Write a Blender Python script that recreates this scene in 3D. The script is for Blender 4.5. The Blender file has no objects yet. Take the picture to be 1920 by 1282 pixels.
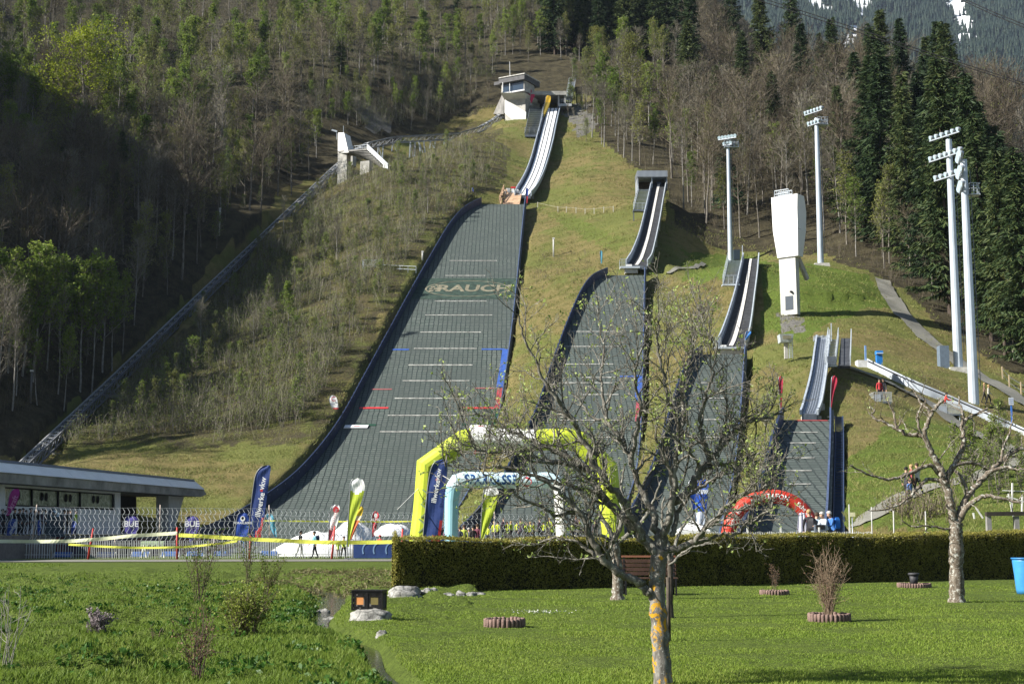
import bpy, math, random
import numpy as np
from mathutils import Vector, Matrix
R = random.Random(11)
rng = np.random.default_rng(11)
sc = bpy.context.scene
COL = sc.collection
F = 2666.67; TH = math.radians(7.67); CZ = 1.6
CT, ST = math.cos(TH), math.sin(TH)

def at(px, py, Y):
    """point at depth Y (m) on the sight line measured at photo position px, py"""
    v = 641.0 - py
    t = Y / (F * CT - v * ST)
    return Vector(((px - 960.0) * t, Y, CZ + (F * ST + v * CT) * t))

def proj(x, y, z):
    zz = z - CZ
    d = np.maximum(y * CT + zz * ST, 0.1)
    return 960 + F * x / d, 641 - F * (-y * ST + zz * CT) / d

# ------------------------------------------------------------------ noise
def vnoise(x, y, seed=0):
    xi = np.floor(x).astype(np.int64); yi = np.floor(y).astype(np.int64)
    fx = x - xi; fy = y - yi
    fx = fx * fx * (3 - 2 * fx); fy = fy * fy * (3 - 2 * fy)
    def h(a, b):
        n = (a * 374761393 + b * 668265263 + seed * 982451653) & 0x7fffffff
        n = ((n ^ (n >> 13)) * 1274126177) & 0x7fffffff
        return ((n ^ (n >> 16)) & 0xffff) / 65535.0
    return (h(xi, yi) * (1 - fx) + h(xi + 1, yi) * fx) * (1 - fy) + (h(xi, yi + 1) * (1 - fx) + h(xi + 1, yi + 1) * fx) * fy - 0.5

def fbm(x, y, seed=0, o=4):
    s = 0; a = 1.0
    for i in range(o):
        s = s + a * vnoise(x, y, seed + i); x = x * 2.03 + 7.1; y = y * 2.03 + 3.7; a *= 0.5
    return s

def inpoly(px, py, poly):
    px = np.asarray(px, float); py = np.asarray(py, float)
    r = np.zeros(px.shape, bool); n = len(poly)
    for i in range(n):
        x0, y0 = poly[i]; x1, y1 = poly[(i + 1) % n]
        c = ((y0 > py) != (y1 > py))
        with np.errstate(divide='ignore', invalid='ignore'):
            r ^= c & (px < (x1 - x0) * (py - y0) / (y1 - y0 + 1e-12) + x0)
    return r

def sstep(a, b, x):
    t = np.clip((x - a) / (b - a), 0, 1); return t * t * (3 - 2 * t)

# ------------------------------------------------------------------ materials
class NT:
    def __init__(s, name):
        s.m = bpy.data.materials.new(name); s.m.use_nodes = True
        s.t = s.m.node_tree; s.n = s.t.nodes; s.n.clear()
        s.out = s.n.new('ShaderNodeOutputMaterial')
    def add(s, typ, **kw):
        nd = s.n.new(typ)
        for k, v in kw.items():
            if k.startswith('i_'):
                key = k[2:]; key = int(key) if key.isdigit() else key.replace('_', ' ')
                s.put(nd.inputs[key], v)
            else:
                setattr(nd, k, v)
        return nd
    def put(s, sock, v):
        if hasattr(v, 'is_linked') or isinstance(v, bpy.types.NodeSocket): s.t.links.new(v, sock)
        else: sock.default_value = v
    def coord(s, kind='Object'):
        return s.add('ShaderNodeTexCoord').outputs[kind]
    def noise(s, vec, scale, detail=4, rough=.6, dist=0):
        nd = s.add('ShaderNodeTexNoise', i_Vector=vec, i_Scale=scale, i_Detail=detail, i_Roughness=rough, i_Distortion=dist)
        return nd.outputs['Fac']
    def ramp(s, fac, stops):
        nd = s.add('ShaderNodeValToRGB', i_Fac=fac)
        e = nd.color_ramp.elements
        while len(e) < len(stops): e.new(.5)
        for el, (p, c) in zip(e, stops):
            el.position = p; el.color = c if len(c) == 4 else (*c, 1)
        return nd.outputs['Color']
    def mix(s, fac, a, b, mode='MIX'):
        nd = s.add('ShaderNodeMix', data_type='RGBA', blend_type=mode)
        s.put(nd.inputs[0], fac); 
        for i, v in ((6, a), (7, b)):
            s.put(nd.inputs[i], (*v, 1) if isinstance(v, tuple) and len(v) == 3 else v)
        return nd.outputs[2]
    def math(s, op, a, b=0.0, clamp=False):
        nd = s.add('ShaderNodeMath', operation=op, use_clamp=clamp)
        s.put(nd.inputs[0], a); s.put(nd.inputs[1], b)
        return nd.outputs[0]
    def bump(s, h, strength=.5, dist=.1):
        return s.add('ShaderNodeBump', i_Strength=strength, i_Distance=dist, i_Height=h).outputs[0]
    def pbr(s, color, rough=.7, metal=0, normal=None, spec=.3, **kw):
        b = s.add('ShaderNodeBsdfPrincipled')
        s.put(b.inputs['Base Color'], (*color, 1) if isinstance(color, tuple) and len(color) == 3 else color)
        s.put(b.inputs['Roughness'], rough); b.inputs['Metallic'].default_value = metal
        b.inputs['Specular IOR Level'].default_value = spec
        if normal is not None: s.put(b.inputs['Normal'], normal)
        for k, v in kw.items(): s.put(b.inputs[k.replace('_', ' ')], v)
        s.t.links.new(b.outputs[0], s.out.inputs[0])
        return s.m

_MC = {}
def paint(color, rough=.55, metal=0, var=.12, scale=3.0, spec=.3, bump=0):
    """a plain surface with slight uneven wear"""
    key = (tuple(round(c, 3) for c in color), rough, metal, var, scale, bump)
    if key in _MC: return _MC[key]
    t = NT('surface_%d' % len(_MC))
    c = t.coord()
    n = t.noise(c, scale, 5, .65)
    dark = tuple(x * (1 - var * 1.6) for x in color); lite = tuple(min(1, x * (1 + var)) for x in color)
    colr = t.ramp(n, [(.3, dark), (.7, lite)])
    nm = t.bump(t.noise(c, scale * 6, 3), bump, .05) if bump else None
    _MC[key] = t.pbr(colr, rough, metal, nm, spec)
    return _MC[key]

def leafmat(name, stops, trans=.35, scale=None, rough=.6):
    t = NT(name)
    oi = t.add('ShaderNodeObjectInfo')
    geo = t.add('ShaderNodeNewGeometry')
    r = t.math('ADD', t.math('MULTIPLY', oi.outputs['Random'], .5), t.math('MULTIPLY', geo.outputs['Random Per Island'], .5))
    if scale: r = t.math('ADD', t.math('MULTIPLY', r, .55), t.math('MULTIPLY', t.noise(geo.outputs['Position'], scale, 3), .5))
    c = t.ramp(r, stops)
    b = t.add('ShaderNodeBsdfPrincipled', i_Base_Color=c, i_Roughness=rough)
    b.inputs['Specular IOR Level'].default_value = .2
    tr = t.add('ShaderNodeBsdfTranslucent', i_Color=c)
    mx = t.add('ShaderNodeMixShader', i_0=trans)
    t.t.links.new(b.outputs[0], mx.inputs[1]); t.t.links.new(tr.outputs[0], mx.inputs[2])
    t.t.links.new(mx.outputs[0], t.out.inputs[0])
    return t.m

# ------------------------------------------------------------------ objects
def tag(o, label=None, cat=None, group=None, kind=None):
    if label: o['label'] = label
    if cat: o['category'] = cat
    if group: o['group'] = group
    if kind: o['kind'] = kind
    return o

def thing(name, label, cat, loc=(0, 0, 0), rz=0, group=None):
    o = bpy.data.objects.new(name, None); COL.objects.link(o)
    o.location = loc; o.rotation_euler = (0, 0, rz); o.empty_display_size = .2
    return tag(o, label, cat, group)

def link_mesh(name, me, parent=None):
    o = bpy.data.objects.new(name, me); COL.objects.link(o)
    if parent: o.parent = parent
    return o

def copy_tree(o, parent=None):
    c = o.copy(); COL.objects.link(c); c.parent = parent
    for ch in list(o.children): copy_tree(ch, c)
    return c

def np_mesh(name, verts, quads=None, tris=None, mats=(), midx=None, smooth=False):
    verts = np.asarray(verts, np.float32)
    me = bpy.data.meshes.new(name)
    nq = 0 if quads is None else len(quads); nt = 0 if tris is None else len(tris)
    loops = []
    if nq: loops.append(np.asarray(quads, np.int32).ravel())
    if nt: loops.append(np.asarray(tris, np.int32).ravel())
    loops = np.concatenate(loops)
    starts = np.concatenate([np.arange(nq) * 4, nq * 4 + np.arange(nt) * 3]).astype(np.int32)
    me.vertices.add(len(verts)); me.vertices.foreach_set('co', verts.ravel())
    me.loops.add(len(loops)); me.loops.foreach_set('vertex_index', loops)
    me.polygons.add(nq + nt); me.polygons.foreach_set('loop_start', starts)
    if midx is not None: me.polygons.foreach_set('material_index', np.asarray(midx, np.int32))
    if smooth: me.polygons.foreach_set('use_smooth', np.ones(nq + nt, bool))
    for m in mats: me.materials.append(m)
    me.update(calc_edges=True); me.validate()
    return me

class MB:
    """collects boxes, bars, tubes and sheets into ONE mesh"""
    def __init__(s): s.v = []; s.f = []; s.mi = []; s.sm = []
    def face(s, pts, m=0, sm=False):
        i = len(s.v); s.v += [tuple(p) for p in pts]; s.f.append(list(range(i, i + len(pts)))); s.mi.append(m); s.sm.append(sm)
    def hexa(s, p, m=0):
        i = len(s.v); s.v += [tuple(q) for q in p]
        for f in ((3, 2, 1, 0), (4, 5, 6, 7), (0, 1, 5, 4), (1, 2, 6, 5), (2, 3, 7, 6), (3, 0, 4, 7)):
            s.f.append([i + k for k in f]); s.mi.append(m); s.sm.append(False)
    def box(s, c, d, rz=0, m=0, rot=None):
        hx, hy, hz = d[0] / 2, d[1] / 2, d[2] / 2
        M = rot or Matrix.Rotation(rz, 3, 'Z'); c = Vector(c)
        s.hexa([c + M @ Vector(q) for q in ((-hx, -hy, -hz), (hx, -hy, -hz), (hx, hy, -hz), (-hx, hy, -hz), (-hx, -hy, hz), (hx, -hy, hz), (hx, hy, hz), (-hx, hy, hz))], m)
    def bar(s, a, b, w, h=None, m=0, up=(0, 0, 1)):
        a = Vector(a); b = Vector(b); h = h or w; d = (b - a)
        if d.length < 1e-6: return
        d.normalize(); x = d.cross(Vector(up))
        if x.length < 1e-3: x = d.cross(Vector((1, 0, 0)))
        x.normalize(); y = x.cross(d)
        x *= w / 2; y *= h / 2
        s.hexa([a - x - y, a + x - y, a + x + y, a - x + y, b - x - y, b + x - y, b + x + y, b - x + y], m)
    def tube(s, pts, rad, n=8, m=0, cap=True, sm=True):
        pts = [Vector(p) for p in pts]; k = len(pts)
        if not hasattr(rad, '__len__'): rad = [rad] * k
        i0 = len(s.v); ref = None
        for j in range(k):
            d = (pts[min(j + 1, k - 1)] - pts[max(j - 1, 0)]).normalized()
            if ref is None: ref = d.cross(Vector((0, .3, 1)) if abs(d.z) < .9 else Vector((1, 0, 0))).normalized()
            ref = (ref - d * ref.dot(d)).normalized(); b = d.cross(ref)
            for q in range(n):
                a = 2 * math.pi * q / n
                s.v.append(tuple(pts[j] + (ref * math.cos(a) + b * math.sin(a)) * rad[j]))
        for j in range(k - 1):
            for q in range(n):
                a = i0 + j * n + q; b2 = i0 + j * n + (q + 1) % n
                s.f.append([a, b2, b2 + n, a + n]); s.mi.append(m); s.sm.append(sm)
        if cap:
            s.f.append([i0 + q for q in range(n)][::-1]); s.mi.append(m); s.sm.append(False)
            e = i0 + (k - 1) * n; s.f.append([e + q for q in range(n)]); s.mi.append(m); s.sm.append(False)
    def prism(s, poly, axis, depth, m=0):
        """poly: list of Vectors (a flat outline), axis: Vector, extruded by depth along axis"""
        a = [Vector(p) for p in poly]; ax = Vector(axis).normalized() * depth
        b = [p + ax for p in a]; n = len(a)
        s.face(a[::-1], m); s.face(b, m)
        for i in range(n): s.face([a[i], a[(i + 1) % n], b[(i + 1) % n], b[i]], m)
    def build(s, name, mats, parent=None, org=None, smooth=None):
        if not isinstance(mats, (list, tuple)): mats = [mats]
        me = bpy.data.meshes.new(name)
        if org is None and parent is not None and parent.rotation_euler.z == 0 and getattr(s, 'world', False): org = parent.location
        v = s.v
        if org is not None: v = [(x - org[0], y - org[1], z - org[2]) for x, y, z in v]
        me.from_pydata(v, [], s.f)
        for m in mats: me.materials.append(m)
        me.polygons.foreach_set('material_index', s.mi)
        me.polygons.foreach_set('use_smooth', s.sm if smooth is None else [smooth] * len(s.f))
        me.update()
        return link_mesh(name, me, parent)

def WB():
    m = MB(); m.world = True; return m

def text_polys(txt, size=1.0, bold=.012):
    """the letters of a word as flat polygons: (verts Nx2, faces), centred, cap height about .7*size"""
    cu = bpy.data.curves.new('lettering', 'FONT'); cu.body = txt; cu.size = size; cu.align_x = 'CENTER'; cu.align_y = 'CENTER'
    cu.offset = bold * size; cu.resolution_u = 3
    o = bpy.data.objects.new('lettering', cu); COL.objects.link(o)
    dg = bpy.context.evaluated_depsgraph_get()
    me = bpy.data.meshes.new_from_object(o.evaluated_get(dg))
    v = [(p.co.x, p.co.y) for p in me.vertices]; f = [list(p.vertices) for p in me.polygons]
    bpy.data.objects.remove(o); bpy.data.meshes.remove(me); bpy.data.curves.remove(cu)
    return v, f

def lettering(name, txt, size, fn, mat, parent=None, org=None, bold=.012, sub=0):
    """letters laid on a surface: fn(x, y) -> world/local point"""
    v, f = text_polys(txt, size, bold)
    me = bpy.data.meshes.new(name)
    pts = [Vector(fn(x, y)) for x, y in v]
    if org is not None: pts = [p - Vector(org) for p in pts]
    me.from_pydata([tuple(p) for p in pts], [], f); me.materials.append(mat); me.update()
    return link_mesh(name, me, parent)
# ------------------------------------------------------------------ the lie of the land
# ski hill stations: (photo row, left edge, right edge, depth)
def crom(st, k=6):
    st = np.array(st, float); n = len(st); out = []
    for i in range(n - 1):
        p0, p1, p2, p3 = st[max(i - 1, 0)], st[i], st[i + 1], st[min(i + 2, n - 1)]
        for j in range(k):
            t = j / k
            out.append(.5 * ((2 * p1) + (p2 - p0) * t + (2 * p0 - 5 * p1 + 4 * p2 - p3) * t * t + (3 * p1 - p0 - 3 * p2 + p3) * t ** 3))
    out.append(st[-1]); return np.array(out)

HILL = {
 'large': crom([(383, 903, 984, 245), (400, 872, 982, 238), (430, 845, 979, 229), (480, 815, 974, 216), (560, 770, 966, 200), (640, 727, 957, 186.5),
           (720, 684, 946, 174.5), (800, 640, 933, 163), (860, 597, 914, 155.5), (910, 550, 893, 149.5), (950, 497, 872, 144), (985, 440, 850, 137), (1010, 390, 832, 129), (1035, 335, 808, 119)]),
 'medium': crom([(516, 1140, 1208, 192), (530, 1112, 1208, 187), (560, 1090, 1207, 180.5), (620, 1064, 1206, 171), (700, 1035, 1204, 159), (780, 1008, 1202, 148.5),
           (850, 975, 1198, 140), (910, 945, 1190, 132.5), (960, 910, 1175, 125), (992, 885, 1160, 117), (1012, 866, 1151, 109), (1040, 845, 1142, 104)]),
 'small': crom([(664, 1318, 1396, 146), (680, 1299, 1395, 141.5), (720, 1279, 1392, 134), (780, 1260, 1388, 125), (850, 1240, 1382, 115), (920, 1215, 1372, 105.5), (960, 1195, 1364, 99), (992, 1180, 1356, 91), (1020, 1168, 1350, 85), (1052, 1155, 1343, 80.5)]),
 'tiny': crom([(787, 1470, 1556, 100), (810, 1461, 1556, 96), (850, 1448, 1555, 91), (900, 1437, 1553, 85.5), (950, 1424, 1551, 79.5), (985, 1408, 1549, 73), (1010, 1398, 1546, 67), (1040, 1388, 1542, 62), (1072, 1378, 1538, 58.5)]),
}
RUN = {
 'large': crom([(367, 966, 995, 249), (358, 970, 1003, 253), (345, 978, 1011, 257.5), (325, 988, 1020, 264), (300, 997, 1028, 272), (270, 1005, 1036, 282), (240, 1013, 1042, 292), (203, 1023, 1050, 305)], 5),
 'medium': crom([(498, 1175, 1213, 194), (490, 1180, 1219, 196), (480, 1186, 1223, 198.5), (450, 1198, 1230, 205.5), (420, 1206, 1236, 212.5), (390, 1213, 1241, 220), (344, 1223, 1249, 232)], 5),
 'small': crom([(650, 1346, 1396, 149.5), (640, 1351, 1401, 151.5), (625, 1357, 1405, 154.5), (600, 1366, 1409, 158.5), (560, 1378, 1414, 165.5), (520, 1387, 1419, 173), (485, 1395, 1422, 180)], 5),
 'tiny': crom([(776, 1503, 1531, 102), (762, 1508, 1537, 103.5), (750, 1511, 1540, 105), (720, 1519, 1545, 108.5), (690, 1525, 1549, 112), (660, 1529, 1552, 116), (634, 1533, 1554, 119.5)], 5),
}
def surf_table(st):
    """stations -> arrays s(len), xL, xR, Y, z"""
    L = np.array([at(r[1], r[0], r[3]) for r in st]); Rr = np.array([at(r[2], r[0], r[3]) for r in st])
    y = st[:, 3]; z = L[:, 2]
    s = np.concatenate([[0], np.cumsum(np.hypot(np.diff(y), np.diff(z)))])
    return dict(s=s, xl=L[:, 0], xr=Rr[:, 0], y=y, z=z, py=st[:, 0])
HS = {k: surf_table(v) for k, v in HILL.items()}
RS = {k: surf_table(v) for k, v in RUN.items()}

CP = [  # (px, py, depth) points where the ground is seen
 (1620, 975, 64), (1900, 972, 62), (1750, 930, 74), (1700, 900, 82), (1600, 860, 90), (1590, 800, 100), (1650, 757, 110), (1780, 800, 112), (1825, 765, 123), (1795, 697, 138), (1900, 745, 133), (1960, 790, 122), (2100, 800, 130),
 (1640, 688, 127), (1580, 690, 119), (1480, 662, 136), (1430, 640, 146), (1490, 588, 160), (1540, 503, 192), (1700, 560, 178), (1650, 520, 192), (1760, 640, 158), (1850, 690, 150), (1920, 700, 150), (2100, 690, 160),
 (1600, 700, 118), (1440, 560, 168), (1440, 500, 185), (1370, 488, 215), (1300, 480, 214), (1240, 500, 203), (1280, 530, 190), (1300, 600, 166), (1250, 600, 172), (1240, 700, 148), (1230, 800, 130), (1440, 720, 122), (1420, 800, 108), (1410, 880, 97),
 (1030, 860, 136), (1000, 760, 154), (1010, 680, 166), (1040, 600, 181), (1010, 520, 199), (1020, 440, 222), (1080, 470, 213), (1120, 490, 206), (1000, 395, 242), (1060, 400, 236), (1130, 370, 244), (1180, 420, 226), (1080, 320, 262), (1060, 260, 286), (1110, 240, 294), (1180, 310, 266), (1090, 185, 312), (1150, 200, 308), (1260, 400, 236), (1290, 440, 224), (1300, 380, 246),
 (470, 962, 140), (520, 915, 146), (580, 850, 154), (620, 780, 163), (680, 680, 177), (740, 570, 195), (800, 480, 213), (860, 395, 236), (900, 365, 246), (950, 350, 252), (950, 300, 268), (960, 260, 284), (980, 240, 292),
 (380, 965, 142), (250, 880, 150), (120, 870, 152), (200, 810, 164), (400, 830, 160), (330, 700, 182), (500, 690, 180), (560, 560, 204), (640, 450, 226), (720, 340, 250), (660, 330, 256), (800, 300, 266), (850, 250, 286), (920, 215, 302), (930, 170, 318),
 (0, 850, 150), (40, 760, 165), (-100, 800, 148), (100, 640, 184), (30, 450, 214), (150, 480, 214), (300, 480, 218), (430, 420, 234), (420, 300, 264), (250, 300, 256), (0, 250, 246), (100, 180, 276), (300, 150, 300), (550, 230, 288), (700, 170, 308), (700, 80, 344), (500, 60, 340), (900, 90, 350), (0, 0, 318), (300, 0, 360), (600, -60, 400), (950, 0, 390), (950, -100, 440), (1010, 130, 334), (1100, 110, 340), (1200, 90, 348), (1200, 0, 392), (1250, -60, 440),
 (1300, 280, 290), (1400, 330, 262), (1400, 180, 318), (1500, 380, 238), (1600, 430, 220), (1700, 450, 214), (1520, 230, 300), (1640, 280, 276), (1780, 340, 252), (1900, 380, 240), (1900, 520, 196), (2100, 420, 240), (1330, 140, 336), (1450, 160, 330), (1600, 230, 300),
]
XYZ = [tuple(at(*c)) for c in CP]
for k, lo in (('large', 1.0), ('medium', .9), ('small', .8), ('tiny', .6)):
    for T, drop in ((HS[k], lo), (RS[k], 1.2)):
        for i in range(0, len(T['s']), 5):
            if T['z'][i] < 2.5: continue
            XYZ.append(((T['xl'][i] + T['xr'][i]) / 2, T['y'][i], T['z'][i] - drop))
TR = [(30, 876, 150), (45, 868, 153), (200, 722, 182), (400, 530, 221), (560, 378, 252), (632, 310, 267), (662, 284, 271), (690, 268, 275), (740, 257, 283), (800, 254, 290), (860, 250, 297), (900, 238, 302), (925, 224, 306), (945, 208, 309)]
_L = np.array([at(*q) for q in TR])
for i, dz in zip(range(1, 14), (2, 3, 3.2, 3, 5, 6, 6, 5, 5, 5, 3, 3, 3)): XYZ.append((_L[i, 0], _L[i, 1], _L[i, 2] - dz))
# off to the sides and beyond the ridge
XYZ += [(-113, 148, 60), (-131, 200, 114), (-166, 258, 140), (-190, 330, 190), (-240, 200, 165), (-270, 300, 230), (-110, 120, 12), (-200, 110, 60), (-160, 60, 10), (-260, 60, 45),  # left flank, out of view, raised to throw shade over the left wood
        (-100, 430, 205), (60, 450, 185), (0, 540, 230), (-200, 540, 260), (120, 400, 100), (160, 420, 78), (220, 400, 60), (120, 520, 60), (250, 520, 10), (200, 300, 68), (260, 250, 55), (200, 180, 33), (280, 150, 22), (160, 110, 10), (260, 90, 5), (110, 80, 4)]
for x in range(-60, 31, 15):
    for y in (-50, 0, 40, 80):
        if not (x > 12 and y > 50): XYZ.append((x, y, 0))
for x in (-40, -26, -12): XYZ.append((x, 112, 0))
XYZ += [(120, -40, 0), (-150, -40, 0), (80, 30, 0), (150, 30, 1), (-120, 40, 3)]
XYZ = np.array(XYZ)
def _tps():
    P = XYZ[:, :2] / 100.0; n = len(P)
    d = np.linalg.norm(P[:, None] - P[None], axis=2)
    K = np.where(d > 0, d * d * np.log(d + 1e-12), 0) + np.eye(n) * 2e-3
    Q = np.hstack([np.ones((n, 1)), P])
    A = np.block([[K, Q], [Q.T, np.zeros((3, 3))]])
    w = np.linalg.solve(A, np.concatenate([XYZ[:, 2], np.zeros(3)]))
    return P, w
_P, _w = _tps()
GX0, GY0, GS = -340.0, -70.0, 1.5
GNX, GNY = 454, 440
def _grid():
    gx = GX0 + GS * np.arange(GNX); out = np.zeros((GNY, GNX))
    for j in range(GNY):
        y = GY0 + GS * j
        d2 = (gx[:, None] / 100 - _P[None, :, 0]) ** 2 + (y / 100 - _P[None, :, 1]) ** 2
        k = np.where(d2 > 1e-12, .5 * d2 * np.log(d2 + 1e-12), 0)
        out[j] = k @ _w[:-3] + _w[-3] + _w[-2] * gx / 100 + _w[-1] * y / 100
    return out
ZG = _grid()
YF_X = [-400, -120, -70, -45, -20, -4, 4, 9, 13, 17, 24, 40, 90, 400]
YF_Y = [30, 70, 96, 120, 116, 110, 100, 80, 68, 58, 52, 50, 45, 30]
STREAM = np.array([(-22, 60), (-14, 56.5), (-8.2, 54), (-5.9, 47), (-5.0, 40), (-4.4, 34), (-3.9, 29.5), (-3.5, 27), (-2.95, 25), (-2.2, 22.5), (-1.75, 19), (-1.3, 16.7), (-.9, 14), (-.6, 10), (-.3, 5)])
def stream_d(x, y):
    d = np.full(np.shape(x), 1e9)
    for (x0, y0), (x1, y1) in zip(STREAM[:-1], STREAM[1:]):
        dx, dy = x1 - x0, y1 - y0
        t = np.clip(((x - x0) * dx + (y - y0) * dy) / (dx * dx + dy * dy), 0, 1)
        d = np.minimum(d, np.hypot(x - x0 - t * dx, y - y0 - t * dy))
    return d
def gz(x, y, carve=True):
    x = np.asarray(x, float); y = np.asarray(y, float)
    fx = np.clip((x - GX0) / GS, 0, GNX - 1.001); fy = np.clip((y - GY0) / GS, 0, GNY - 1.001)
    i = fx.astype(int); j = fy.astype(int); u = fx - i; v = fy - j
    z = (ZG[j, i] * (1 - u) + ZG[j, i + 1] * u) * (1 - v) + (ZG[j + 1, i] * (1 - u) + ZG[j + 1, i + 1] * u) * v
    yf = np.interp(x, YF_X, YF_Y)
    z = z * sstep(0, 14, y - yf)
    px, py = proj(x, y, z)
    hill = sstep(4, 14, y - yf)
    z = z + hill * sstep(70, 125, y) * (fbm(x / 9, y / 9, 3, 4) * .9)
    wood = hill * ((py < 560) & ((px < 880) | (px > 1250))) 
    z = z + wood * fbm(x / 14, y / 14, 9, 4) * 1.6
    if carve:
        near = y < 66
        sd = np.where(near, stream_d(x, np.where(near, y, 30)), 99.)
        w = np.interp(y, [10, 20, 30, 45, 56], [.30, .34, .5, 1.4, 2.2])
        z = z - np.where(near, sstep(1, 0, sd / w) * np.interp(y, [10, 30, 50], [.22, .30, .55]), 0)
        z = z + np.where((x < -1.0) & near & (y > 0), np.clip((sd - .6) / 2, 0, 1) * fbm(x / 1.3, y / 1.3, 21, 4) * .34, 0)
        z = z + np.where((y < 60) & (y > 0), fbm(x / 2.5, y / 2.5, 5, 3) * .035, 0)
    LIFT = dict(y=_L[::-1, 1], xl=_L[::-1, 0], xr=_L[::-1, 0], z=_L[::-1, 2])
    for T, m, c in [(LIFT, 2.0, 1.7)] + [(HS[k], .9, .8) for k in HS] + [(RS[k], .4, .9) for k in RS]:
        yy = T['y'][::-1]
        inside = (y > yy[0] - .6) & (y < yy[-1] + .6)
        xl = np.interp(y, yy, T['xl'][::-1]); xr = np.interp(y, yy, T['xr'][::-1]); zz = np.interp(y, yy, T['z'][::-1])
        low = np.maximum(zz - c, -0.05)
        cl = inside & (x > xl - m) & (x < xr + m)
        z = np.where(cl, np.minimum(z, low), z)
    return z
def gz1(x, y): return float(gz(np.array([x]), np.array([y]))[0])

def hit(px, py, y0=6.0, y1=520.0):
    """where the sight line through (px, py) meets the ground"""
    Y = np.concatenate([np.arange(y0, 120, .25), np.arange(120, y1, .6)])
    v = 641.0 - py; d = F * CT - v * ST
    x = (px - 960.0) * Y / d; z = CZ + (F * ST + v * CT) * Y / d
    g = gz(x, Y); b = np.nonzero(g >= z)[0]
    if len(b) == 0: return None
    i = b[0]
    return Vector((x[i], Y[i], g[i]))

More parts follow.
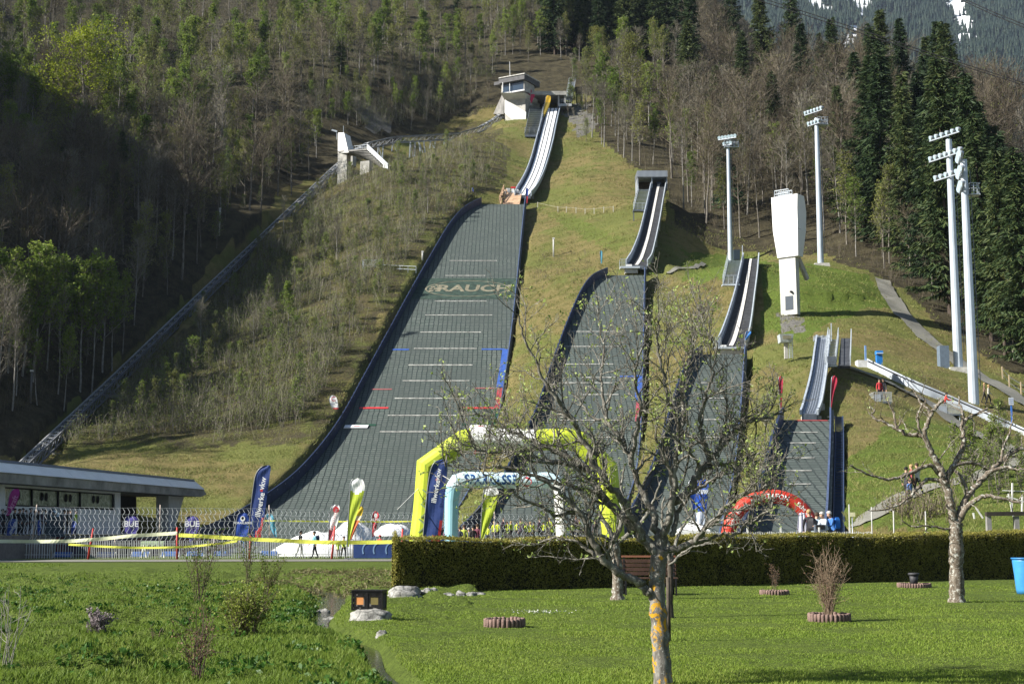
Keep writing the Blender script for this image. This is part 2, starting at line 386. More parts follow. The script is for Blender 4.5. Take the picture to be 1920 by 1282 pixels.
# ------------------------------------------------------------------ ground sheet
def build_ground():
    ys = np.concatenate([np.arange(-60, 4, 4), np.arange(4, 62, .3), np.arange(62, 165, .8), np.arange(165, 345, 1.3), np.arange(345, 580, 3.5)])
    u = np.concatenate([-np.linspace(1.5, .47, 40)[:-1], np.linspace(-.46, .46, 330), np.linspace(.47, 1.5, 40)[1:]])
    Yg, U = np.meshgrid(ys, u, indexing='ij')
    X = U * (14 + np.maximum(Yg, 0) * .93 + np.maximum(-Yg, 0) * .6)
    Z = gz(X.ravel(), Yg.ravel()).reshape(X.shape)
    nr, nc = X.shape
    idx = np.arange(nr * nc).reshape(nr, nc)
    q = np.stack([idx[:-1, :-1], idx[:-1, 1:], idx[1:, 1:], idx[1:, :-1]], -1).reshape(-1, 4)
    V = np.stack([X, Yg, Z], -1).reshape(-1, 3)
    px, py = proj(V[:, 0], V[:, 1], V[:, 2])
    jx = fbm(V[:, 0] / 6, V[:, 1] / 6, 31, 3) * 26; px2 = px + jx; py2 = py + jx * .7
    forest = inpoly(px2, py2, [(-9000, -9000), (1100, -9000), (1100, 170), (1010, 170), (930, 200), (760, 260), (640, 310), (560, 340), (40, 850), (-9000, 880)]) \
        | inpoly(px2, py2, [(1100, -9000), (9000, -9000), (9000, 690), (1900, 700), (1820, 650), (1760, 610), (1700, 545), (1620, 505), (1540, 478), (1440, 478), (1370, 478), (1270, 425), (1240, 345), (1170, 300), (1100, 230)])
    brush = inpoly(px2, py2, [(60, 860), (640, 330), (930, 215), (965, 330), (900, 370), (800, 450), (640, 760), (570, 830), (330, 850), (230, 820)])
    rock = inpoly(px2, py2, [(650, 180), (720, 200), (745, 250), (690, 245)]) | inpoly(px2, py2, [(1065, 215), (1110, 190), (1100, 250), (1070, 255)]) | inpoly(px2, py2, [(1465, 590), (1505, 590), (1510, 622), (1470, 626)])
    green = sstep(55, 48, V[:, 1] - 0) * 1.0
    yf = np.interp(V[:, 0], YF_X, YF_Y)
    green = np.maximum(green, sstep(10, -2, V[:, 1] - yf))
    green = np.maximum(green, .75 * inpoly(px2, py2, [(1280, 470), (1330, 475), (1620, 510), (1690, 580), (1560, 600), (1500, 640), (1430, 620), (1430, 500), (1290, 540)]))
    green = np.maximum(green, .6 * inpoly(px2, py2, [(1590, 860), (1700, 780), (1920, 830), (1950, 1000), (1580, 1000)]))
    green = np.maximum(green, .5 * inpoly(px2, py2, [(1000, 390), (1060, 395), (1180, 450), (1160, 480), (1080, 440)]))
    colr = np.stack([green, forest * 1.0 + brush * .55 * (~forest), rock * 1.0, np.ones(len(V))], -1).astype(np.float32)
    t = NT('ground_surface')
    a = t.add('ShaderNodeAttribute', attribute_name='zone'); sp = t.add('ShaderNodeSeparateColor', i_Color=a.outputs['Color'])
    P = t.coord()
    nL = t.noise(P, .09, 6, .62); nM = t.noise(P, .55, 6, .7); nS = t.noise(P, 4.0, 5, .7); nF = t.noise(P, 22.0, 4, .7)
    dry = t.ramp(nM, [(.28, (.11, .105, .035)), (.43, (.19, .17, .06)), (.56, (.27, .22, .09)), (.72, (.17, .16, .055))])
    fresh = t.ramp(nL, [(.35, (.095, .15, .026)), (.55, (.15, .20, .04)), (.7, (.20, .20, .06))])
    slope = t.mix(t.ramp(nL, [(.46, (0, 0, 0)), (.62, (.9, .9, .9))]), dry, fresh)
    lawn = t.ramp(t.math('ADD', t.math('MULTIPLY', nS, .6), t.math('MULTIPLY', nM, .4)), [(.35, (.085, .125, .02)), (.55, (.15, .215, .034)), (.7, (.20, .25, .055))])
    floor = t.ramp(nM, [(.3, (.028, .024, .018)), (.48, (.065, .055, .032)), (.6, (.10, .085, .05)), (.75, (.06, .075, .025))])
    rockc = t.ramp(nS, [(.3, (.10, .10, .095)), (.6, (.28, .27, .25)), (.8, (.4, .38, .35))])
    def edge(ch, n, k=.45): return t.ramp(t.math('ADD', ch, t.math('MULTIPLY', t.math('SUBTRACT', n, .5), k)), [(.38, (0, 0, 0)), (.62, (1, 1, 1))])
    c = t.mix(edge(sp.outputs[0], nM), slope, lawn)
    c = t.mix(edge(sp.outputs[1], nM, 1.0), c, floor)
    c = t.mix(edge(sp.outputs[2], nM, .9), c, rockc)
    c = t.mix(t.ramp(nF, [(.35, (.5, .5, .5)), (.65, (0, 0, 0))]), c, (.02, .02, .01), 'MIX')
    h = t.math('ADD', t.math('MULTIPLY', nS, 1.0), t.math('MULTIPLY', nF, .35))
    m = t.pbr(c, .9, 0, t.bump(h, .9, .35), .15)
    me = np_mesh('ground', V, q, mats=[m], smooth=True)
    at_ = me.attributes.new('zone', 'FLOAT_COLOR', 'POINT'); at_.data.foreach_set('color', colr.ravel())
    return tag(link_mesh('ground', me), kind='structure')
build_ground()

def ribbon(name, pts, widths, mat, lift=.03, n=40, cross=4, label=None):
    """a path laid on the ground as a thin sheet; pts are (x, y)"""
    P = np.array(pts, float); W = np.array(widths, float)
    st = crom(np.hstack([P, W[:, None]]), n); d = np.gradient(st[:, :2], axis=0); d /= np.linalg.norm(d, axis=1)[:, None]
    nx, ny = -d[:, 1], d[:, 0]; V = []
    for k in range(cross + 1):
        f = k / cross - .5
        wob = 1 + .12 * vnoise(np.arange(len(st)) * .35, np.full(len(st), 3.3 * (1 if f < 0 else 2)), 5)
        x = st[:, 0] + nx * st[:, 2] * f * wob; y = st[:, 1] + ny * st[:, 2] * f * wob
        V.append(np.stack([x, y, gz(x, y) + lift], -1))
    V = np.stack(V, 1); nr, nc = V.shape[:2]; idx = np.arange(nr * nc).reshape(nr, nc)
    q = np.stack([idx[:-1, :-1], idx[1:, :-1], idx[1:, 1:], idx[:-1, 1:]], -1).reshape(-1, 4)
    me = np_mesh(name, V.reshape(-1, 3), q, mats=[mat], smooth=True)
    return tag(link_mesh(name, me), kind='structure')
def gravel(c1, c2):
    t = NT('gravel_surface'); P = t.coord(); n = t.noise(P, 7, 6, .75); b = t.noise(P, .5, 3)
    return t.pbr(t.mix(t.math('MULTIPLY', b, .5), t.ramp(n, [(.3, c1), (.7, c2)]), (.12, .13, .07)), .9, 0, t.bump(n, .6, .06), .1)
GRAVEL = gravel((.14, .135, .125), (.30, .29, .275))
def hp(px, py): p = hit(px, py); return (p.x, p.y)
ribbon('gravel_road', [(-60, 83), (-36, 84), (-20, 85.5), (-6, 87), (6, 88)], [7, 7, 7, 7, 7], GRAVEL)
ribbon('gravel_path', [hp(1655, 528), hp(1672, 560), hp(1700, 600), hp(1740, 640), hp(1790, 675), hp(1850, 712), hp(1920, 757), hp(1990, 800)], [2.0, 2.4, 2.4, 2.4, 2.4, 2.4, 2.4, 2.4], GRAVEL, .2, 30)
ribbon('gravel_track', [hp(1575, 688), hp(1640, 708), hp(1700, 738), hp(1760, 770), hp(1830, 815), hp(1900, 860)], [.8, 1.1, 1.5, 1.7, 1.6, 1.5], GRAVEL, .2, 30)
ribbon('footpath', [hp(1600, 990), hp(1640, 965), hp(1690, 935), hp(1740, 915), hp(1790, 905), hp(1870, 880), hp(1930, 850)], [.7, 1.5, 1.8, 1.7, 1.6, 1.5, 1.5], GRAVEL, .06, 30)
ribbon('worn_path', [hp(1252, 516), hp(1285, 505), hp(1320, 497)], [.7, .8, .7], GRAVEL, .2, 30)
def stream_water():
    t = NT('stream_water'); P = t.coord()
    m = t.pbr((.02, .024, .016), .08, 0, t.bump(t.noise(P, 9, 3), .25, .03), .5)
    pts = STREAM[1:]
    V = []; st = crom(pts, 8); d = np.gradient(st, axis=0); d /= np.linalg.norm(d, axis=1)[:, None]
    for f in (-1, 1):
        w = np.interp(st[:, 1], [10, 20, 30, 45, 56], [.09, .10, .16, .6, 1.0])
        V.append(np.stack([st[:, 0] - d[:, 1] * w * f, st[:, 1] + d[:, 0] * w * f, np.interp(st[:, 1], [10, 30, 50], [-.16, -.22, -.4])], -1))
    V = np.stack(V, 1); idx = np.arange(len(st) * 2).reshape(-1, 2)
    q = np.stack([idx[:-1, 0], idx[1:, 0], idx[1:, 1], idx[:-1, 1]], -1)
    tag(link_mesh('water', np_mesh('water', V.reshape(-1, 3), q, mats=[m])), kind='structure')
stream_water()
# ------------------------------------------------------------------ ski hills
def mat_matting():
    t = NT('plastic_matting')
    uv = t.coord('UV')
    nz = t.add('ShaderNodeTexNoise', i_Vector=uv, i_Scale=.9, i_Detail=3.0)
    off = t.add('ShaderNodeVectorMath', operation='SCALE', i_0=nz.outputs['Color'], i_Scale=.28)
    v2 = t.add('ShaderNodeVectorMath', operation='ADD', i_0=uv, i_1=off.outputs[0])
    br = t.add('ShaderNodeTexBrick', i_Vector=v2.outputs[0], offset=0.0, i_Scale=1.0, i_Mortar_Size=.075, i_Mortar_Smooth=.35, i_Bias=0.0, i_Brick_Width=.62, i_Row_Height=.55)
    br.inputs['Color1'].default_value = (.092, .116, .104, 1); br.inputs['Color2'].default_value = (.135, .156, .143, 1); br.inputs['Mortar'].default_value = (.010, .016, .017, 1)
    big = t.noise(uv, .12, 5, .7); fine = t.noise(uv, 5.0, 3, .7)
    c = t.mix(t.ramp(big, [(.32, (0, 0, 0)), (.68, (.85, .85, .85))]), br.outputs['Color'], (.060, .072, .068), 'MIX')
    c = t.mix(t.ramp(fine, [(.42, (0, 0, 0)), (.75, (.55, .55, .55))]), c, (.035, .05, .045))
    return t.pbr(c, .75, 0, t.bump(br.outputs['Fac'], -.5, .06), .2)
MATTING = mat_matting()
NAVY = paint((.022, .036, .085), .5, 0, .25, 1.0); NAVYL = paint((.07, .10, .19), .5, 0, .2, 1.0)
RAILM = paint((.33, .40, .58), .35, .2, .15, 2.0); STEEL = paint((.38, .42, .47), .4, .35, .15, 3.0); STEELD = paint((.13, .15, .18), .45, .3, .2, 3.0)
WHITEL = paint((.40, .40, .37), .7, 0, .5, 2.5); REDM = paint((.50, .035, .04), .6, 0, .2, 2.0); BLUEM = paint((.045, .105, .36), .5, 0, .2, 2.0); GREENM = paint((.012, .06, .035), .7, 0, .2, 2.0)
SKIRT = paint((.028, .032, .036), .8, 0, .3, 1.0); WOOD = paint((.50, .33, .21), .75, 0, .25, 2.0); CONC = paint((.42, .41, .38), .85, 0, .22, .8, bump=.3); CONCD = paint((.24, .235, .225), .85, 0, .3, .6, bump=.3)
WHITEP = paint((.80, .80, .79), .5, 0, .05, 1.5)

def spt(T, s, f, off=0.0, dx=0.0):
    """point of a run's surface at arc length s, fraction f across, lifted by off"""
    y = np.interp(s, T['s'], T['y']); z = np.interp(s, T['s'], T['z']); a = np.interp(s, T['s'], T['xl']); b = np.interp(s, T['s'], T['xr'])
    e = .5; dz = np.interp(s + e, T['s'], T['z']) - np.interp(s - e, T['s'], T['z']); dy = np.interp(s + e, T['s'], T['y']) - np.interp(s - e, T['s'], T['y'])
    n = (math.hypot(dz, dy) + 1e-9) * (1 if dy < 0 else -1)
    return Vector((a + (b - a) * f + dx, y + off * dz / n, z - off * dy / n))
def s_of_row(T, row): return float(np.interp(row, T['py'], T['s']))
def f_of_px(T, s, px):
    a = spt(T, s, 0); b = spt(T, s, 1)
    pa = proj(np.array(a.x), np.array(a.y), np.array(a.z))[0]; pb = proj(np.array(b.x), np.array(b.y), np.array(b.z))[0]
    return float((px - pa) / (pb - pa))

def sheet(T, name, mat, parent, s0, s1, f0, f1, off, ns=None, nf=1, uv=False):
    ns = ns or max(1, int((s1 - s0) / 1.5)); V = []; UV = []
    for i in range(ns + 1):
        s = s0 + (s1 - s0) * i / ns
        for j in range(nf + 1):
            f = f0 + (f1 - f0) * j / nf; p = spt(T, s, f, off); V.append(p - parent.location); UV.append((p.x, s))
    q = [(i * (nf + 1) + j, (i + 1) * (nf + 1) + j, (i + 1) * (nf + 1) + j + 1, i * (nf + 1) + j + 1) for i in range(ns) for j in range(nf)]
    me = np_mesh(name, [tuple(v) for v in V], q, mats=[mat], smooth=True)
    if uv:
        l = me.uv_layers.new(name='UVMap'); vi = np.zeros(len(me.loops), np.int32); me.loops.foreach_get('vertex_index', vi)
        l.data.foreach_set('uv', np.array(UV, np.float32)[vi].ravel())
    return link_mesh(name, me, parent)

def strip3(T, name, mats, parent, side, s0, s1, z0, z1, th, step=1.2, dx=0.0, m=0, dots=None):
    """an upright board that follows the edge of a run, from z0 to z1 above the surface, th thick (outwards)"""
    mb = MB(); n = max(2, int((s1 - s0) / step)); sg = -1 if side == 0 else 1; prev = None
    for i in range(n + 1):
        s = s0 + (s1 - s0) * i / n; p = spt(T, s, side, 0, dx) - parent.location
        q = [p + Vector((0, 0, z0)), p + Vector((sg * th, 0, z0)), p + Vector((sg * th, 0, z1)), p + Vector((0, 0, z1))]
        if prev:
            for a, b in ((0, 1), (1, 2), (2, 3), (3, 0)):
                mb.face([prev[a], prev[b], q[b], q[a]] if sg < 0 else [prev[b], prev[a], q[a], q[b]], m)
        else: mb.face(q, m)
        prev = q
    mb.face(prev[::-1], m)
    if dots:
        k = 0; s = s0 + .4
        while s < s1:
            p = spt(T, s, side, 0, dx - sg * .012) - parent.location + Vector((0, 0, dots[0]))
            mb.box(p, (.02, dots[1], dots[1]), m=len(mats) - 1); s += dots[2]
    return mb.build(name, mats, parent)

def landing(key, label, wall_h, lines, bands_l=(), bands_r=(), skirt=3.0):
    T = HS[key]; S = T['s'][-1]
    p = spt(T, S * .5, .5); t = thing('ski_jump_landing_slope', label, 'ski jump', (p.x, p.y, p.z), 0, 'ski jump landing slopes')
    sheet(T, 'matting', MATTING, t, 0, S, 0, 1, 0, int(S / .8), 10, uv=True)
    # the body of the slope under the matting
    mb = MB(); n = int(S / 2.5)
    for f, sg in ((0, -1), (1, 1)):
        for i in range(n):
            a = spt(T, S * i / n, f) - t.location; b = spt(T, S * (i + 1) / n, f) - t.location
            dn = Vector((sg * .15, 0, -skirt)); o = Vector((sg * .1, 0, -.02))
            pts = [a + o, b + o, b + dn, a + dn]; mb.face(pts if sg > 0 else pts[::-1])
    a = spt(T, 0, 0) - t.location; b = spt(T, 0, 1) - t.location; dn = Vector((0, .3, -skirt))
    mb.face([a, b, b + dn, a + dn])
    mb.build('slope_body', SKIRT, t)
    for side, bands in ((0, bands_l), (1, bands_r)):
        wl = strip3(T, 'side_wall', [NAVY if side == 0 else NAVYL, NAVYL, STEEL], t, side, 0, S, -.25, wall_h, .12, dots=(wall_h * .72, .11, 1.6) if side == 0 else None)  # shade painted in: left boards darker, right boards paler as if sunlit
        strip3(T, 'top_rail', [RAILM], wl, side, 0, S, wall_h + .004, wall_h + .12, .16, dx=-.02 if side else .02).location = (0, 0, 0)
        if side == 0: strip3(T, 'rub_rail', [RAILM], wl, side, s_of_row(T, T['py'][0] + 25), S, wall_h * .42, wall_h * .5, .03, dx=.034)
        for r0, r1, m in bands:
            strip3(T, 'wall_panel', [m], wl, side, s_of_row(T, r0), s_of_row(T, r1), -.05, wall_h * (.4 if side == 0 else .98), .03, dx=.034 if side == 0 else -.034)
        # the posts outside carry the boards
        mb = MB(); s = .6; sg = -1 if side == 0 else 1
        while s < S:
            q = spt(T, s, side) - t.location
            mb.box(q + Vector((sg * .2, 0, wall_h * .45 - .3)), (.14, .1, wall_h + .5)); s += 1.5
        k = int(S / 1.5)
        for i in range(k): mb.bar(spt(T, S * i / k, side) - t.location + Vector((sg * .2, 0, wall_h * .3)), spt(T, S * (i + 1) / k, side) - t.location + Vector((sg * .2, 0, wall_h * .3)), .08, .12)
        mb.build('wall_posts', STEELD, t)
    for row, x0, x1, m, w in lines:
        s = s_of_row(T, row)
        sheet(T, 'distance_line', m, t, s - w / 2, s + w / 2, f_of_px(T, s, x0), f_of_px(T, s, x1), .045, 1, 6)
    for o in t.children:            # the rails were built in the slope's own frame
        for c in o.children: pass
    return t, T

LW = WHITEL
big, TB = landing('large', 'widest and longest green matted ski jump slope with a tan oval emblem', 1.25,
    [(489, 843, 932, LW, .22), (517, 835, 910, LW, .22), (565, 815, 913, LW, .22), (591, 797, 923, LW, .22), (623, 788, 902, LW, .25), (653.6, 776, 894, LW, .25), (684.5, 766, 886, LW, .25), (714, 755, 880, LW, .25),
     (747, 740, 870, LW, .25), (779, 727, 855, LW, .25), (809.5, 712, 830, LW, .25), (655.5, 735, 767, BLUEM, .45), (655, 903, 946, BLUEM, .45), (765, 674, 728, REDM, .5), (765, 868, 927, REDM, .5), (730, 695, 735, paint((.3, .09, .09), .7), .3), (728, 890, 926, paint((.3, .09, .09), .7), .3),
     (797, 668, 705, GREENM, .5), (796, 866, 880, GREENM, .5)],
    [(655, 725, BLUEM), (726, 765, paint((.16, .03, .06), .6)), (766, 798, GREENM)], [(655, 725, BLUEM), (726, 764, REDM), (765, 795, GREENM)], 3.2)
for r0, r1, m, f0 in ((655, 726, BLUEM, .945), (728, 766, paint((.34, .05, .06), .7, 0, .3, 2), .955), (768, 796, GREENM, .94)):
    sheet(TB, 'edge_band', m, big, s_of_row(TB, r0), s_of_row(TB, r1), f0, .998, .05)
TX = paint((.205, .19, .135), .8, 0, .3, 1.5)
s_a, s_b = s_of_row(TB, 522), s_of_row(TB, 561)
band = sheet(TB, 'emblem_band', paint((.036, .062, .048), .8, 0, .4, 1.5), big, s_a, s_b, .0, 1.0, .03, 12, 6)
def on_slope(T, row, px, off, sx=1.0):
    s = s_of_row(T, row); f = f_of_px(T, s, px); a = spt(T, s, 0).x; b = spt(T, s, 1).x
    return lambda x, y: spt(T, s - y, f, off, x * sx) - big.location
fn = on_slope(TB, 541.5, 890, .055)
lettering('emblem_lettering', 'RAUCH', 3.6, lambda x, y: fn(x * .88 - .1, y * 1.02), TX, band, bold=.03)
oval = MB(); fo = on_slope(TB, 541.5, 876, .05)
for i in range(64):
    a0, a1 = 2 * math.pi * i / 64, 2 * math.pi * (i + 1) / 64
    oval.face([fo(6.1 * math.cos(a) * r, 3.25 * math.sin(a) * r) for a, r in ((a0, .96), (a0, 1.0), (a1, 1.0), (a1, .96))][::-1])
oval.build('emblem_ring', TX, band)
lf = MB(); fl = on_slope(TB, 542, 816, .055)
for cx, cy, w, h in ((-.5, .75, .7, .5), (.5, .75, .7, .5), (-.7, 0, .55, .6), (.15, .05, .8, .6), (.85, -.1, .4, .5), (-.5, -.75, .7, .5), (.5, -.75, .7, .5), (0, 1.35, .5, .4)):
    lf.face([fl((cx + a * w / 2) * .9, (cy + b * h / 2) * 1.1) for a, b in ((-1, -1), (1, -1), (1, 1), (-1, 1))])
lf.build('emblem_leaf', TX, band)
for x0, x1, nm in ((646, 690, 'white advertising board lying across the left edge of the widest slope'), (880, 921, 'white advertising board lying across the right edge of the widest slope')):
    s = s_of_row(TB, 801); f0, f1 = f_of_px(TB, s, x0), f_of_px(TB, s, x1)
    c = spt(TB, s, (f0 + f1) / 2, .08); t = thing('advertising_board', nm, 'board', c, 0, 'advertising boards on the slope')
    mb = MB(); p = [spt(TB, s + q, f, o) - c for o in (.05, .14) for q, f in ((.4, f0), (.4, f1), (-.4, f1), (-.4, f0))]; mb.hexa(p); mb.build('panel', paint((.74, .74, .75), .5, 0, .06), t)
    mb = MB(); p = [spt(TB, s + q, f, o) - c for o in (.145, .15) for q, f in ((.12, f0 * .6 + f1 * .4), (.12, f0 * .35 + f1 * .65), (-.1, f0 * .35 + f1 * .65), (-.1, f0 * .6 + f1 * .4))]; mb.hexa(p); mb.build('printed_mark', REDM, t)

med, TM2 = landing('medium', 'second widest matted ski jump slope, behind the branches of the tree', 1.1,
    [(622, 1066, 1165, LW, .22), (650, 1058, 1160, LW, .22), (683, 1046, 1150, LW, .22), (708, 1090, 1155, LW, .25), (718, 1035, 1148, LW, .25), (740, 1090, 1160, LW, .22), (706, 1160, 1190, BLUEM, .4), (788, 1050, 1170, LW, .22), (820, 1040, 1160, LW, .22)],
    [(700, 760, BLUEM)], [(706, 750, BLUEM), (752, 785, paint((.3, .06, .09), .6))], 3.0)
sheet(TM2, 'edge_band', BLUEM, med, s_of_row(TM2, 704), s_of_row(TM2, 752), .93, .998, .05)
sheet(TM2, 'edge_band', paint((.34, .07, .09), .7, 0, .3, 2), med, s_of_row(TM2, 754), s_of_row(TM2, 790), .945, .998, .05)
landing('small', 'narrow matted ski jump slope below the third inrun from the left', 1.0,
    [(718, 1312, 1342, LW, .2), (747, 1318, 1360, LW, .2), (787, 1320, 1352, LW, .2), (820, 1290, 1350, LW, .2), (794, 1370, 1386, BLUEM, .35)], [], [(794, 850, BLUEM)], 2.8)
landing('tiny', 'smallest matted ski jump slope with dark stairs along its right side', .9,
    [(789, 1490, 1552, REDM, .2), (811, 1480, 1533, LW, .18), (831, 1476, 1530, LW, .18), (859, 1470, 1527, LW, .18), (883, 1466, 1522, LW, .18), (908, 1480, 1520, LW, .18)], [], [], 1.5)

# ------------------------------------------------------------------ inruns
def inrun(key, label, wall_h, floor_m, lanes, wall_m, rail_m, sup):
    T = RS[key]; S = T['s'][-1]; p = spt(T, S * .5, .5)
    t = thing('ski_jump_inrun', label, 'inrun', tuple(p), 0, 'ski jump inruns')
    sheet(T, 'track_floor', floor_m, t, 0, S, .06, .94, .02, int(S / .8), 2)
    for f0, f1, m, off in lanes: sheet(T, 'track_lane', m, t, .05, S - .3, f0, f1, off, int(S / .8), 1)
    mb = MB(); n = int(S / 2)
    for i in range(n):
        a0, a1, b0, b1 = [spt(T, S * q / n, f) - t.location for q, f in ((i, 0), (i, 1), (i + 1, 0), (i + 1, 1))]
        d = Vector((0, 0, -.55)); mb.hexa([a0 + d, b0 + d, b1 + d, a1 + d, a0, b0, b1, a1])
    mb.build('girder', STEELD, t)
    for side in (0, 1):
        wl = strip3(T, 'side_wall', [wall_m[side], NAVYL, STEELD], t, side, 0, S, -.05, wall_h, .14, .8, dots=(wall_h * .7, .12, 1.3))
        strip3(T, 'top_rail', [rail_m], wl, side, 0, S, wall_h + .003, wall_h + .1, .2, .8, dx=.03 if side == 0 else -.03)
    for s in sup:
        for f in (.12, .88):
            q = spt(T, s, f); g = gz1(q.x, q.y) - .3
            if q.z - .5 > g + .3:
                mb = MB(); mb.box((q.x - t.location.x, q.y - t.location.y, (q.z - .5 + g) / 2 - t.location.z), (.5, .7, q.z - .5 - g)); mb.build('support', CONC, t)
    return t, T
CERAM = paint((.62, .60, .57), .5, 0, .3, 3.0); ICE = paint((.80, .82, .84), .4, 0, .08, 1.0); CARPET = paint((.035, .037, .042), .9, 0, .35, 2.0)
GREYW = paint((.40, .45, .52), .45, .1, .15, 1.5); LGREY = paint((.50, .55, .60), .4, .15, .12, 1.5); BLUEISH = paint((.45, .53, .63), .4, .1, .12, 1.5)
inrun('large', 'white three lane inrun of the largest jump, curving down from the start tower', .9, paint((.05, .055, .065), .7), [(.17, .34, ICE, .10), (.40, .60, ICE, .10), (.66, .84, ICE, .10)], (GREYW, BLUEISH), LGREY, (4, 14, 24, 34, 44))
inrun('medium', 'steep inrun with one pale track between dark carpets below the grey start hut', .85, CARPET, [(.40, .56, CERAM, .10)], (GREYW, LGREY), LGREY, (3, 8, 16, 24))
inrun('small', 'middle inrun with one pale track and grey walls left of the white judges tower', .8, CARPET, [(.40, .56, CERAM, .10)], (GREYW, LGREY), LGREY, (2, 6, 12))
inrun('tiny', 'short grey children inrun between the two red flags', .3, paint((.30, .34, .40), .45, .1, .15), [(.2, .3, STEELD, .05), (.38, .46, STEELD, .05), (.54, .62, STEELD, .05), (.7, .8, STEELD, .05)], (GREYW, LGREY), LGREY, (1, 4))
# ------------------------------------------------------------------ towers, huts, lift, masts
GLASS = NT('dark_window_glass'); GLASS = GLASS.pbr((.03, .05, .08), .08, 0, None, .6)
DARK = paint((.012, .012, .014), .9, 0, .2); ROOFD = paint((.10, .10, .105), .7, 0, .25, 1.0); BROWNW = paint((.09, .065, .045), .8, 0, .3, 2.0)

def pbox(mb, px0, px1, py0, py1, Y, dep, rz=0.0, m=0):
    """an upright box whose front face spans those measured limits at depth Y, running dep back, turned by rz"""
    a = at(px0, py0, Y); b = at(px1, py1, Y)
    w = abs(b.x - a.x) / math.cos(rz); h = abs(a.z - b.z)
    fc = Vector(((a.x + b.x) / 2, Y, (a.z + b.z) / 2)); back = Vector((-math.sin(rz), math.cos(rz), 0))
    mb.box(fc + back * dep / 2, (w, dep, h), rz, m)
def pbar(mb, p0, p1, Y0, Y1, w, m=0, h=None):
    mb.bar(at(p0[0], p0[1], Y0), at(p1[0], p1[1], Y1), w, h, m)
def part(name, parent, mats, fn):
    mb = WB(); fn(mb); return mb.build(name, mats, parent, org=parent.matrix_world.translation if False else root_loc(parent))
def root_loc(o):
    v = Vector(o.location)
    while o.parent: o = o.parent; v = v + o.location
    return v
def sub(name, parent, mats, fn):
    """a part or sub-part built in world measures under parent"""
    mb = WB(); fn(mb); return mb.build(name, mats, parent, org=root_loc(parent))

def stairs(mb, a, b, w, n, m=0, rz=0.0, m2=None):
    """a run of n treads from foot a to head b, w wide across (x)"""
    a = Vector(a); b = Vector(b)
    for i in range(n):
        p = a.lerp(b, (i + .5) / n); dy = abs(b.y - a.y) / n
        mb.box(p + Vector((0, 0, -.02)), (w, dy * .8, .06), rz, m if (m2 is None or i % 2) else m2)
    for sx in (-1, 1):
        o = Vector((sx * w / 2, 0, 0)); mb.bar(a + o, b + o, .08, .3, m)
def railing(mb, a, b, h, n, m=0, r=.035, mid=1):
    a = Vector(a); b = Vector(b)
    for i in range(n + 1):
        p = a.lerp(b, i / n); mb.bar(p, p + Vector((0, 0, h)), r, None, m, up=(0, 1, 0))
    for k in range(1 + mid):
        o = Vector((0, 0, h * (1 - k * .48))); mb.bar(a + o, b + o, r, None, m)

# --- start tower of the largest jump
rz = math.radians(-30)
c0 = at(966, 243, 303); t = thing('start_tower', 'concrete start tower with a wide window under a flat roof beside the highest inrun', 'tower', tuple(c0))
def _(mb):
    pbox(mb, 947, 985, 184, 244, 304, 6.5, rz)
sub('tower_body', t, [CONC], _)
def _(mb):      # the pale wedge shaped wall in front of the body
    P = [at(946, 187, 303.6), at(986, 210, 301.4), at(985, 246, 301.4), at(946, 212, 303.6)]
    mb.prism(P, Vector((-math.sin(rz), math.cos(rz), 0)), .5)
sub('wedge_wall', t, [paint((.74, .74, .72), .8, 0, .12, .6)], _)
def _(mb):
    f = [at(938, 174, 302.6), at(984, 174, 300.4), at(986, 187, 303), at(947, 187, 305)]; b = Vector((2.8, 4.8, 0))
    mb.hexa([f[3], f[2], f[2] + b, f[3] + b, f[0], f[1], f[1] + b, f[0] + b])
sub('flared_base', t, [paint((.55, .545, .52), .85, 0, .15, .7)], _)
def _(mb): pbox(mb, 940, 983, 153, 173.6, 302, 4.6, rz)
cab = sub('control_cabin', t, [CONC], _)
def _(mb): pbox(mb, 942.5, 981.5, 155, 171, 301.93, .08, rz)
wn = sub('window', cab, [GLASS], _)
def _(mb):
    for x in (942, 955, 968, 981): pbox(mb, x, x + .9, 154.8, 171, 301.85, .1, rz)
    pbox(mb, 940.5, 983, 171, 173.4, 301.8, .2, rz)
sub('frame', wn, [paint((.62, .63, .64), .4)], _)
def _(mb):
    pbox(mb, 935, 983, 143, 152.6, 301.2, 7.0, rz)
    pbox(mb, 926, 942, 153, 159, 306, 5.0, rz)
sub('roof', t, [ROOFD], _)
def _(mb): pbox(mb, 934.6, 983.4, 141.4, 143, 301.0, 7.2, rz)
sub('roof_edge', t, [paint((.55, .54, .51), .85, 0, .3)], _)
def _(mb): pbar(mb, (956, 142), (955.5, 116), 304, 304, .16)
sub('mast', t, [paint((.6, .6, .6), .4)], _)
def _(mb):
    P = [at(941, 178, 307), at(925, 214, 311), at(944, 214, 306), at(945, 186, 306)]
    mb.prism(P, Vector((.3, .9, 0)), 1.0)
sub('wing_wall', t, [CONCD], _)
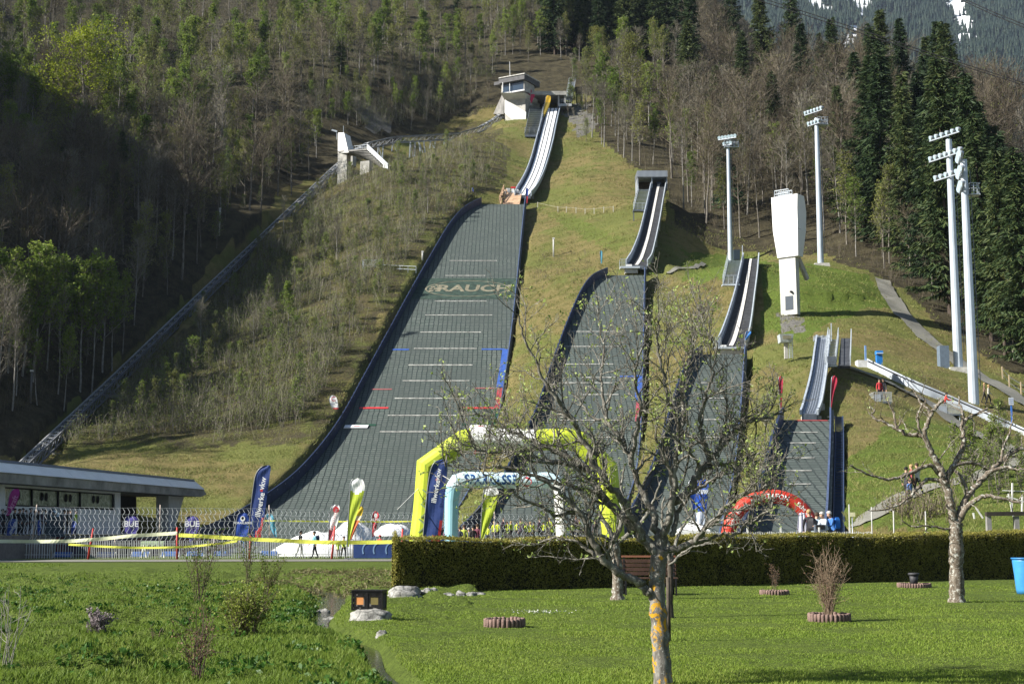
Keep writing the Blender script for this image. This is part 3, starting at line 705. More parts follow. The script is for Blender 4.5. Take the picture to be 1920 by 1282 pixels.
# --- start hall on its right
c0 = at(1026, 202, 306); t = thing('start_hall', 'low concrete start hall with a dark opening right of the start tower', 'building', tuple(c0))
def _(mb): pbox(mb, 994, 1062, 171, 178, 304.5, 9)
sub('roof_slab', t, [CONC], _)
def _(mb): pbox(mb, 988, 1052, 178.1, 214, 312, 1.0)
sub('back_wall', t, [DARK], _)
def _(mb): pbox(mb, 1046, 1049, 178.1, 206, 305, 6)
sub('side_wall', t, [CONC], _)
def _(mb): pbox(mb, 1058, 1061, 178.1, 198, 304.8, .4)
sub('post', t, [CONC], _)
def _(mb): pbox(mb, 1047, 1072, 194.5, 199, 304, 3)
dk = sub('side_deck', t, [paint((.5, .52, .54), .6)], _)
def _(mb): railing(mb, at(1049, 194.5, 304), at(1071, 194.5, 304), 1.0, 6)
sub('railing', dk, [STEEL], _)
t = thing('hillside_stairs', 'narrow grey steel stairs climbing above the start hall', 'stairs', tuple(at(1068, 190, 306)))
def _(mb): stairs(mb, at(1067, 188, 306), at(1073, 154, 319), 1.3, 26)
sub('treads', t, [paint((.45, .50, .55), .5, .2)], _)
def _(mb):
    for o in (-.75, .75): railing(mb, at(1067, 188, 306) + Vector((o, 0, 0)), at(1073, 154, 319) + Vector((o, 0, 0)), 1.0, 8)
    railing(mb, at(1068, 154, 319), at(1080, 154, 319), 1.1, 3)
sub('railing', t, [STEEL], _)
t = thing('start_stairs', 'broad dark steel stairs beside the top of the white inrun', 'stairs', tuple(at(1002, 254, 286)))
def _(mb): stairs(mb, at(997, 252, 287), at(1006, 203, 304), 2.9, 24, 0, 0, 1)
sub('treads', t, [paint((.14, .17, .20), .5, .2), paint((.22, .26, .30), .5, .2)], _)
def _(mb):
    a = at(997, 250, 287); b = at(1006, 203, 304)
    railing(mb, a + Vector((1.5, 0, 0)), b + Vector((1.5, 0, 0)), 1.0, 14); railing(mb, a + Vector((-1.5, -.3, 0)), a + Vector((1.5, -.3, 0)), 1.1, 3)
sub('railing', t, [STEEL], _)
def _(mb): pbox(mb, 984, 1010, 252.5, 256.5, 286.2, 1.6)
sub('landing', t, [STEELD], _)
# --- take-off table platform of the largest jump
t = thing('takeoff_platform', 'pale wooden platform and white rails beside the take-off of the white inrun', 'platform', tuple(at(955, 380, 247)))
def _(mb):
    A, B, Cc, D = at(943, 383.5, 245.6), at(974, 383.5, 245.6), at(978, 364, 249.5), at(950, 360, 250.5)
    d = Vector((0, 0, -.25)); mb.hexa([A + d, B + d, Cc + d, D + d, A, B, Cc, D])
sub('deck', t, [WOOD], _)
def _(mb):
    for px, Y in ((937, 247), (941, 247.5), (944, 248)): pbar(mb, (px + 1.5, 384), (px + 6, 356), Y - 1, Y + 2, .18)
    railing(mb, at(936, 382, 246), at(945, 358, 250), 1.1, 6, r=.09)
sub('wooden_rail', t, [WOOD], _)
def _(mb):
    for k in range(3): pbox(mb, 940 + k * .9, 945 + k * .9, 367 + k * 5.2, 370 + k * 5.2, 247.4 - k * .7, .05)
sub('dark_board', t, [paint((.10, .06, .05), .7)], _)
def _(mb):
    for x0, x1, y0, y1 in ((949, 956, 353, 362), (959, 964, 354, 364), (966, 972, 355, 362), (945, 950, 356, 364)): pbox(mb, x0, x1, y0, y1, 250.6, .3)
    railing(mb, at(945, 364, 250), at(958, 364, 250), .9, 5); railing(mb, at(962, 366, 249.5), at(974, 366, 249.5), .8, 5)
sub('white_panel', t, [WHITEP], _)
def _(mb): pbox(mb, 957.5, 967, 350, 353, 250.9, .3)
sub('red_cover', t, [REDM], _)

# --- start hut of the second jump
t = thing('start_hut', 'grey corrugated start hut open at the front over the second inrun', 'hut', tuple(at(1222, 352, 231)))
COR = NT('corrugated_sheet'); _p = COR.coord(); _wv = COR.add('ShaderNodeTexWave', i_Vector=_p, i_Scale=1.6); COR = COR.pbr(COR.ramp(_wv.outputs['Fac'], [(.2, (.16, .18, .21)), (.7, (.34, .37, .42))]), .45, .3, COR.bump(_wv.outputs['Fac'], .6, .05))
def _(mb): pbox(mb, 1194.5, 1251.5, 320, 331.5, 229.5, 4.2)
sub('roof', t, [COR], _)
def _(mb): pbox(mb, 1195, 1197.2, 331.6, 356, 229.8, 4.0); pbox(mb, 1249, 1251.2, 331.6, 356, 229.8, 4.0)
sub('side_wall', t, [COR], _)
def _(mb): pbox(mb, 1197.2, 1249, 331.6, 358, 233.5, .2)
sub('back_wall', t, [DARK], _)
def _(mb): pbox(mb, 1199, 1218, 341, 356, 233.2, .15)
sub('wooden_panel', t, [BROWNW], _)
def _(mb): pbox(mb, 1221.5, 1223.2, 331.6, 352, 229.8, .2)
sub('post', t, [LGREY], _)
def _(mb): pbox(mb, 1232, 1240, 341, 349, 231.5, .6)
sub('start_gate', t, [NAVYL], _)
t = thing('start_stairs', 'grey steel stairs left of the second inrun under the corrugated hut', 'stairs', tuple(at(1201, 396, 219)))
def _(mb): stairs(mb, at(1200, 394, 219.6), at(1209, 355, 230), 2.0, 16)
sub('treads', t, [paint((.27, .31, .35), .5, .25)], _)
def _(mb):
    a = at(1200, 394, 219.6); b = at(1209, 355, 230)
    for o in (-1.05, 1.05): railing(mb, a + Vector((o, 0, 0)), b + Vector((o, 0, 0)), 1.0, 8)
    railing(mb, a + Vector((-1.05, -.2, 0)), a + Vector((1.05, -.2, 0)), 1.1, 3)
sub('railing', t, [LGREY], _)
def _(mb):
    a = at(1200, 396, 219.4); mb.box(a, (2.3, 1.2, .2))
    for o in (-1, 1): mb.bar(a + Vector((o, 0, 0)), a + Vector((o, 0, -3)), .15)
sub('landing', t, [STEELD], _)
# platforms under the lips of the two middle inruns
for px0, px1, row, Y, lab in ((1163, 1200, 500, 193.4, 'steel take-off platform with a white box at the foot of the second inrun'), (1340, 1398, 651, 149.0, 'steel take-off platform on a concrete block at the foot of the third inrun')):
    c = at((px0 + px1) / 2, row, Y); t = thing('takeoff_platform', lab, 'platform', tuple(c), 0, 'take-off platforms')
    def _(mb): pbox(mb, px0, px1, row - 1, row + 2.6, Y, 1.5)
    sub('deck', t, [LGREY], _)
    def _(mb): railing(mb, at(px0, row - 1, Y + .2), at(px0 + 12, row - 1, Y + .2), 1.0, 5); railing(mb, at(px0, row - 1, Y + .2), at(px0, row - 1, Y + .2) + Vector((0, 1.4, 0)), 1.0, 2)
    sub('railing', t, [LGREY], _)
    def _(mb): pbox(mb, px0 + 9, px1 - 4, row + 2.7, row + (12 if Y > 170 else 14), Y + .3, 1.6)
    sub('concrete_block', t, [CONC], _)
    def _(mb): pbox(mb, px0 + 12, px0 + 22, row - 4.5, row - 1.2, Y + .1, .5)
    sub('camera_box', t, [WHITEP], _)
# third jump: stairs and booth
t = thing('start_stairs', 'grey steel stairs left of the third inrun', 'stairs', tuple(at(1371, 535, 170)))
def _(mb): stairs(mb, at(1370, 532, 170.5), at(1379, 488, 180), 1.75, 20)
sub('treads', t, [paint((.25, .29, .33), .5, .25)], _)
def _(mb):
    a = at(1370, 532, 170.5); b = at(1379, 488, 180)
    for o in (-.95, .95): railing(mb, a + Vector((o, 0, 0)), b + Vector((o, 0, 0)), 1.0, 9)
    railing(mb, a + Vector((-.95, -.2, 0)), a + Vector((.95, -.2, 0)), 1.0, 3)
sub('railing', t, [LGREY], _)
def _(mb): a = at(1370, 535, 170.2); mb.box(a, (2.1, 1.0, .18))
sub('landing', t, [LGREY], _)
t = thing('start_booth', 'small dark booth with a slim mast at the head of the third inrun', 'booth', tuple(at(1382, 486, 181)))
def _(mb): pbox(mb, 1376, 1388, 468, 487, 181, .9)
sub('cabin', t, [paint((.03, .045, .06), .5)], _)
def _(mb): pbar(mb, (1392, 488), (1392, 460), 180, 180, .09)
sub('mast', t, [LGREY], _)
# smallest jump: stairs, dark board and tarpaulin
t = thing('start_stairs', 'narrow steel stairs right of the smallest grey inrun', 'stairs', tuple(at(1558, 686, 113)))
def _(mb): stairs(mb, at(1557, 684, 112.8), at(1563, 636, 119.5), .82, 17)
sub('treads', t, [paint((.34, .37, .40), .5, .25)], _)
def _(mb):
    a = at(1557, 684, 112.8); b = at(1563, 636, 119.5)
    for o in (-.43, .43): railing(mb, a + Vector((o, 0, 0)), b + Vector((o, 0, 0)), 1.0, 8, r=.04)
    pbar(mb, (1559, 640), (1558.5, 606), 118, 118, .07); pbar(mb, (1556, 650), (1555.5, 617), 117, 117, .06)
sub('railing', t, [LGREY], _)
def _(mb): pbox(mb, 1549.5, 1570, 684.2, 687, 112.4, .8)
sub('landing', t, [LGREY], _)
def _(mb): pbox(mb, 1551, 1568, 668, 684, 112.3, .08)
sub('grey_board', t, [STEELD], _)
t = thing('dark_ramp', 'dark grey slatted ramp beside the smallest start stairs', 'ramp', tuple(at(1584, 686, 113)))
def _(mb):
    A, B, Cc, D = at(1571.5, 685.5, 112.9), at(1594, 685.5, 112.9), at(1596, 634, 119.6), at(1577, 634, 119.6)
    d = Vector((0, .1, -.2)); mb.hexa([A + d, B + d, Cc + d, D + d, A, B, Cc, D])
sub('ramp_panel', t, [paint((.055, .06, .07), .7, 0, .25, 2)], _)
def _(mb): railing(mb, at(1594.5, 685, 112.9), at(1596.5, 634, 119.6), .8, 9, r=.05)
sub('railing', t, [LGREY], _)
t = thing('start_cover', 'grey tarpaulin cover draped over the head of the smallest inrun', 'cover', tuple(at(1540, 634, 119.5)))
def _(mb):
    for i in range(7):
        a = at(1527 + i * 4, 628 + (i % 2) * 1.4 + abs(i - 3) * .2, 119.8); b = at(1531 + i * 4, 628 + ((i + 1) % 2) * 1.4, 119.8)
        a2 = at(1527 + i * 4, 638 if i in (0, 6) else 635, 119.4); b2 = at(1531 + i * 4, 638 if i in (5, 6) else 635, 119.4)
        d = Vector((0, .5, -.05)); mb.hexa([a2, b2, b2 + d, a2 + d, a, b, b + d, a + d])
sub('tarpaulin', t, [paint((.17, .19, .20), .6, 0, .25, 4)], _)
t = thing('ski_jump_side_stairs', 'dark steel grating steps along the right edge of the smallest slope', 'stairs', tuple(spt(HS['tiny'], 12, 1)))
def _(mb):
    T = HS['tiny']; s = .5
    while s < T['s'][-1] - 6:
        p = spt(T, s, 1, 0, .65); mb.box(p + Vector((0, 0, .3)), (.5, .22, .05)); s += .36
    for o in (.38, .92):
        for i in range(12):
            S = T['s'][-1] - 6; mb.bar(spt(T, S * i / 12, 1, 0, o) + Vector((0, 0, -.5)), spt(T, S * (i + 1) / 12, 1, 0, o) + Vector((0, 0, -.5)), .06, 1.6)
sub('treads', t, [paint((.05, .075, .14), .5, .2)], _)

# --- judges' tower
rz = math.radians(-38); Y = 160.0
c0 = at(1480, 586, Y); t = thing('judges_tower', 'tall white judges tower with a bulging head on a slim concrete stem', 'tower', tuple(c0))
ax = Vector((-math.sin(rz), math.cos(rz), 0)); sx = Vector((math.cos(rz), math.sin(rz), 0))
o = c0.copy()
def tp(u, d, row): return Vector((o.x, o.y, 0)) + sx * u + ax * d + Vector((0, 0, at(1480, row, Y).z))
k = Y / F / math.cos(rz)
def ring(row, u0, u1, d0, d1): return [tp(u0, d0, row), tp(u1, d0, row), tp(u1, d1, row), tp(u0, d1, row)]
def loft(mb, rings, m=0):
    for a, b in zip(rings[:-1], rings[1:]):
        for i in range(4): mb.face([a[i], a[(i + 1) % 4], b[(i + 1) % 4], b[i]], m)
    mb.face(rings[0][::-1], m); mb.face(rings[-1], m)
def _(mb): loft(mb, [ring(590, -14 * k, 13 * k, 0, .75), ring(481, -15 * k, 12 * k, 0, .9)])
stem = sub('stem', t, [paint((.52, .52, .50), .85, 0, .18, .6)], _)
def _(mb): loft(mb, [ring(482, -16 * k, 18 * k, -.2, 1.0), ring(432, -21 * k, 20 * k, -.4, 1.7), ring(395, -22 * k, 20 * k, -.4, 1.9), ring(368, -22.5 * k, 21 * k, -.4, 1.3)])
head = sub('head', t, [paint((.80, .80, .80), .6, 0, .04, .5)], _)
def _(mb): loft(mb, [ring(432.6, -21.2 * k, 20.2 * k, -.415, .4), ring(431.6, -21.2 * k, 20.2 * k, -.415, .4)])
sub('panel_joint', head, [paint((.5, .5, .5), .6)], _)
def _(mb): railing(mb, tp(-20 * k, .1, 368), tp(3 * k, .1, 368), .85, 6, r=.06); railing(mb, tp(-20 * k, 1.0, 368), tp(3 * k, 1.0, 368), .85, 6, r=.06)
sub('roof_railing', t, [LGREY], _)
def _(mb): loft(mb, [ring(581, -6 * k, 7 * k, -.03, .1), ring(555, -6 * k, 7 * k, -.03, .1)])
sub('door', stem, [paint((.05, .065, .085), .4)], _)
def _(mb): mb.bar(tp(10 * k, 1.0, 482), tp(14 * k, 2.6, 520), .35, .5)
sub('rear_strut', t, [CONC], _)
def _(mb): mb.bar(tp(5 * k, -.3, 548), tp(5 * k, 0, 548), .2)
sub('camera', stem, [DARK], _)
# --- the small observation box
t = thing('coach_booth', 'small metal booth on a thin post with a ladder, between the third and smallest inruns', 'booth', tuple(at(1476, 671, 134)))
def _(mb):
    pbox(mb, 1471, 1478, 640, 672, 134, .4)
sub('post', t, [CONC], _)
def _(mb):
    a = [at(1464, 641, 133.4), at(1486, 641, 133.4), at(1488, 626, 133.2), at(1462, 626, 133.2)]; b = Vector((0, 1.3, .0))
    mb.hexa([a[0], a[1], a[1] + b, a[0] + b, a[3], a[2], a[2] + b, a[3] + b])
sub('cabin', t, [paint((.50, .55, .58), .5, .2, .2)], _)
def _(mb): pbox(mb, 1468, 1484, 628.5, 635, 133.1, .1)
sub('opening', t, [paint((.20, .19, .13), .8)], _)
def _(mb):
    for q in range(8): pbar(mb, (1479.5, 644 + q * 3.6), (1486, 644 + q * 3.6), 133.6, 133.6, .05)
    pbar(mb, (1479.5, 641), (1480, 672), 133.7, 133.7, .05); pbar(mb, (1486, 641), (1486.5, 672), 133.7, 133.7, .05)
sub('ladder', t, [LGREY], _)

# --- inclined lift
pts = [at(*q) for q in TR]
path = []
for i in range(len(pts) - 1):
    n = max(1, int((pts[i + 1] - pts[i]).length / 2.2))
    path += [pts[i].lerp(pts[i + 1], j / n) for j in range(n)]
path.append(pts[-1])
t = thing('inclined_lift', 'long dark steel truss track of the inclined lift climbing the left slope', 'lift', tuple(pts[0]))
RL = paint((.38, .39, .40), .5, .3, .2); RLD = paint((.20, .21, .23), .6, .2, .25)
def side_of(i):
    d = (path[min(i + 1, len(path) - 1)] - path[max(i - 1, 0)]); d.z = 0; d.normalize(); return Vector((d.y, -d.x, 0))
for sg in (-1, 1):
    def _(mb):
        for i in range(len(path) - 1):
            a = path[i] + side_of(i) * .55 * sg; b = path[i + 1] + side_of(i + 1) * .55 * sg
            mb.bar(a, b, .16, .22); mb.bar(a - Vector((0, 0, 1.2)), b - Vector((0, 0, 1.2)), .13, .18)
            mb.bar(a - Vector((0, 0, 1.2)), b, .09); mb.bar(a - Vector((0, 0, 1.2)), a, .09)
    sub('truss_girder', t, [RL if sg < 0 else RLD], _)
def _(mb):
    for i in range(len(path) - 1):
        for f in (0, .5):
            p = path[i].lerp(path[i + 1], f); q = side_of(i); mb.bar(p - q * .53, p + q * .53, .16, .12, 0 if f else 1)
        for o in (-.3, .3): mb.bar(path[i] + side_of(i) * o + Vector((0, 0, .03)), path[i + 1] + side_of(i + 1) * o + Vector((0, 0, .03)), .08, .1)
sub('sleepers', t, [STEELD, paint((.42, .43, .44), .5, .2)], _)
for px, row, Y in [(90, 826, 161), (205, 717, 183), (300, 626, 201.5), (420, 511, 225), (480, 454, 236.5), (600, 340, 260)]:
    p = at(px, row, Y); g = gz1(p.x, p.y) - .4
    mb = WB()
    for o in (-.6, .6): mb.bar((p.x + o, p.y, p.z - 1.2), (p.x + o * 1.8, p.y + .6, min(g, p.z - 2)), .2)
    mb.bar((p.x - .6, p.y, p.z - 1.2), (p.x + .6, p.y, p.z - 1.2), .2); mb.build('support', [RLD], t, org=root_loc(t))
    mb = WB(); mb.box((p.x, p.y + .6, min(g, p.z - 2)), (3.4, 1.6, 1.2)); mb.build('footing', [CONCD], t, org=root_loc(t))
for px, row, Y, foot, xo in [(714, 262, 279, 300, 0), (741, 259, 283, 284, 0), (774, 256, 287, 306, 1), (790, 256, 288.5, 306, 1), (812, 255, 291.5, 279, 0), (838, 254, 294.5, 277, 0), (850, 252, 295.5, 277, 0), (866, 250, 298, 262, 0), (880, 246, 300, 258, 0)]:
    p = at(px, row, Y); q = at(px + (5 if xo and px > 780 else -2), foot, Y)
    def _(mb): mb.bar(p - Vector((.5, 0, 1)), q - Vector((.5, 0, 0)), .3 if xo else .22); mb.bar(p + Vector((.5, 0, -1)), q + Vector((.5, 0, 0)), .3 if xo else .22); mb.bar(p - Vector((.5, 0, 1)), q + Vector((.5, 0, 0)), .12)
    sub('trestle', t, [paint((.40, .44, .48), .45, .2, .2)], _)
for x0, x1, y0, y1, Y in ((768, 779, 308, 326, 286), (784, 800, 305, 330, 287), (836, 857, 278, 290, 294)):
    def _(mb): pbox(mb, x0, x1, y0, y1, Y, 2)
    sub('pier', t, [CONC], _)
t = thing('lift_platform', 'concrete lift station with white slabs and a stepped deck on pillars', 'station', tuple(at(665, 350, 262)))
rz = math.radians(-20)
def _(mb):
    P = [at(633.5, 249, 262), at(645, 249, 261), at(653.5, 286, 260), at(633.5, 287, 262)]; mb.prism(P, (.35, .94, 0), 2.6)
sub('tower_slab', t, [WHITEP], _)
for x0, x1, y0, y1, Y, m in ((633, 650, 287, 350, 261.5, CONC), (675, 692, 302, 357, 257, CONC), (694, 710, 318, 354, 259, CONC), (711, 731, 320, 340, 262, CONC), (657, 661, 288, 310, 267, CONC)):
    def _(mb): pbox(mb, x0, x1, y0, y1, Y, 1.6, rz)
    sub('pillar', t, [m], _)
def _(mb):
    n = 12
    for i in range(n):
        f = i / n; a = at(640 + 0 * f, 286, 260); 
        p0 = at(636 + 52 * f, 285 + 5 * f, 262 - 3 * f); p1 = at(690 + 36 * f, 281 + 34 * f, 258 - 2 * f)
        mb.bar(p0 + Vector((0, f * 3, 0)), p1 + Vector((0, f * 2, 0)), .75, .3)
sub('deck', t, [CONCD], _)
def _(mb):
    for a, b in (((688, 270), (727, 307)), ((718, 308), (748, 330))):
        A, B = at(a[0], a[1], 257), at(b[0], b[1], 254); d = Vector((0, 0, 1.0)); e = Vector((.15, .15, 0))
        mb.hexa([A - d, B - d, B - d + e, A - d + e, A, B, B + e, A + e])
sub('parapet', t, [paint((.66, .69, .71), .6)], _)
def _(mb):
    railing(mb, at(654, 285, 262), at(688, 281, 259), 1.0, 8, r=.05)
    mb.bar(at(631, 262, 262), at(631, 247, 262), .08); pbar(mb, (632, 247), (622, 244), 262, 262, .3); pbar(mb, (644, 249), (644, 236), 262, 262, .07)
sub('railing', t, [LGREY], _)
t = thing('terrace_slabs', 'row of tilted pale slabs stepping down the slope below the lift station', 'slabs', tuple(at(830, 345, 250)))
for x, y in ((797, 330), (811, 330), (827, 337), (843, 345)):
    def _(mb):
        A, B = at(x, y, 252), at(x + 11, y + 15, 250); d = Vector((0, 0, .9)); e = Vector((.5, 1.6, 0)); mb.hexa([A - d, B - d, B - d + e, A - d + e, A, B, B + e, A + e])
    sub('slab', t, [paint((.45, .48, .50), .6)], _)

# --- coach's balcony on the left slope
t = thing('coach_platform', 'small scaffold balcony with railings on the left of the widest slope', 'platform', tuple(at(700, 525, 208)))
def _(mb): pbox(mb, 681, 719, 505, 508, 208, 2)
sub('deck', t, [STEELD], _)
def _(mb):
    for x in (689, 719): pbar(mb, (x, 508), (x, 526), 208, 208, .1)
    pbar(mb, (681, 508), (690, 526), 209, 209, .08)
sub('legs_frame', t, [LGREY], _)
def _(mb):
    railing(mb, at(679, 506, 208), at(719, 506, 208), 1.5, 16, r=.05)
    A = at(679, 506, 208); railing(mb, A, A + Vector((0, 2, 0)), 1.5, 5, r=.05)
    railing(mb, at(720, 509, 208.5), at(780, 512, 206), 1.0, 4, r=.05)
sub('railing', t, [paint((.5, .56, .60), .4, .2)], _)

# --- floodlight masts
LAMPG = NT('lamp_glass'); LAMPG = LAMPG.pbr((.42, .54, .62), .12, 0, None, .7)
def flood(px, base, top, Y, r0, r1, arms, label, plat=None, plinth=None, box=None):
    b = at(px[0], base, Y); tp_ = at(px[1], top, Y); b.x = (b.x + tp_.x) / 2; tp_.x = b.x
    t = thing('floodlight_mast', label, 'floodlight', tuple(b), 0, 'floodlight masts around the hills')
    PM = paint((.50, .56, .63), .35, .25, .1, .5)
    mb = WB(); mb.tube([b + Vector((0, 0, -.3)), b.lerp(tp_, .5), tp_], [r0, (r0 + r1) / 2, r1], 12, sm=False); mb.build('pole', [PM], t, org=b)
    if plinth:
        mb = WB(); a = plinth; mb.hexa([b + Vector(q) for q in ((-a, -a, -1.6), (a, -a, -1.6), (a, a, -1.6), (-a, a, -1.6), (-a * .75, -a * .75, .35), (a * .75, -a * .75, .35), (a * .75, a * .75, .35), (-a * .75, a * .75, .35))]); mb.build('plinth', [CONC], t, org=b)
    if box:
        mb = WB(); mb.box(b + Vector(box[0]), box[1]); mb.build('switch_cabinet', [paint((.13, .17, .22), .5)], t, org=b)
    for z, d, n, sp, aim, r in arms:
        c = Vector((b.x, b.y, tp_.z + z)); d = Vector(d).normalized(); aim = Vector(aim).normalized(); c = c + aim * (r1 + .15)
        mb = WB(); mb.bar(c - d * sp * (n - 1) / 2 - d * .2, c + d * sp * (n - 1) / 2 + d * .2, .12)
        mb.bar(Vector((b.x, b.y, c.z)), c, .14); arm = mb.build('crossarm', [STEEL], t, org=b)
        for i in range(n):
            p = c + d * sp * (i - (n - 1) / 2) + Vector((0, 0, r + .06)); ll = (aim + Vector((0, 0, -.35))).normalized()
            mb = WB(); mb.tube([p - ll * r * 1.2, p - ll * r * .5, p + ll * r * .45], [r * .45, r * .8, r], 10); mb.tube([p + ll * r * .45, p + ll * r * .52], [r * .93, r * .93], 10, 1); mb.bar(p, p - Vector((0, 0, r)), .06)
            mb.build('lamp', [paint((.42, .45, .48), .3, .3), LAMPG], arm, org=b)
    if plat:
        z, wd, dp, off = plat; c = Vector((b.x + off[0], b.y + off[1], tp_.z + z)); mb = WB(); mb.box(c, (wd, dp, .1))
        for s in (-1, 1):
            A = c + Vector((-wd / 2, s * dp / 2, 0)); railing(mb, A, A + Vector((wd, 0, 0)), 1.0, 3, r=.06); A = c + Vector((s * wd / 2, -dp / 2, 0)); railing(mb, A, A + Vector((0, dp, 0)), 1.0, 2, r=.06)
        mb.build('maintenance_platform', [paint((.45, .50, .55), .4, .3)], t, org=b)
    mb = WB(); a = b + Vector((r0 + .15, -.1, 2)); e = Vector((b.x + r1 + .2, b.y - .1, tp_.z - 1.0)); mb.bar(a, e, .05)
    for i in range(10): p = a.lerp(e, i / 9); mb.bar(p, p - Vector((.2, 0, 0)), .04)
    mb.build('cable_ladder', [STEELD], t, org=b)
    return t
L = (-1, -.15, 0)
flood((1795, 1781), 697, 262, 138, .46, .30, [(.3, (-.55, 1, 0), 6, .72, L, .24), (-1.8, (-.5, 1, 0), 7, .68, L, .26), (-3.9, (-.5, 1, 0), 5, .72, L, .26)], 'tall floodlight mast with three slanting lamp rows, on a concrete plinth beside a cabinet', None, 1.5, ((-1.5, -.2, 1.0), (.9, 1, 3.0)))
flood((1825, 1808), 766, 300, 123, .46, .30, [(-.1, (.25, 1, 0), 5, .6, (-1, -.4, 0), .29), (-1.5, (.25, 1, 0), 6, .6, (-1, -.4, 0), .29), (-2.8, (.25, 1, 0), 5, .6, (-1, -.4, 0), .29)], 'nearest floodlight mast with lamps on its left and a service basket on its right', (-3.2, .9, .9, (.8, 0, 0)))
flood((1540, 1530), 500, 222, 192, .44, .29, [(.8, (-.6, .9, 0), 6, .6, L, .27), (-.9, (-.6, .9, 0), 4, .62, L, .29)], 'floodlight mast behind the white judges tower, on a fenced concrete base', (-1.0, 1.4, 1.2, (.8, 0, 0)), 1.3)
flood((1369, 1366), 489, 266, 215, .40, .26, [(.4, (1, -.6, 0), 6, .52, (-.5, -1, 0), .27), (-.6, (1, -.6, 0), 3, .55, (-.5, -1, 0), .25)], 'floodlight mast with a level lamp row in front of the dark spruce', (-.9, 2.2, 1.0, (.5, 0, 0)))
# ------------------------------------------------------------------ people: one continuous body each, grown from a jointed skeleton
SKIN = paint((.48, .29, .20), .6, 0, .08, 8.0)
HAIRS = {'brown': paint((.05, .03, .018), .7), 'grey': paint((.42, .40, .38), .7), 'blond': paint((.38, .26, .12), .7), 'black': paint((.012, .011, .011), .6)}
def skel(pose):
    """joints (x right, y back, z up; facing -y), radius, parent, zone"""
    J = {}
    def a(n, p, r, par, zone): J[n] = (Vector(p), r, par, zone)
    sit = pose == 'sit'; hz = .52 if sit else .93
    lean = {'lean': .30, 'bend': .24, 'walk': .06}.get(pose, 0.0)
    def tor(x, h, y=0.0): return (x, -h * lean + y, hz + h * (1 - lean * .25))
    a('pelvis', (0, 0, hz), .135, None, 'leg'); a('waist', tor(0, .14), .125, 'pelvis', 'top'); a('chest', tor(0, .34), .15, 'waist', 'top'); a('yoke', tor(0, .49), .115, 'chest', 'top')
    a('neck', tor(0, .575), .052, 'yoke', 'skin'); a('jaw', tor(0, .66, -.025), .072, 'neck', 'skin'); a('skull', tor(0, .745, -.012), .098, 'jaw', 'skin'); a('crown', tor(0, .80, .0), .075, 'skull', 'skin')
    a('nose', tor(0, .69, -.118), .014, 'jaw', 'skin')
    for sg, s in ((-1, 'r'), (1, 'l')):
        a('hip' + s, (sg * .095, 0, hz - .06), .098, 'pelvis', 'leg')
        st = {'walk': sg * .2}.get(pose, 0)
        if sit:
            a('knee' + s, (sg * .12, -.42, hz - .02), .066, 'hip' + s, 'leg'); a('shin' + s, (sg * .12, -.44, .28), .058, 'knee' + s, 'leg'); a('ankle' + s, (sg * .12, -.42, .09), .045, 'shin' + s, 'leg')
            f = Vector((sg * .13, -.44, .045))
        else:
            a('knee' + s, (sg * .105, -.02 - st * .6, .50), .068, 'hip' + s, 'leg'); a('shin' + s, (sg * .108, .02 - st * .7, .32), .060, 'knee' + s, 'leg'); a('ankle' + s, (sg * .11, .03 - st * 1.2, .09), .043, 'shin' + s, 'leg')
            f = Vector((sg * .115, -.01 - st * 1.2, .05))
        a('heel' + s, tuple(f), .045, 'ankle' + s, 'shoe'); a('toe' + s, tuple(f + Vector((sg * .02, -.16, -.008))), .036, 'heel' + s, 'shoe')
        a('sho' + s, tor(sg * .175, .475), .072, 'yoke', 'top')
        sh = J['sho' + s][0]
        if pose == 'lean' or sit: el = sh + Vector((sg * .05, -.12, -.25)); ha = el + Vector((-sg * .07, -.23, .02))
        elif pose == 'photo': el = sh + Vector((sg * .08, -.16, -.16)); ha = el + Vector((-sg * .14, -.14, .22))
        elif pose == 'walk': el = sh + Vector((sg * .05, sg * .1, -.28)); ha = el + Vector((0, sg * .08 - .12, -.2))
        elif pose == 'bend': el = sh + Vector((sg * .04, -.16, -.22)); ha = el + Vector((-sg * .02, -.22, -.04))
        else: el = sh + Vector((sg * .06, .03, -.28)); ha = el + Vector((sg * .0, -.08, -.24))
        a('elb' + s, el, .047, 'sho' + s, 'top'); wr = el.lerp(ha, .92); a('wri' + s, wr, .034, 'elb' + s, 'top')
        d = (ha - el).normalized(); x = Vector((0, 0, 1)).cross(d); x = (x if x.length > .1 else Vector((1, 0, 0))).normalized()
        pm = wr + d * .055; a('palm' + s, pm, .034, 'wri' + s, 'skin')
        for q, ln in enumerate((.058, .07, .066, .05)):
            k0 = pm + d * .035 + x * (q - 1.5) * .019; a('kn%d' % q + s, k0, .0105, 'palm' + s, 'skin'); a('ti%d' % q + s, k0 + d * ln * .8 + Vector((0, 0, -.022)), .0085, 'kn%d' % q + s, 'skin')
        a('th' + s, pm - x * sg * .045 + d * .01, .0115, 'palm' + s, 'skin'); a('tt' + s, pm - x * sg * .06 + d * .05, .0095, 'th' + s, 'skin')
    return J
_body = {}
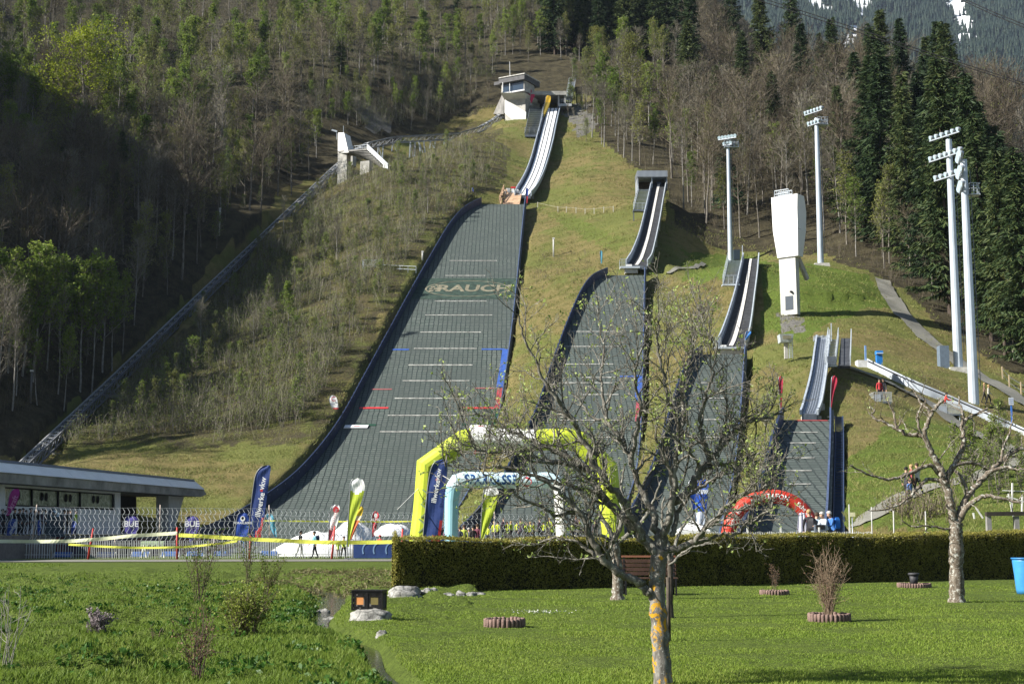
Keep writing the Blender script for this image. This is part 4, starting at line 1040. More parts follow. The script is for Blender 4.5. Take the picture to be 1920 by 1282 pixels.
def body_mesh(pose):
    if pose in _body: return _body[pose]
    import bmesh
    J = skel(pose); names = list(J); bm = bmesh.new(); lay = bm.verts.layers.skin.verify(); V = {}
    for n in names:
        v = bm.verts.new(J[n][0]); v[lay].radius = (J[n][1], J[n][1] * (.78 if n in ('pelvis', 'waist', 'chest', 'yoke') else 1)); v[lay].use_root = n == 'pelvis'; V[n] = v
    for n in names:
        if J[n][2]: bm.edges.new((V[J[n][2]], V[n]))
    me = bpy.data.meshes.new('skeleton'); bm.to_mesh(me); bm.free()
    o = link_mesh('skeleton', me); m = o.modifiers.new('s', 'SKIN'); m.use_smooth_shade = True; m.branch_smoothing = .3; s = o.modifiers.new('u', 'SUBSURF'); s.levels = 1; s.render_levels = 1
    out = bpy.data.meshes.new_from_object(o.evaluated_get(bpy.context.evaluated_depsgraph_get()))
    bpy.data.objects.remove(o); bpy.data.meshes.remove(me)
    seg = [(J[J[n][2]][0], J[n][0], J[n][1], J[n][3]) for n in names if J[n][2]]; Z = {'top': 0, 'leg': 1, 'skin': 2, 'shoe': 3}; idx = []
    for p in out.polygons:
        best = None
        for a, b, r, z in seg:
            d = b - a; t = max(0, min(1, (p.center - a).dot(d) / d.length_squared)); e = (p.center - a - d * t).length - r * .5
            if best is None or e < best[0]: best = (e, z)
        idx.append(Z[best[1]])
    _body[pose] = (out, idx, J); return _body[pose]
def person(loc, label, pose='stand', face=0.0, top=(.1, .1, .1), leg=(.03, .03, .04), hair='brown', h=1.74, pack=None, cap=None, group=None):
    me0, idx, J = body_mesh(pose); me = me0.copy(); me.name = 'body'; me.materials.clear()
    for m in (paint(top, .75, 0, .15, 6.0), paint(leg, .8, 0, .15, 6.0), SKIN, paint((.02, .02, .022), .6)): me.materials.append(m)
    me.polygons.foreach_set('material_index', idx); me.polygons.foreach_set('use_smooth', [True] * len(idx)); me.update()
    t = thing('person', label, 'person', tuple(loc), face, group); s = h / 1.76; t.scale = (s, s, s)
    link_mesh('body', me, t)
    sk = J['skull'][0]; mb = MB(); n = 10; rr = .112
    rings = [(math.radians(a), 1.0) for a in (-12, 15, 40, 65, 88)]
    for (a0, _1), (a1, _2) in zip(rings[:-1], rings[1:]):
        for i in range(n):
            b0, b1 = 2 * math.pi * i / n, 2 * math.pi * (i + 1) / n
            def P(a, b):
                back = .5 + .5 * math.sin(b); lo = a - (1 - abs(math.sin(a))) * (.75 * back - .38)
                return sk + Vector((math.cos(b) * math.cos(lo) * rr, math.sin(b) * math.cos(lo) * rr * 1.08 + .012, math.sin(lo) * rr + .02))
            mb.face([P(a0, b0), P(a0, b1), P(a1, b1), P(a1, b0)], 0, True)
    mb.build('cap' if cap else 'hair', [paint(cap, .7) if cap else HAIRS[hair]], t)
    if pack:
        c = J['chest'][0] + Vector((0, .19, .02)); mb = MB(); q = []
        for z, w, d in ((-.26, .13, .07), (-.2, .16, .11), (.1, .15, .11), (.22, .11, .06)): q.append([c + Vector((sx * w, sy * d, z)) for sx, sy in ((-1, -1), (1, -1), (1, 1), (-1, 1))])
        for A, B in zip(q[:-1], q[1:]):
            for i in range(4): mb.face([A[i], A[(i + 1) % 4], B[(i + 1) % 4], B[i]])
        mb.face(q[0][::-1]); mb.face(q[-1])
        tag(mb.build('backpack', [paint(pack, .7)], t))
    return t
# ------------------------------------------------------------------ beach flags
def flag(rows, Y, label, cols, lean_pole=True, words=None, col_fn=None, base_row=None, group='beach flags round the arena', mark=None, name='beach_flag', rip=.022):
    """rows: (row, left, right) of the cloth as measured; cols: paints; col_fn(v, u) -> paint index, v from top 0 to 1"""
    st = crom([(r, a, b, 0) for r, a, b in rows], 5); r0, r1 = st[0, 0], st[-1, 0]
    xb = (st[-1, 1] + st[-1, 2]) / 2; base = at(xb, base_row or r1, Y)
    t = thing(name, label, 'flag', tuple(base), 0, group)
    nu = 6; mb = MB(); G = []
    for i, (r, a, b, _z) in enumerate(st):
        row = []
        for k in range(nu + 1):
            u = k / nu; p = at(a + (b - a) * u, r, Y); p.y += rip * math.sin(u * 7 + i * .35 + xb) + .015 * math.sin(i * .5); row.append(p - base)
        G.append(row)
    th = Vector((0, .02, 0))
    for i in range(len(st) - 1):
        for k in range(nu):
            m = col_fn(((st[i, 0] + st[i + 1, 0]) / 2 - r0) / (r1 - r0), (k + .5) / nu) if col_fn else 0
            A, B, Cc, D = G[i][k], G[i][k + 1], G[i + 1][k + 1], G[i + 1][k]
            mb.face([D, Cc, B, A], m, True); mb.face([A + th, B + th, Cc + th, D + th], m, True)
    cl = mb.build('cloth', [paint(c, .6, 0, .1, 2.0) for c in cols], t)
    mb = MB(); pl = [G[i][0] + Vector((-.02, -.01, 0)) for i in range(len(st) - 1, 0, -2)]
    b0 = Vector((0, 0, at(xb, base_row or r1, Y).z - base.z)); mb.tube([b0 - Vector((0, 0, .05))] + pl, .025, 6)
    mb.box(b0, (.5, .06, .04)); mb.box(b0, (.06, .5, .04)); mb.build('pole', [paint((.25, .26, .28), .4, .3)], t)
    if words:
        for txt, px, row, size, ang, colr in words:
            c = at(px, row, Y - .13) - base; ca, sa = math.cos(ang), math.sin(ang)
            lettering('lettering', txt, size, lambda x, y: c + Vector((x * ca - y * sa, 0, x * sa + y * ca)), paint(colr, .6), cl, bold=.015)
    if mark:
        for px, row, w, h, colr in mark:
            c = at(px, row, Y - .12) - base; mb = MB(); n = 12
            mb.face([c + Vector((math.cos(2 * math.pi * i / n) * w, 0, math.sin(2 * math.pi * i / n) * h)) for i in range(n)]); mb.build('printed_mark', [paint(colr, .6)], cl)
    return t
NV = (.022, .045, .17); NR = (.42, .03, .04); YG = (.46, .56, .05); WH = (.78, .79, .79); RD = (.52, .04, .05); LB = (.10, .36, .50); BL = (.02, .06, .30); PU = (.07, .06, .26)
def illcol(v, u): return 1 if (v > .62 and u > .95 - (v - .62) * 1.2 and v < .86) or (v > .80 and u > .45 and v < .93) else 0
VW = math.radians(80)
flag([(872, 497, 507), (876, 490, 507.5), (882, 484, 507), (893, 479, 505.5), (910, 476, 503.5), (940, 472, 499.5), (970, 469, 495), (1000, 467, 490), (1022, 466, 486)], 97, 'tallest navy feather flag with red foot and white upright lettering', [NV, NR], col_fn=illcol, base_row=1044,
     words=[('illwerke', 487.5, 946, .52, VW, WH), ('vkw', 492.5, 906, .52, VW, WH)], mark=[(490.3, 919, .1, .1, RD)])
flag([(861, 828, 838), (864, 819, 838.5), (870, 813, 838.5), (885, 807, 838), (910, 803, 836.5), (940, 800, 833.5), (975, 796.5, 830), (1010, 793.5, 825), (1040, 791, 820)], 79, 'navy feather flag with white upright lettering before the yellow arch leg', [NV, NR], col_fn=illcol, base_row=1054,
     words=[('illwerke', 817, 921, .40, VW, WH), ('vkw', 821.5, 889, .40, VW, WH)], mark=[(819.3, 899, .08, .08, RD)])
flag([(896, 666, 675), (899, 661, 680), (906, 658, 683), (914, 657, 684), (930, 656.5, 680.5), (950, 655, 674), (975, 653.5, 665.5), (1005, 652, 657.5), (1025, 651.5, 654)], 88, 'large lime green teardrop flag with a white top beside the snow heap', [YG, WH], col_fn=lambda v, u: 1 if v < .26 - abs(u - .5) * .16 else 0, base_row=1047)
flag([(949, 673, 679), (953, 670, 681.5), (960, 667, 680), (972, 663.5, 675.5), (988, 660, 668.5), (1003, 657.5, 662.5), (1012, 657, 659)], 93, 'slanting yellow and orange teardrop flag behind the lime green one', [(.60, .42, .03), (.58, .14, .04), (.7, .55, .4)], col_fn=lambda v, u: 0 if v < .3 else (2 if v < .42 else 1), base_row=1046)
flag([(946, 627, 634), (949, 623, 636), (956, 620.5, 637.5), (966, 619, 636.5), (980, 618, 633), (995, 617, 628), (1008, 616.5, 622), (1016, 616.3, 618)], 96, 'white teardrop flag with a pinkish red foot and red dot beside the snow', [WH, (.62, .12, .15)], col_fn=lambda v, u: 1 if v > .64 else 0, base_row=1044, mark=[(630, 955, .2, .22, RD)], words=[('MONTAFON', 626.5, 974, .26, math.radians(78), (.55, .3, .32))])
flag([(958, 703, 706), (962, 699.5, 709.5), (970, 698, 710.5), (980, 698, 708), (995, 698, 703.5), (1006, 698, 700)], 104, 'small red teardrop flag with a white peak mark between two snow heaps', [RD], base_row=1040, mark=[(704.5, 966, .12, .16, WH)], words=[('ALPIN', 704, 974, .26, 0, WH)])
flag([(963, 502, 508), (966, 498.5, 511), (973, 498, 514), (985, 503.5, 516.5), (998, 510.5, 518), (1006, 515.5, 518.5)], 99, 'pale turquoise teardrop flag leaning right at the foot of the widest slope', [LB], base_row=1043, words=[('a', 506, 971, .5, 0, WH)])
flag([(961, 452, 460), (964, 447, 464), (974, 444, 466.5), (990, 442, 466), (1004, 441, 463), (1015, 442, 458)], 95, 'blue rounded banner with white crest beside the tallest navy flag', [BL], base_row=1045, mark=[(455, 972, .16, .18, WH), (455, 971, .09, .1, BL)], words=[('VORARLBERG', 455, 980, .2, 0, WH)])
p = hit(636, 789)
flag([(741, 620.5, 626), (744, 618.5, 630), (752, 618, 633), (762, 621.5, 634), (773, 627.5, 635), (783, 633, 636)], p.y, 'little white teardrop flag with red foot beside the wall of the widest slope', [WH, RD], col_fn=lambda v, u: 1 if v > .56 else 0, base_row=789, words=[('C', 625, 748, .75, 0, (.4, .03, .05))])
for x0, lab in ((0, 'violet blue drop banner with white letters at the dark building entrance'), (114, 'violet blue drop banner with white letters right of the slanted pier')):
    flag([(967, 240 + x0, 251 + x0), (970, 236 + x0, 256 + x0), (977, 233.5 + x0, 259.5 + x0), (990, 233 + x0, 259 + x0), (1005, 233 + x0, 252 + x0), (1020, 233 + x0, 244 + x0), (1028, 234 + x0, 238 + x0)], 104, lab, [PU], base_row=1040, words=[('BUE', 246 + x0, 982, .6, 0, WH)])
flag([(916, 27, 34), (920, 22, 36.5), (930, 18, 36), (942, 15.5, 31), (955, 13, 25), (966, 11, 17)], 97, 'magenta feather flag before the long window of the concrete building', [(.33, .03, .20)], base_row=1003, words=[('kraft', 25, 941, .5, math.radians(68), (.6, .25, .45))])
for rows, lab in (([(705, 1462, 1466), (709, 1460, 1468), (722, 1460, 1468), (740, 1461.5, 1467), (765, 1463.5, 1465.5)], 'tall slim red flag left of the smallest inrun'), ([(704, 1563, 1567), (708, 1560, 1569), (718, 1559, 1569), (738, 1558, 1564), (764, 1557.5, 1559.5)], 'tall slim red flag right of the smallest inrun')):
    flag(rows, 101.5, lab, [(.36, .02, .05), (.55, .3, .3)], col_fn=lambda v, u: 1 if .22 < v < .25 and .3 < u < .7 else 0, base_row=781)
flag([(621, 1400, 1408), (625, 1398, 1408), (630, 1397, 1405), (637, 1396, 1400)], 148.5, 'bright blue flag hanging at the lip of the third inrun', [(.05, .22, .62)], base_row=648)
p = hit(1128, 497); flag([(470, 1126, 1128), (474, 1125, 1129.5), (485, 1126, 1129.5), (494, 1127, 1129)], p.y, 'tiny turquoise drop flag on the grass above the second slope', [LB], base_row=498)
flag([(352, 885.5, 887), (356, 885, 888), (366, 885, 888), (379, 885.5, 888)], 247, 'narrow blue and red flag on the left end of the knoll', [BL, RD], col_fn=lambda v, u: 1 if v > .7 else 0, base_row=384)
flag([(352, 987, 989), (357, 986, 990.5), (368, 986, 990), (381, 986.5, 989.5)], 246, 'narrow blue and red flag on the right end of the knoll', [BL, RD], col_fn=lambda v, u: 1 if v > .55 else 0, base_row=386)
flag([(179, 1026, 1030), (182, 1023.5, 1032.5), (190, 1022.5, 1032), (205, 1019, 1027.5), (220, 1016.5, 1020)], 299, 'slanting golden yellow banner between the start stairs and the white inrun', [(.62, .38, .03), (.30, .22, .03)], col_fn=lambda v, u: 0 if v < .3 else 1, base_row=224)
flag([(168, 990, 996), (172, 989, 997), (178, 989, 994), (184, 990, 992)], 303, 'small crimson flag tucked behind the start tower', [(.35, .02, .07)], base_row=186)
flag([(177, 996, 1002), (180, 995, 1002.5), (186, 994, 1000), (193, 995, 997)], 302, 'small crimson flag hanging under the start hall roof', [(.45, .03, .09)], base_row=197)
flag([(911, 912, 927), (915, 909, 932), (924, 907, 935), (938, 905.5, 932), (960, 904, 926), (985, 902.5, 916), (1010, 901.5, 906)], 83, 'lime green drop flag with white top hanging under the pale blue arch', [YG, WH], col_fn=lambda v, u: 1 if v < .2 - abs(u - .5) * .1 else 0, base_row=1052)
flag([(896, 1302, 1316), (901, 1294, 1326), (914, 1291, 1329), (935, 1295, 1327), (965, 1302, 1323), (1000, 1309, 1318)], 72, 'bright blue and white rounded banner behind the crown of the apple tree', [(.03, .10, .50), (.6, .65, .75)], col_fn=lambda v, u: 1 if v > .58 or (.2 < v < .3) else 0, base_row=1058)
for rows, lab in (([(972, 22, 30), (976, 18, 32), (985, 15, 31), (998, 12.5, 25), (1006, 12, 17)], 'small blue oval banner at the left end of the spectator terrace'), ([(974, 72, 75), (980, 70.5, 77), (992, 70, 77), (1004, 71, 75)], 'slim blue oval banner before the spectators on the terrace'), ([(976, 137, 141), (981, 134.5, 144), (990, 133.5, 143), (1001, 133, 138)], 'small blue oval banner at the right end of the spectators')):
    flag(rows, 96.5, lab, [BL, (.5, .55, .65)], col_fn=lambda v, u: 1 if u > .85 and v < .5 else 0, base_row=1010, words=[('energie', (rows[1][1] + rows[1][2]) / 2 - 1, rows[2][0] + 4, .3, math.radians(70), WH)] if rows[1][0] == 976 else None)
# the dark arched display wall on the terrace
b = at(100, 1006, 97); t = thing('arched_banner', 'dark slate arched display wall with pale cloud mark in front of the building', 'banner', tuple(b), 0)
def _(mb):
    P = []
    for i in range(13):
        a = math.pi * i / 12; P.append(at(103.5 + 14.5 * math.cos(a), 966 - 16 * math.sin(a), 97))
    P += [at(84, 1006, 97), at(119, 1006, 97)]; mb.prism(P, (0, 1, 0), .12)
bn = sub('panel', t, [paint((.035, .055, .075), .6, 0, .2, 2)], _)
def _(mb):
    for x, y, r in ((99, 963, .16), (102, 962, .2), (108, 964.5, .15), (101, 966, .12)):
        c = at(x, y, 96.95); mb.face([c + Vector((math.cos(k * .5236) * r, 0, math.sin(k * .5236) * r)) for k in range(12)])
sub('printed_mark', bn, [paint((.35, .48, .6), .6)], _)
# ------------------------------------------------------------------ the long concrete building on the left
A_, B_ = Vector((-36.0, 100.0)), Vector((-30.4, 139.0))
def fac(px, row, off=0.0):
    """point of the facade plane seen at (px, row), moved off metres towards the arena"""
    n = Vector((B_.y - A_.y, A_.x - B_.x)).normalized()
    v = 641.0 - row; dx = (px - 960.0) / F; dy = CT - v * ST / F; dz = ST + v * CT / F
    t = (A_.dot(n)) / (dx * n.x + dy * n.y)
    return Vector((dx * t + n.x * off, dy * t + n.y * off, CZ + dz * t))
NF = Vector((B_.y - A_.y, A_.x - B_.x, 0)).normalized()
def frow(px, z):
    """row at which height z of the facade plane is seen above px"""
    p = fac(px, 950); return float(proj(np.array(p.x), np.array(p.y), np.array(z))[1])
def fpoly(mb, pts, dep, off=0.0, m=0):
    mb.prism([fac(a, b, off) for a, b in pts], -NF, dep, m)
base = fac(180, 996); base.z = 0; t = thing('stadium_building', 'long low concrete building with a strip window and dark entrance under an overhanging roof', 'building', tuple(base))
ZR = fac(375, 904).z
def zq(px0, px1, z0, z1): return [(px0, frow(px0, z0)), (px1, frow(px1, z0)), (px1, frow(px1, z1)), (px0, frow(px0, z1))]
XL = -340
def _(mb):
    mb.prism([fac(XL, frow(XL, 5.05), 1.6), fac(346, frow(346, 5.05), 1.6), fac(357, frow(357, 5.3), 1.6), fac(352, frow(352, 5.75), 1.6), fac(XL, frow(XL, 5.75), 1.6)], -NF, 12, 0)
roof = sub('roof', t, [CONCD], _)
def _(mb):
    xs = [XL, -100, 100, 208, 290, 351]
    for a, b in zip(xs[:-1], xs[1:]):
        p = [fac(a + .6, frow(a + .6, 5.76), 1.75), fac(b - .3, frow(b - .3, 5.76), 1.75), fac(b - .3, frow(b - .3, 6.5), .85), fac(a + .6, frow(a + .6, 6.5), .85)]
        mb.prism(p, -NF, .6)
sub('metal_fascia', roof, [paint((.80, .82, .84), .35, .0, .06, .6)], _)
def _(mb): mb.prism([fac(XL, frow(XL, 6.51), .9), fac(350, frow(350, 6.51), .9), fac(350, frow(350, 6.7), .7), fac(XL, frow(XL, 6.7), .7)], -NF, 11)
sub('roof_edge', roof, [STEELD], _)
WW = paint((.60, .62, .66), .8, 0, .08, .5)
def _(mb):
    fpoly(mb, zq(XL, 10, 1.55, 5.05), .4); fpoly(mb, zq(10, 216, 1.55, 3.55), .4); fpoly(mb, zq(216, 226, 1.55, 5.05), .4)
    fpoly(mb, zq(10, 216, 4.9, 5.05), .4)
wl = sub('wall', t, [WW], _)
xs = [10, 64, 113, 154, 216]
wg = NT('window_glass'); _p = wg.coord(); _n = wg.noise(_p, 1.4, 5, .75, 1.5)
wg = wg.pbr(wg.ramp(_n, [(.35, (.06, .08, .04)), (.5, (.20, .23, .15)), (.65, (.36, .38, .30))]), .12, 0, None, .6)
for a, b in zip(xs[:-1], xs[1:]):
    def _(mb):
        fpoly(mb, zq(a, b, 3.55, 4.9), .1, -.25)
    g = sub('window', t, [wg], _)
    def _(mb):
        for q0, q1, z0, z1 in ((a, a + .9, 3.56, 4.88), (b - .9, b, 3.56, 4.88), (a, b, 3.56, 3.66), (a, b, 4.8, 4.88)): fpoly(mb, zq(q0, q1, z0, z1), .12, -.12)
    sub('frame', g, [DARK], _)
    def _(mb):
        for c in ((a + b) / 2 - 5, (a + b) / 2 + 3):
            o = fac(c, frow(c, 4.35), -.2); mb.face([o + Vector((-NF.y * math.cos(k * .63) * .28, NF.x * math.cos(k * .63) * .28, math.sin(k * .63) * .33)) for k in range(10)])
    sub('round_lamp', g, [DARK], _)
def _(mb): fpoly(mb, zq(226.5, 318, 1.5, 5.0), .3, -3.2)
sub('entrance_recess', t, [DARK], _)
def _(mb):
    for a, b in ((228, 234), (243, 252), (262, 264)): fpoly(mb, zq(a, b, 1.5, 5.0), .15, -2.2)
sub('entrance_frame', t, [paint((.16, .16, .10), .5)], _)
def _(mb): fpoly(mb, [(318, frow(318, 5.04)), (347, frow(347, 5.04)), (326, frow(326, 1.5)), (318, frow(318, 1.5))], 1.2, -.1)
sub('slanted_pier', t, [paint((.50, .52, .55), .85, 0, .12, .6)], _)
def _(mb): fpoly(mb, zq(XL, 340, -.2, 1.5), 1, 0.0)
sub('plinth', t, [SKIRT], _)
mb = WB(); o = fac(XL, 990); P0 = fac(XL, 1000, 5.2); P1 = fac(330, 1000, 5.2); Q1 = fac(330, 1000, .02); Q0 = fac(XL, 1000, .02)
mb.hexa([Vector((p.x, p.y, z)) for z in (-.3, 1.5) for p in (Q0, P0, P1, Q1)])
o = mb.build('pavement', [paint((.16, .15, .15), .9, 0, .2)]); tag(o, kind='structure')
t = thing('terrace_barrier', 'dark red and violet banner barrier along the front of the spectator terrace', 'barrier', tuple(at(60, 1035, 96.0)))
def _(mb):
    for i in range(16):
        a = at(-60 + i * 26, 1004 if i < 7 else 1009, 95.6 + i * .35); b = at(-60 + i * 26 + 25.4, 1004 if i < 7 else 1009, 95.6 + i * .35 + .33); d = Vector((0, 0, -(a.z - .06)))
        e = Vector((0, .05, 0)); mb.hexa([a + d, b + d, b + d + e, a + d + e, a, b, b + e, a + e], i % 3)
sub('banner', t, [paint((.085, .02, .03), .7, 0, .3, 1), paint((.06, .035, .075), .7, 0, .3, 1), paint((.03, .03, .045), .7, 0, .3, 1)], _)
def _(mb): railing(mb, at(-60, 1004, 95.5), at(356, 1009, 101), .05, 16, mid=0)
sub('top_rail', t, [STEELD], _)

# ------------------------------------------------------------------ inflatable arches
def arc_tube(path, Y, rad, n=14):
    return [at(a, b, Y) for a, b in path]
class Path:
    def __init__(s, pts):
        s.p = pts; s.l = [0]
        for a, b in zip(pts[:-1], pts[1:]): s.l.append(s.l[-1] + (b - a).length)
    def at(s, d):
        d = max(0, min(s.l[-1] - 1e-4, d)); i = max(k for k in range(len(s.l) - 1) if s.l[k] <= d)
        f = (d - s.l[i]) / (s.l[i + 1] - s.l[i]); p = s.p[i].lerp(s.p[i + 1], f); return p, (s.p[i + 1] - s.p[i]).normalized()
    def near(s, px, row):
        best = None
        for i in range(400):
            d = s.l[-1] * i / 399; p, _t = s.at(d); a, b = proj(np.array(p.x), np.array(p.y), np.array(p.z)); e = math.hypot(a - px, b - row)
            if best is None or e < best[0]: best = (e, d)
        return best[1]
def arch(name, label, path, Y, rad, segs, mats, smooth_k=0):
    """segs: list of (start px,row, end px,row, material index)"""
    P = [at(a, b, Y) for a, b in path]; t = thing(name, label, 'arch', tuple((P[0] + P[-1]) / 2), 0, 'inflatable arches')
    pa = Path(P); n = 18
    mb = WB(); i0 = None; ref = Vector((0, 1, 0)); K = len(P)
    rings = []
    for j, p in enumerate(P):
        d0 = (P[j] - P[max(j - 1, 0)]); d1 = (P[min(j + 1, K - 1)] - P[j]); d = (d0.normalized() + d1.normalized()).normalized() if d0.length > 0 and d1.length > 0 else (d0 + d1).normalized()
        x = d.cross(ref).normalized(); cs = max(.5, d.dot((d1 if d1.length > 0 else d0).normalized()))
        rings.append([p + (x / cs * math.cos(2 * math.pi * q / n) + ref * math.sin(2 * math.pi * q / n)) * (rad[j] if hasattr(rad, '__len__') else rad) for q in range(n)])
    for j in range(K - 1):
        for q in range(n): mb.face([rings[j][q], rings[j][(q + 1) % n], rings[j + 1][(q + 1) % n], rings[j + 1][q]], segs[j], True)
    mb.face(rings[0][::-1]); mb.face(rings[-1])
    o = mb.build('inflated_tube', mats, t, org=root_loc(t)); o.data.validate()
    return t, pa, o
def on_tube(pa, d0, rad, org, Y, sx=1.0, flip=False):
    def fn(x, y):
        p, tg = pa.at(d0 + x * sx); nrm = Vector((-tg.z, 0, tg.x)); yy = max(-rad * .96, min(rad * .96, y))
        return p + nrm * yy + Vector((0, -math.sqrt(max(rad * rad - yy * yy, 0)) - .015, 0)) - org
    return fn
YGM = paint((.47, .56, .045), .45, 0, .08, .8); WHM = paint((.78, .78, .76), .5, 0, .06, .8); LBM = paint((.30, .55, .66), .45, 0, .08, .8); LBL = paint((.55, .72, .80), .45, 0, .08, .8); RDM = paint((.56, .05, .03), .42, 0, .08, .8)
Yg = 80.0
path = [(788, 1056), (790, 1010), (795, 960), (799, 905), (801, 874), (868, 826), (884, 822), (920, 822), (960, 824), (1005, 825), (1062, 822), (1085, 828), (1138, 878), (1143, 930), (1150, 1010), (1152, 1056)]
rr = [.70, .66, .62, .60, .60, .60, .60, .60, .60, .60, .60, .60, .60, .62, .66, .70]
t, pa, ob = arch('inflatable_arch', 'large lime green inflatable arch with a white middle over the slope foot', path, Yg, rr, [0, 0, 0, 0, 0, 0, 1, 1, 1, 0, 0, 0, 0, 0, 0], [YGM, WHM])
def _(mb):
    for px, row in ((799, 930), (796, 957), (792, 985), (813, 934), (810, 960), (807, 987)):
        c = at(px, row, Yg - .68 if px < 806 and row > 0 else Yg - .42); s = .38 if px < 803 else .2
        for sg in (-1, 1): mb.bar(c + Vector((-s * .55, .04 if px < 803 else .2, sg * s)), c + Vector((s * .55, -.0, 0)), .07, .03, up=(0, 1, 0))
sub('chevrons', ob, [paint((.25, .34, .16), .6)], _)
def _(mb): c = at(893, 848, Yg - .42); mb.face([c + Vector((math.cos(k * .63) * .16, 0, math.sin(k * .63) * .12)) for k in range(10)])
sub('printed_mark', ob, [REDM], _)
def _(mb):
    for a, b, y in (((795, 905), (745, 955), 78), ((801, 874), (862, 910), 78), ((1140, 890), (1190, 1010), 78)): mb.bar(at(*a, Yg), at(b[0], b[1], y), .03)
sub('guy_rope', t, [paint((.5, .5, .48), .8)], _)
Yb = 86.0; path = [(845, 1050), (846, 1000), (847, 940), (850, 915), (858, 903), (872, 899), (920, 900), (980, 901), (1025, 900), (1042, 905), (1051, 918), (1053, 945), (1055, 1000), (1056, 1050)]
t, pa, ob = arch('inflatable_arch', 'pale blue inflatable arch with dark blue letters behind the bare branches', path, Yb, [.40, .40, .42, .46, .48, .48, .48, .48, .48, .48, .46, .42, .40, .40], [1, 1, 1, 0, 0, 0, 0, 0, 0, 2, 2, 2, 2], [LBL, LBM, WHM])
org = root_loc(t); d0 = pa.near(920, 900)
lettering('lettering', 'SPARKASSE', .80, on_tube(pa, d0, .48, org, Yb, .78), paint((.01, .06, .22), .6), ob, bold=.03)
d1 = pa.near(987, 901); fn = on_tube(pa, d1, .48, org, Yb)
def _(mb):
    mb.face([fn(math.cos(k * .42) * .3, math.sin(k * .42) * .3 - .08) + org for k in range(15)]); mb.face([fn(math.cos(k * .63) * .1, math.sin(k * .63) * .1 + .36) + org for k in range(10)])
lg = sub('printed_emblem', ob, [paint((.62, .05, .07), .6)], _)
lettering('emblem_letter', 'S', .42, lambda x, y: fn(x, y - .08) + Vector((0, -.012, 0)), WHM, lg, bold=.02)
def _(mb): c = at(829, 968, Yb - 3); mb.face([c + Vector((math.cos(k * .42) * .16, 0, math.sin(k * .42) * .42)) for k in range(15)])
Yr = 64.0; cp = []
for i in range(25):
    a = math.pi * (1 - i / 24); cp.append((1446 + 82 * math.cos(a), 1016 - 86 * math.sin(a) ** .92))
path = [(1364, 1066)] + cp + [(1528, 1066)]
t, pa, ob = arch('inflatable_arch', 'red rounded inflatable arch with white letters before the smallest slope', path, Yr, .31, [0] * 26, [RDM])
org = root_loc(t)
lettering('lettering', 'MONTAFON', .31, on_tube(pa, pa.near(1441, 930), .31, org, Yr, 1.0), WHM, ob, bold=.02)
lettering('lettering', 'Echt erleben.', .27, on_tube(pa, pa.near(1509, 968), .31, org, Yr, 1.0), WHM, ob, bold=.015)
lettering('lettering', 'Echte Berge.', .27, on_tube(pa, pa.near(1384, 964), .31, org, Yr, 1.0), WHM, ob, bold=.015)

# ------------------------------------------------------------------ fences and tapes at the arena
POSTM = paint((.50, .42, .36), .6, 0, .2, 3); NETM = paint((.52, .54, .56), .6, 0, .1, 3); PICK = paint((.62, .63, .64), .6, 0, .15, 3)
def fy(x): return float(np.interp(x, [-50, -36, 6], [93, 93.5, 98]))
t = thing('net_fence', 'tall wire net fence on thin leaning posts along the arena', 'fence', (-15, 94, 0))
def _(mb):
    x = -36.5; i = 0
    while x < 5:
        y = fy(x); zt = float(np.interp(x, [-36, -16, -10, 5], [3.35, 3.25, 3.0, 2.9])); pr = None
        for k in range(9):
            p = Vector((x + (.085 if k % 2 else -.085) * (1 if R.random() < .9 else .2), y + .0, 1.15 + (zt - 1.15) * k / 8))
            if pr: mb.bar(pr, p, .028, .012, up=(0, 1, 0))
            pr = p
        x += .31
    for k in range(6):
        f = k / 5; pr = None
        for x in np.linspace(-36.5, 5, 60):
            zt = float(np.interp(x, [-36, -16, -10, 5], [3.35, 3.25, 3.0, 2.9])); p = Vector((x, fy(x) - .012, 1.15 + (zt - 1.15) * f + .02 * math.sin(x * 1.7 + k)))
            if pr: mb.bar(pr, p, .022, .012)
            pr = p
sub('wire_net', t, [NETM], _)
for px, lean in ((60, -8), (291, 0), (496, 3), (658, 1), (788, -2), (926, 1), (1050, 0)):
    p = at(px, 1044, 94); y = fy(p.x); zt = 3.5 if px < 550 else 3.1
    mb = WB(); q = at(px - lean, 1000, y); mb.tube([(p.x + lean * .018, y + .05, 0), (p.x - lean * .02, y + .05, zt)], .04, 6); mb.build('post', [POSTM], t, org=root_loc(t))
t = thing('picket_fence', 'low grey white slatted fence running along the gravel road below the net', 'fence', (-20, 92, 0))
def _(mb):
    x = -37
    while x < -8.2:
        y = fy(x) - .6; j = R.uniform(-.02, .02); mb.box((x + j, y, .57), (.032, .02, 1.14)); x += .115 + (.05 if x < -28 else 0)
    for z in (.25, .95): mb.bar((-37, fy(-37) - .58, z), (-8.2, fy(-8.2) - .58, z), .03)
sub('slats', t, [PICK], _)
for x in (-34, -30, -26, -22, -18, -14, -10):
    def _(mb): mb.tube([(x, fy(x) - .55, 0), (x, fy(x) - .55, 1.3)], .03, 6)
    sub('post', t, [POSTM], _)
TAPE = paint((.66, .68, .10), .5, 0, .08, 2); TAPEP = paint((.72, .74, .50), .5, 0, .08, 2); RPOLE = paint((.50, .06, .05), .5, 0, .1, 2)
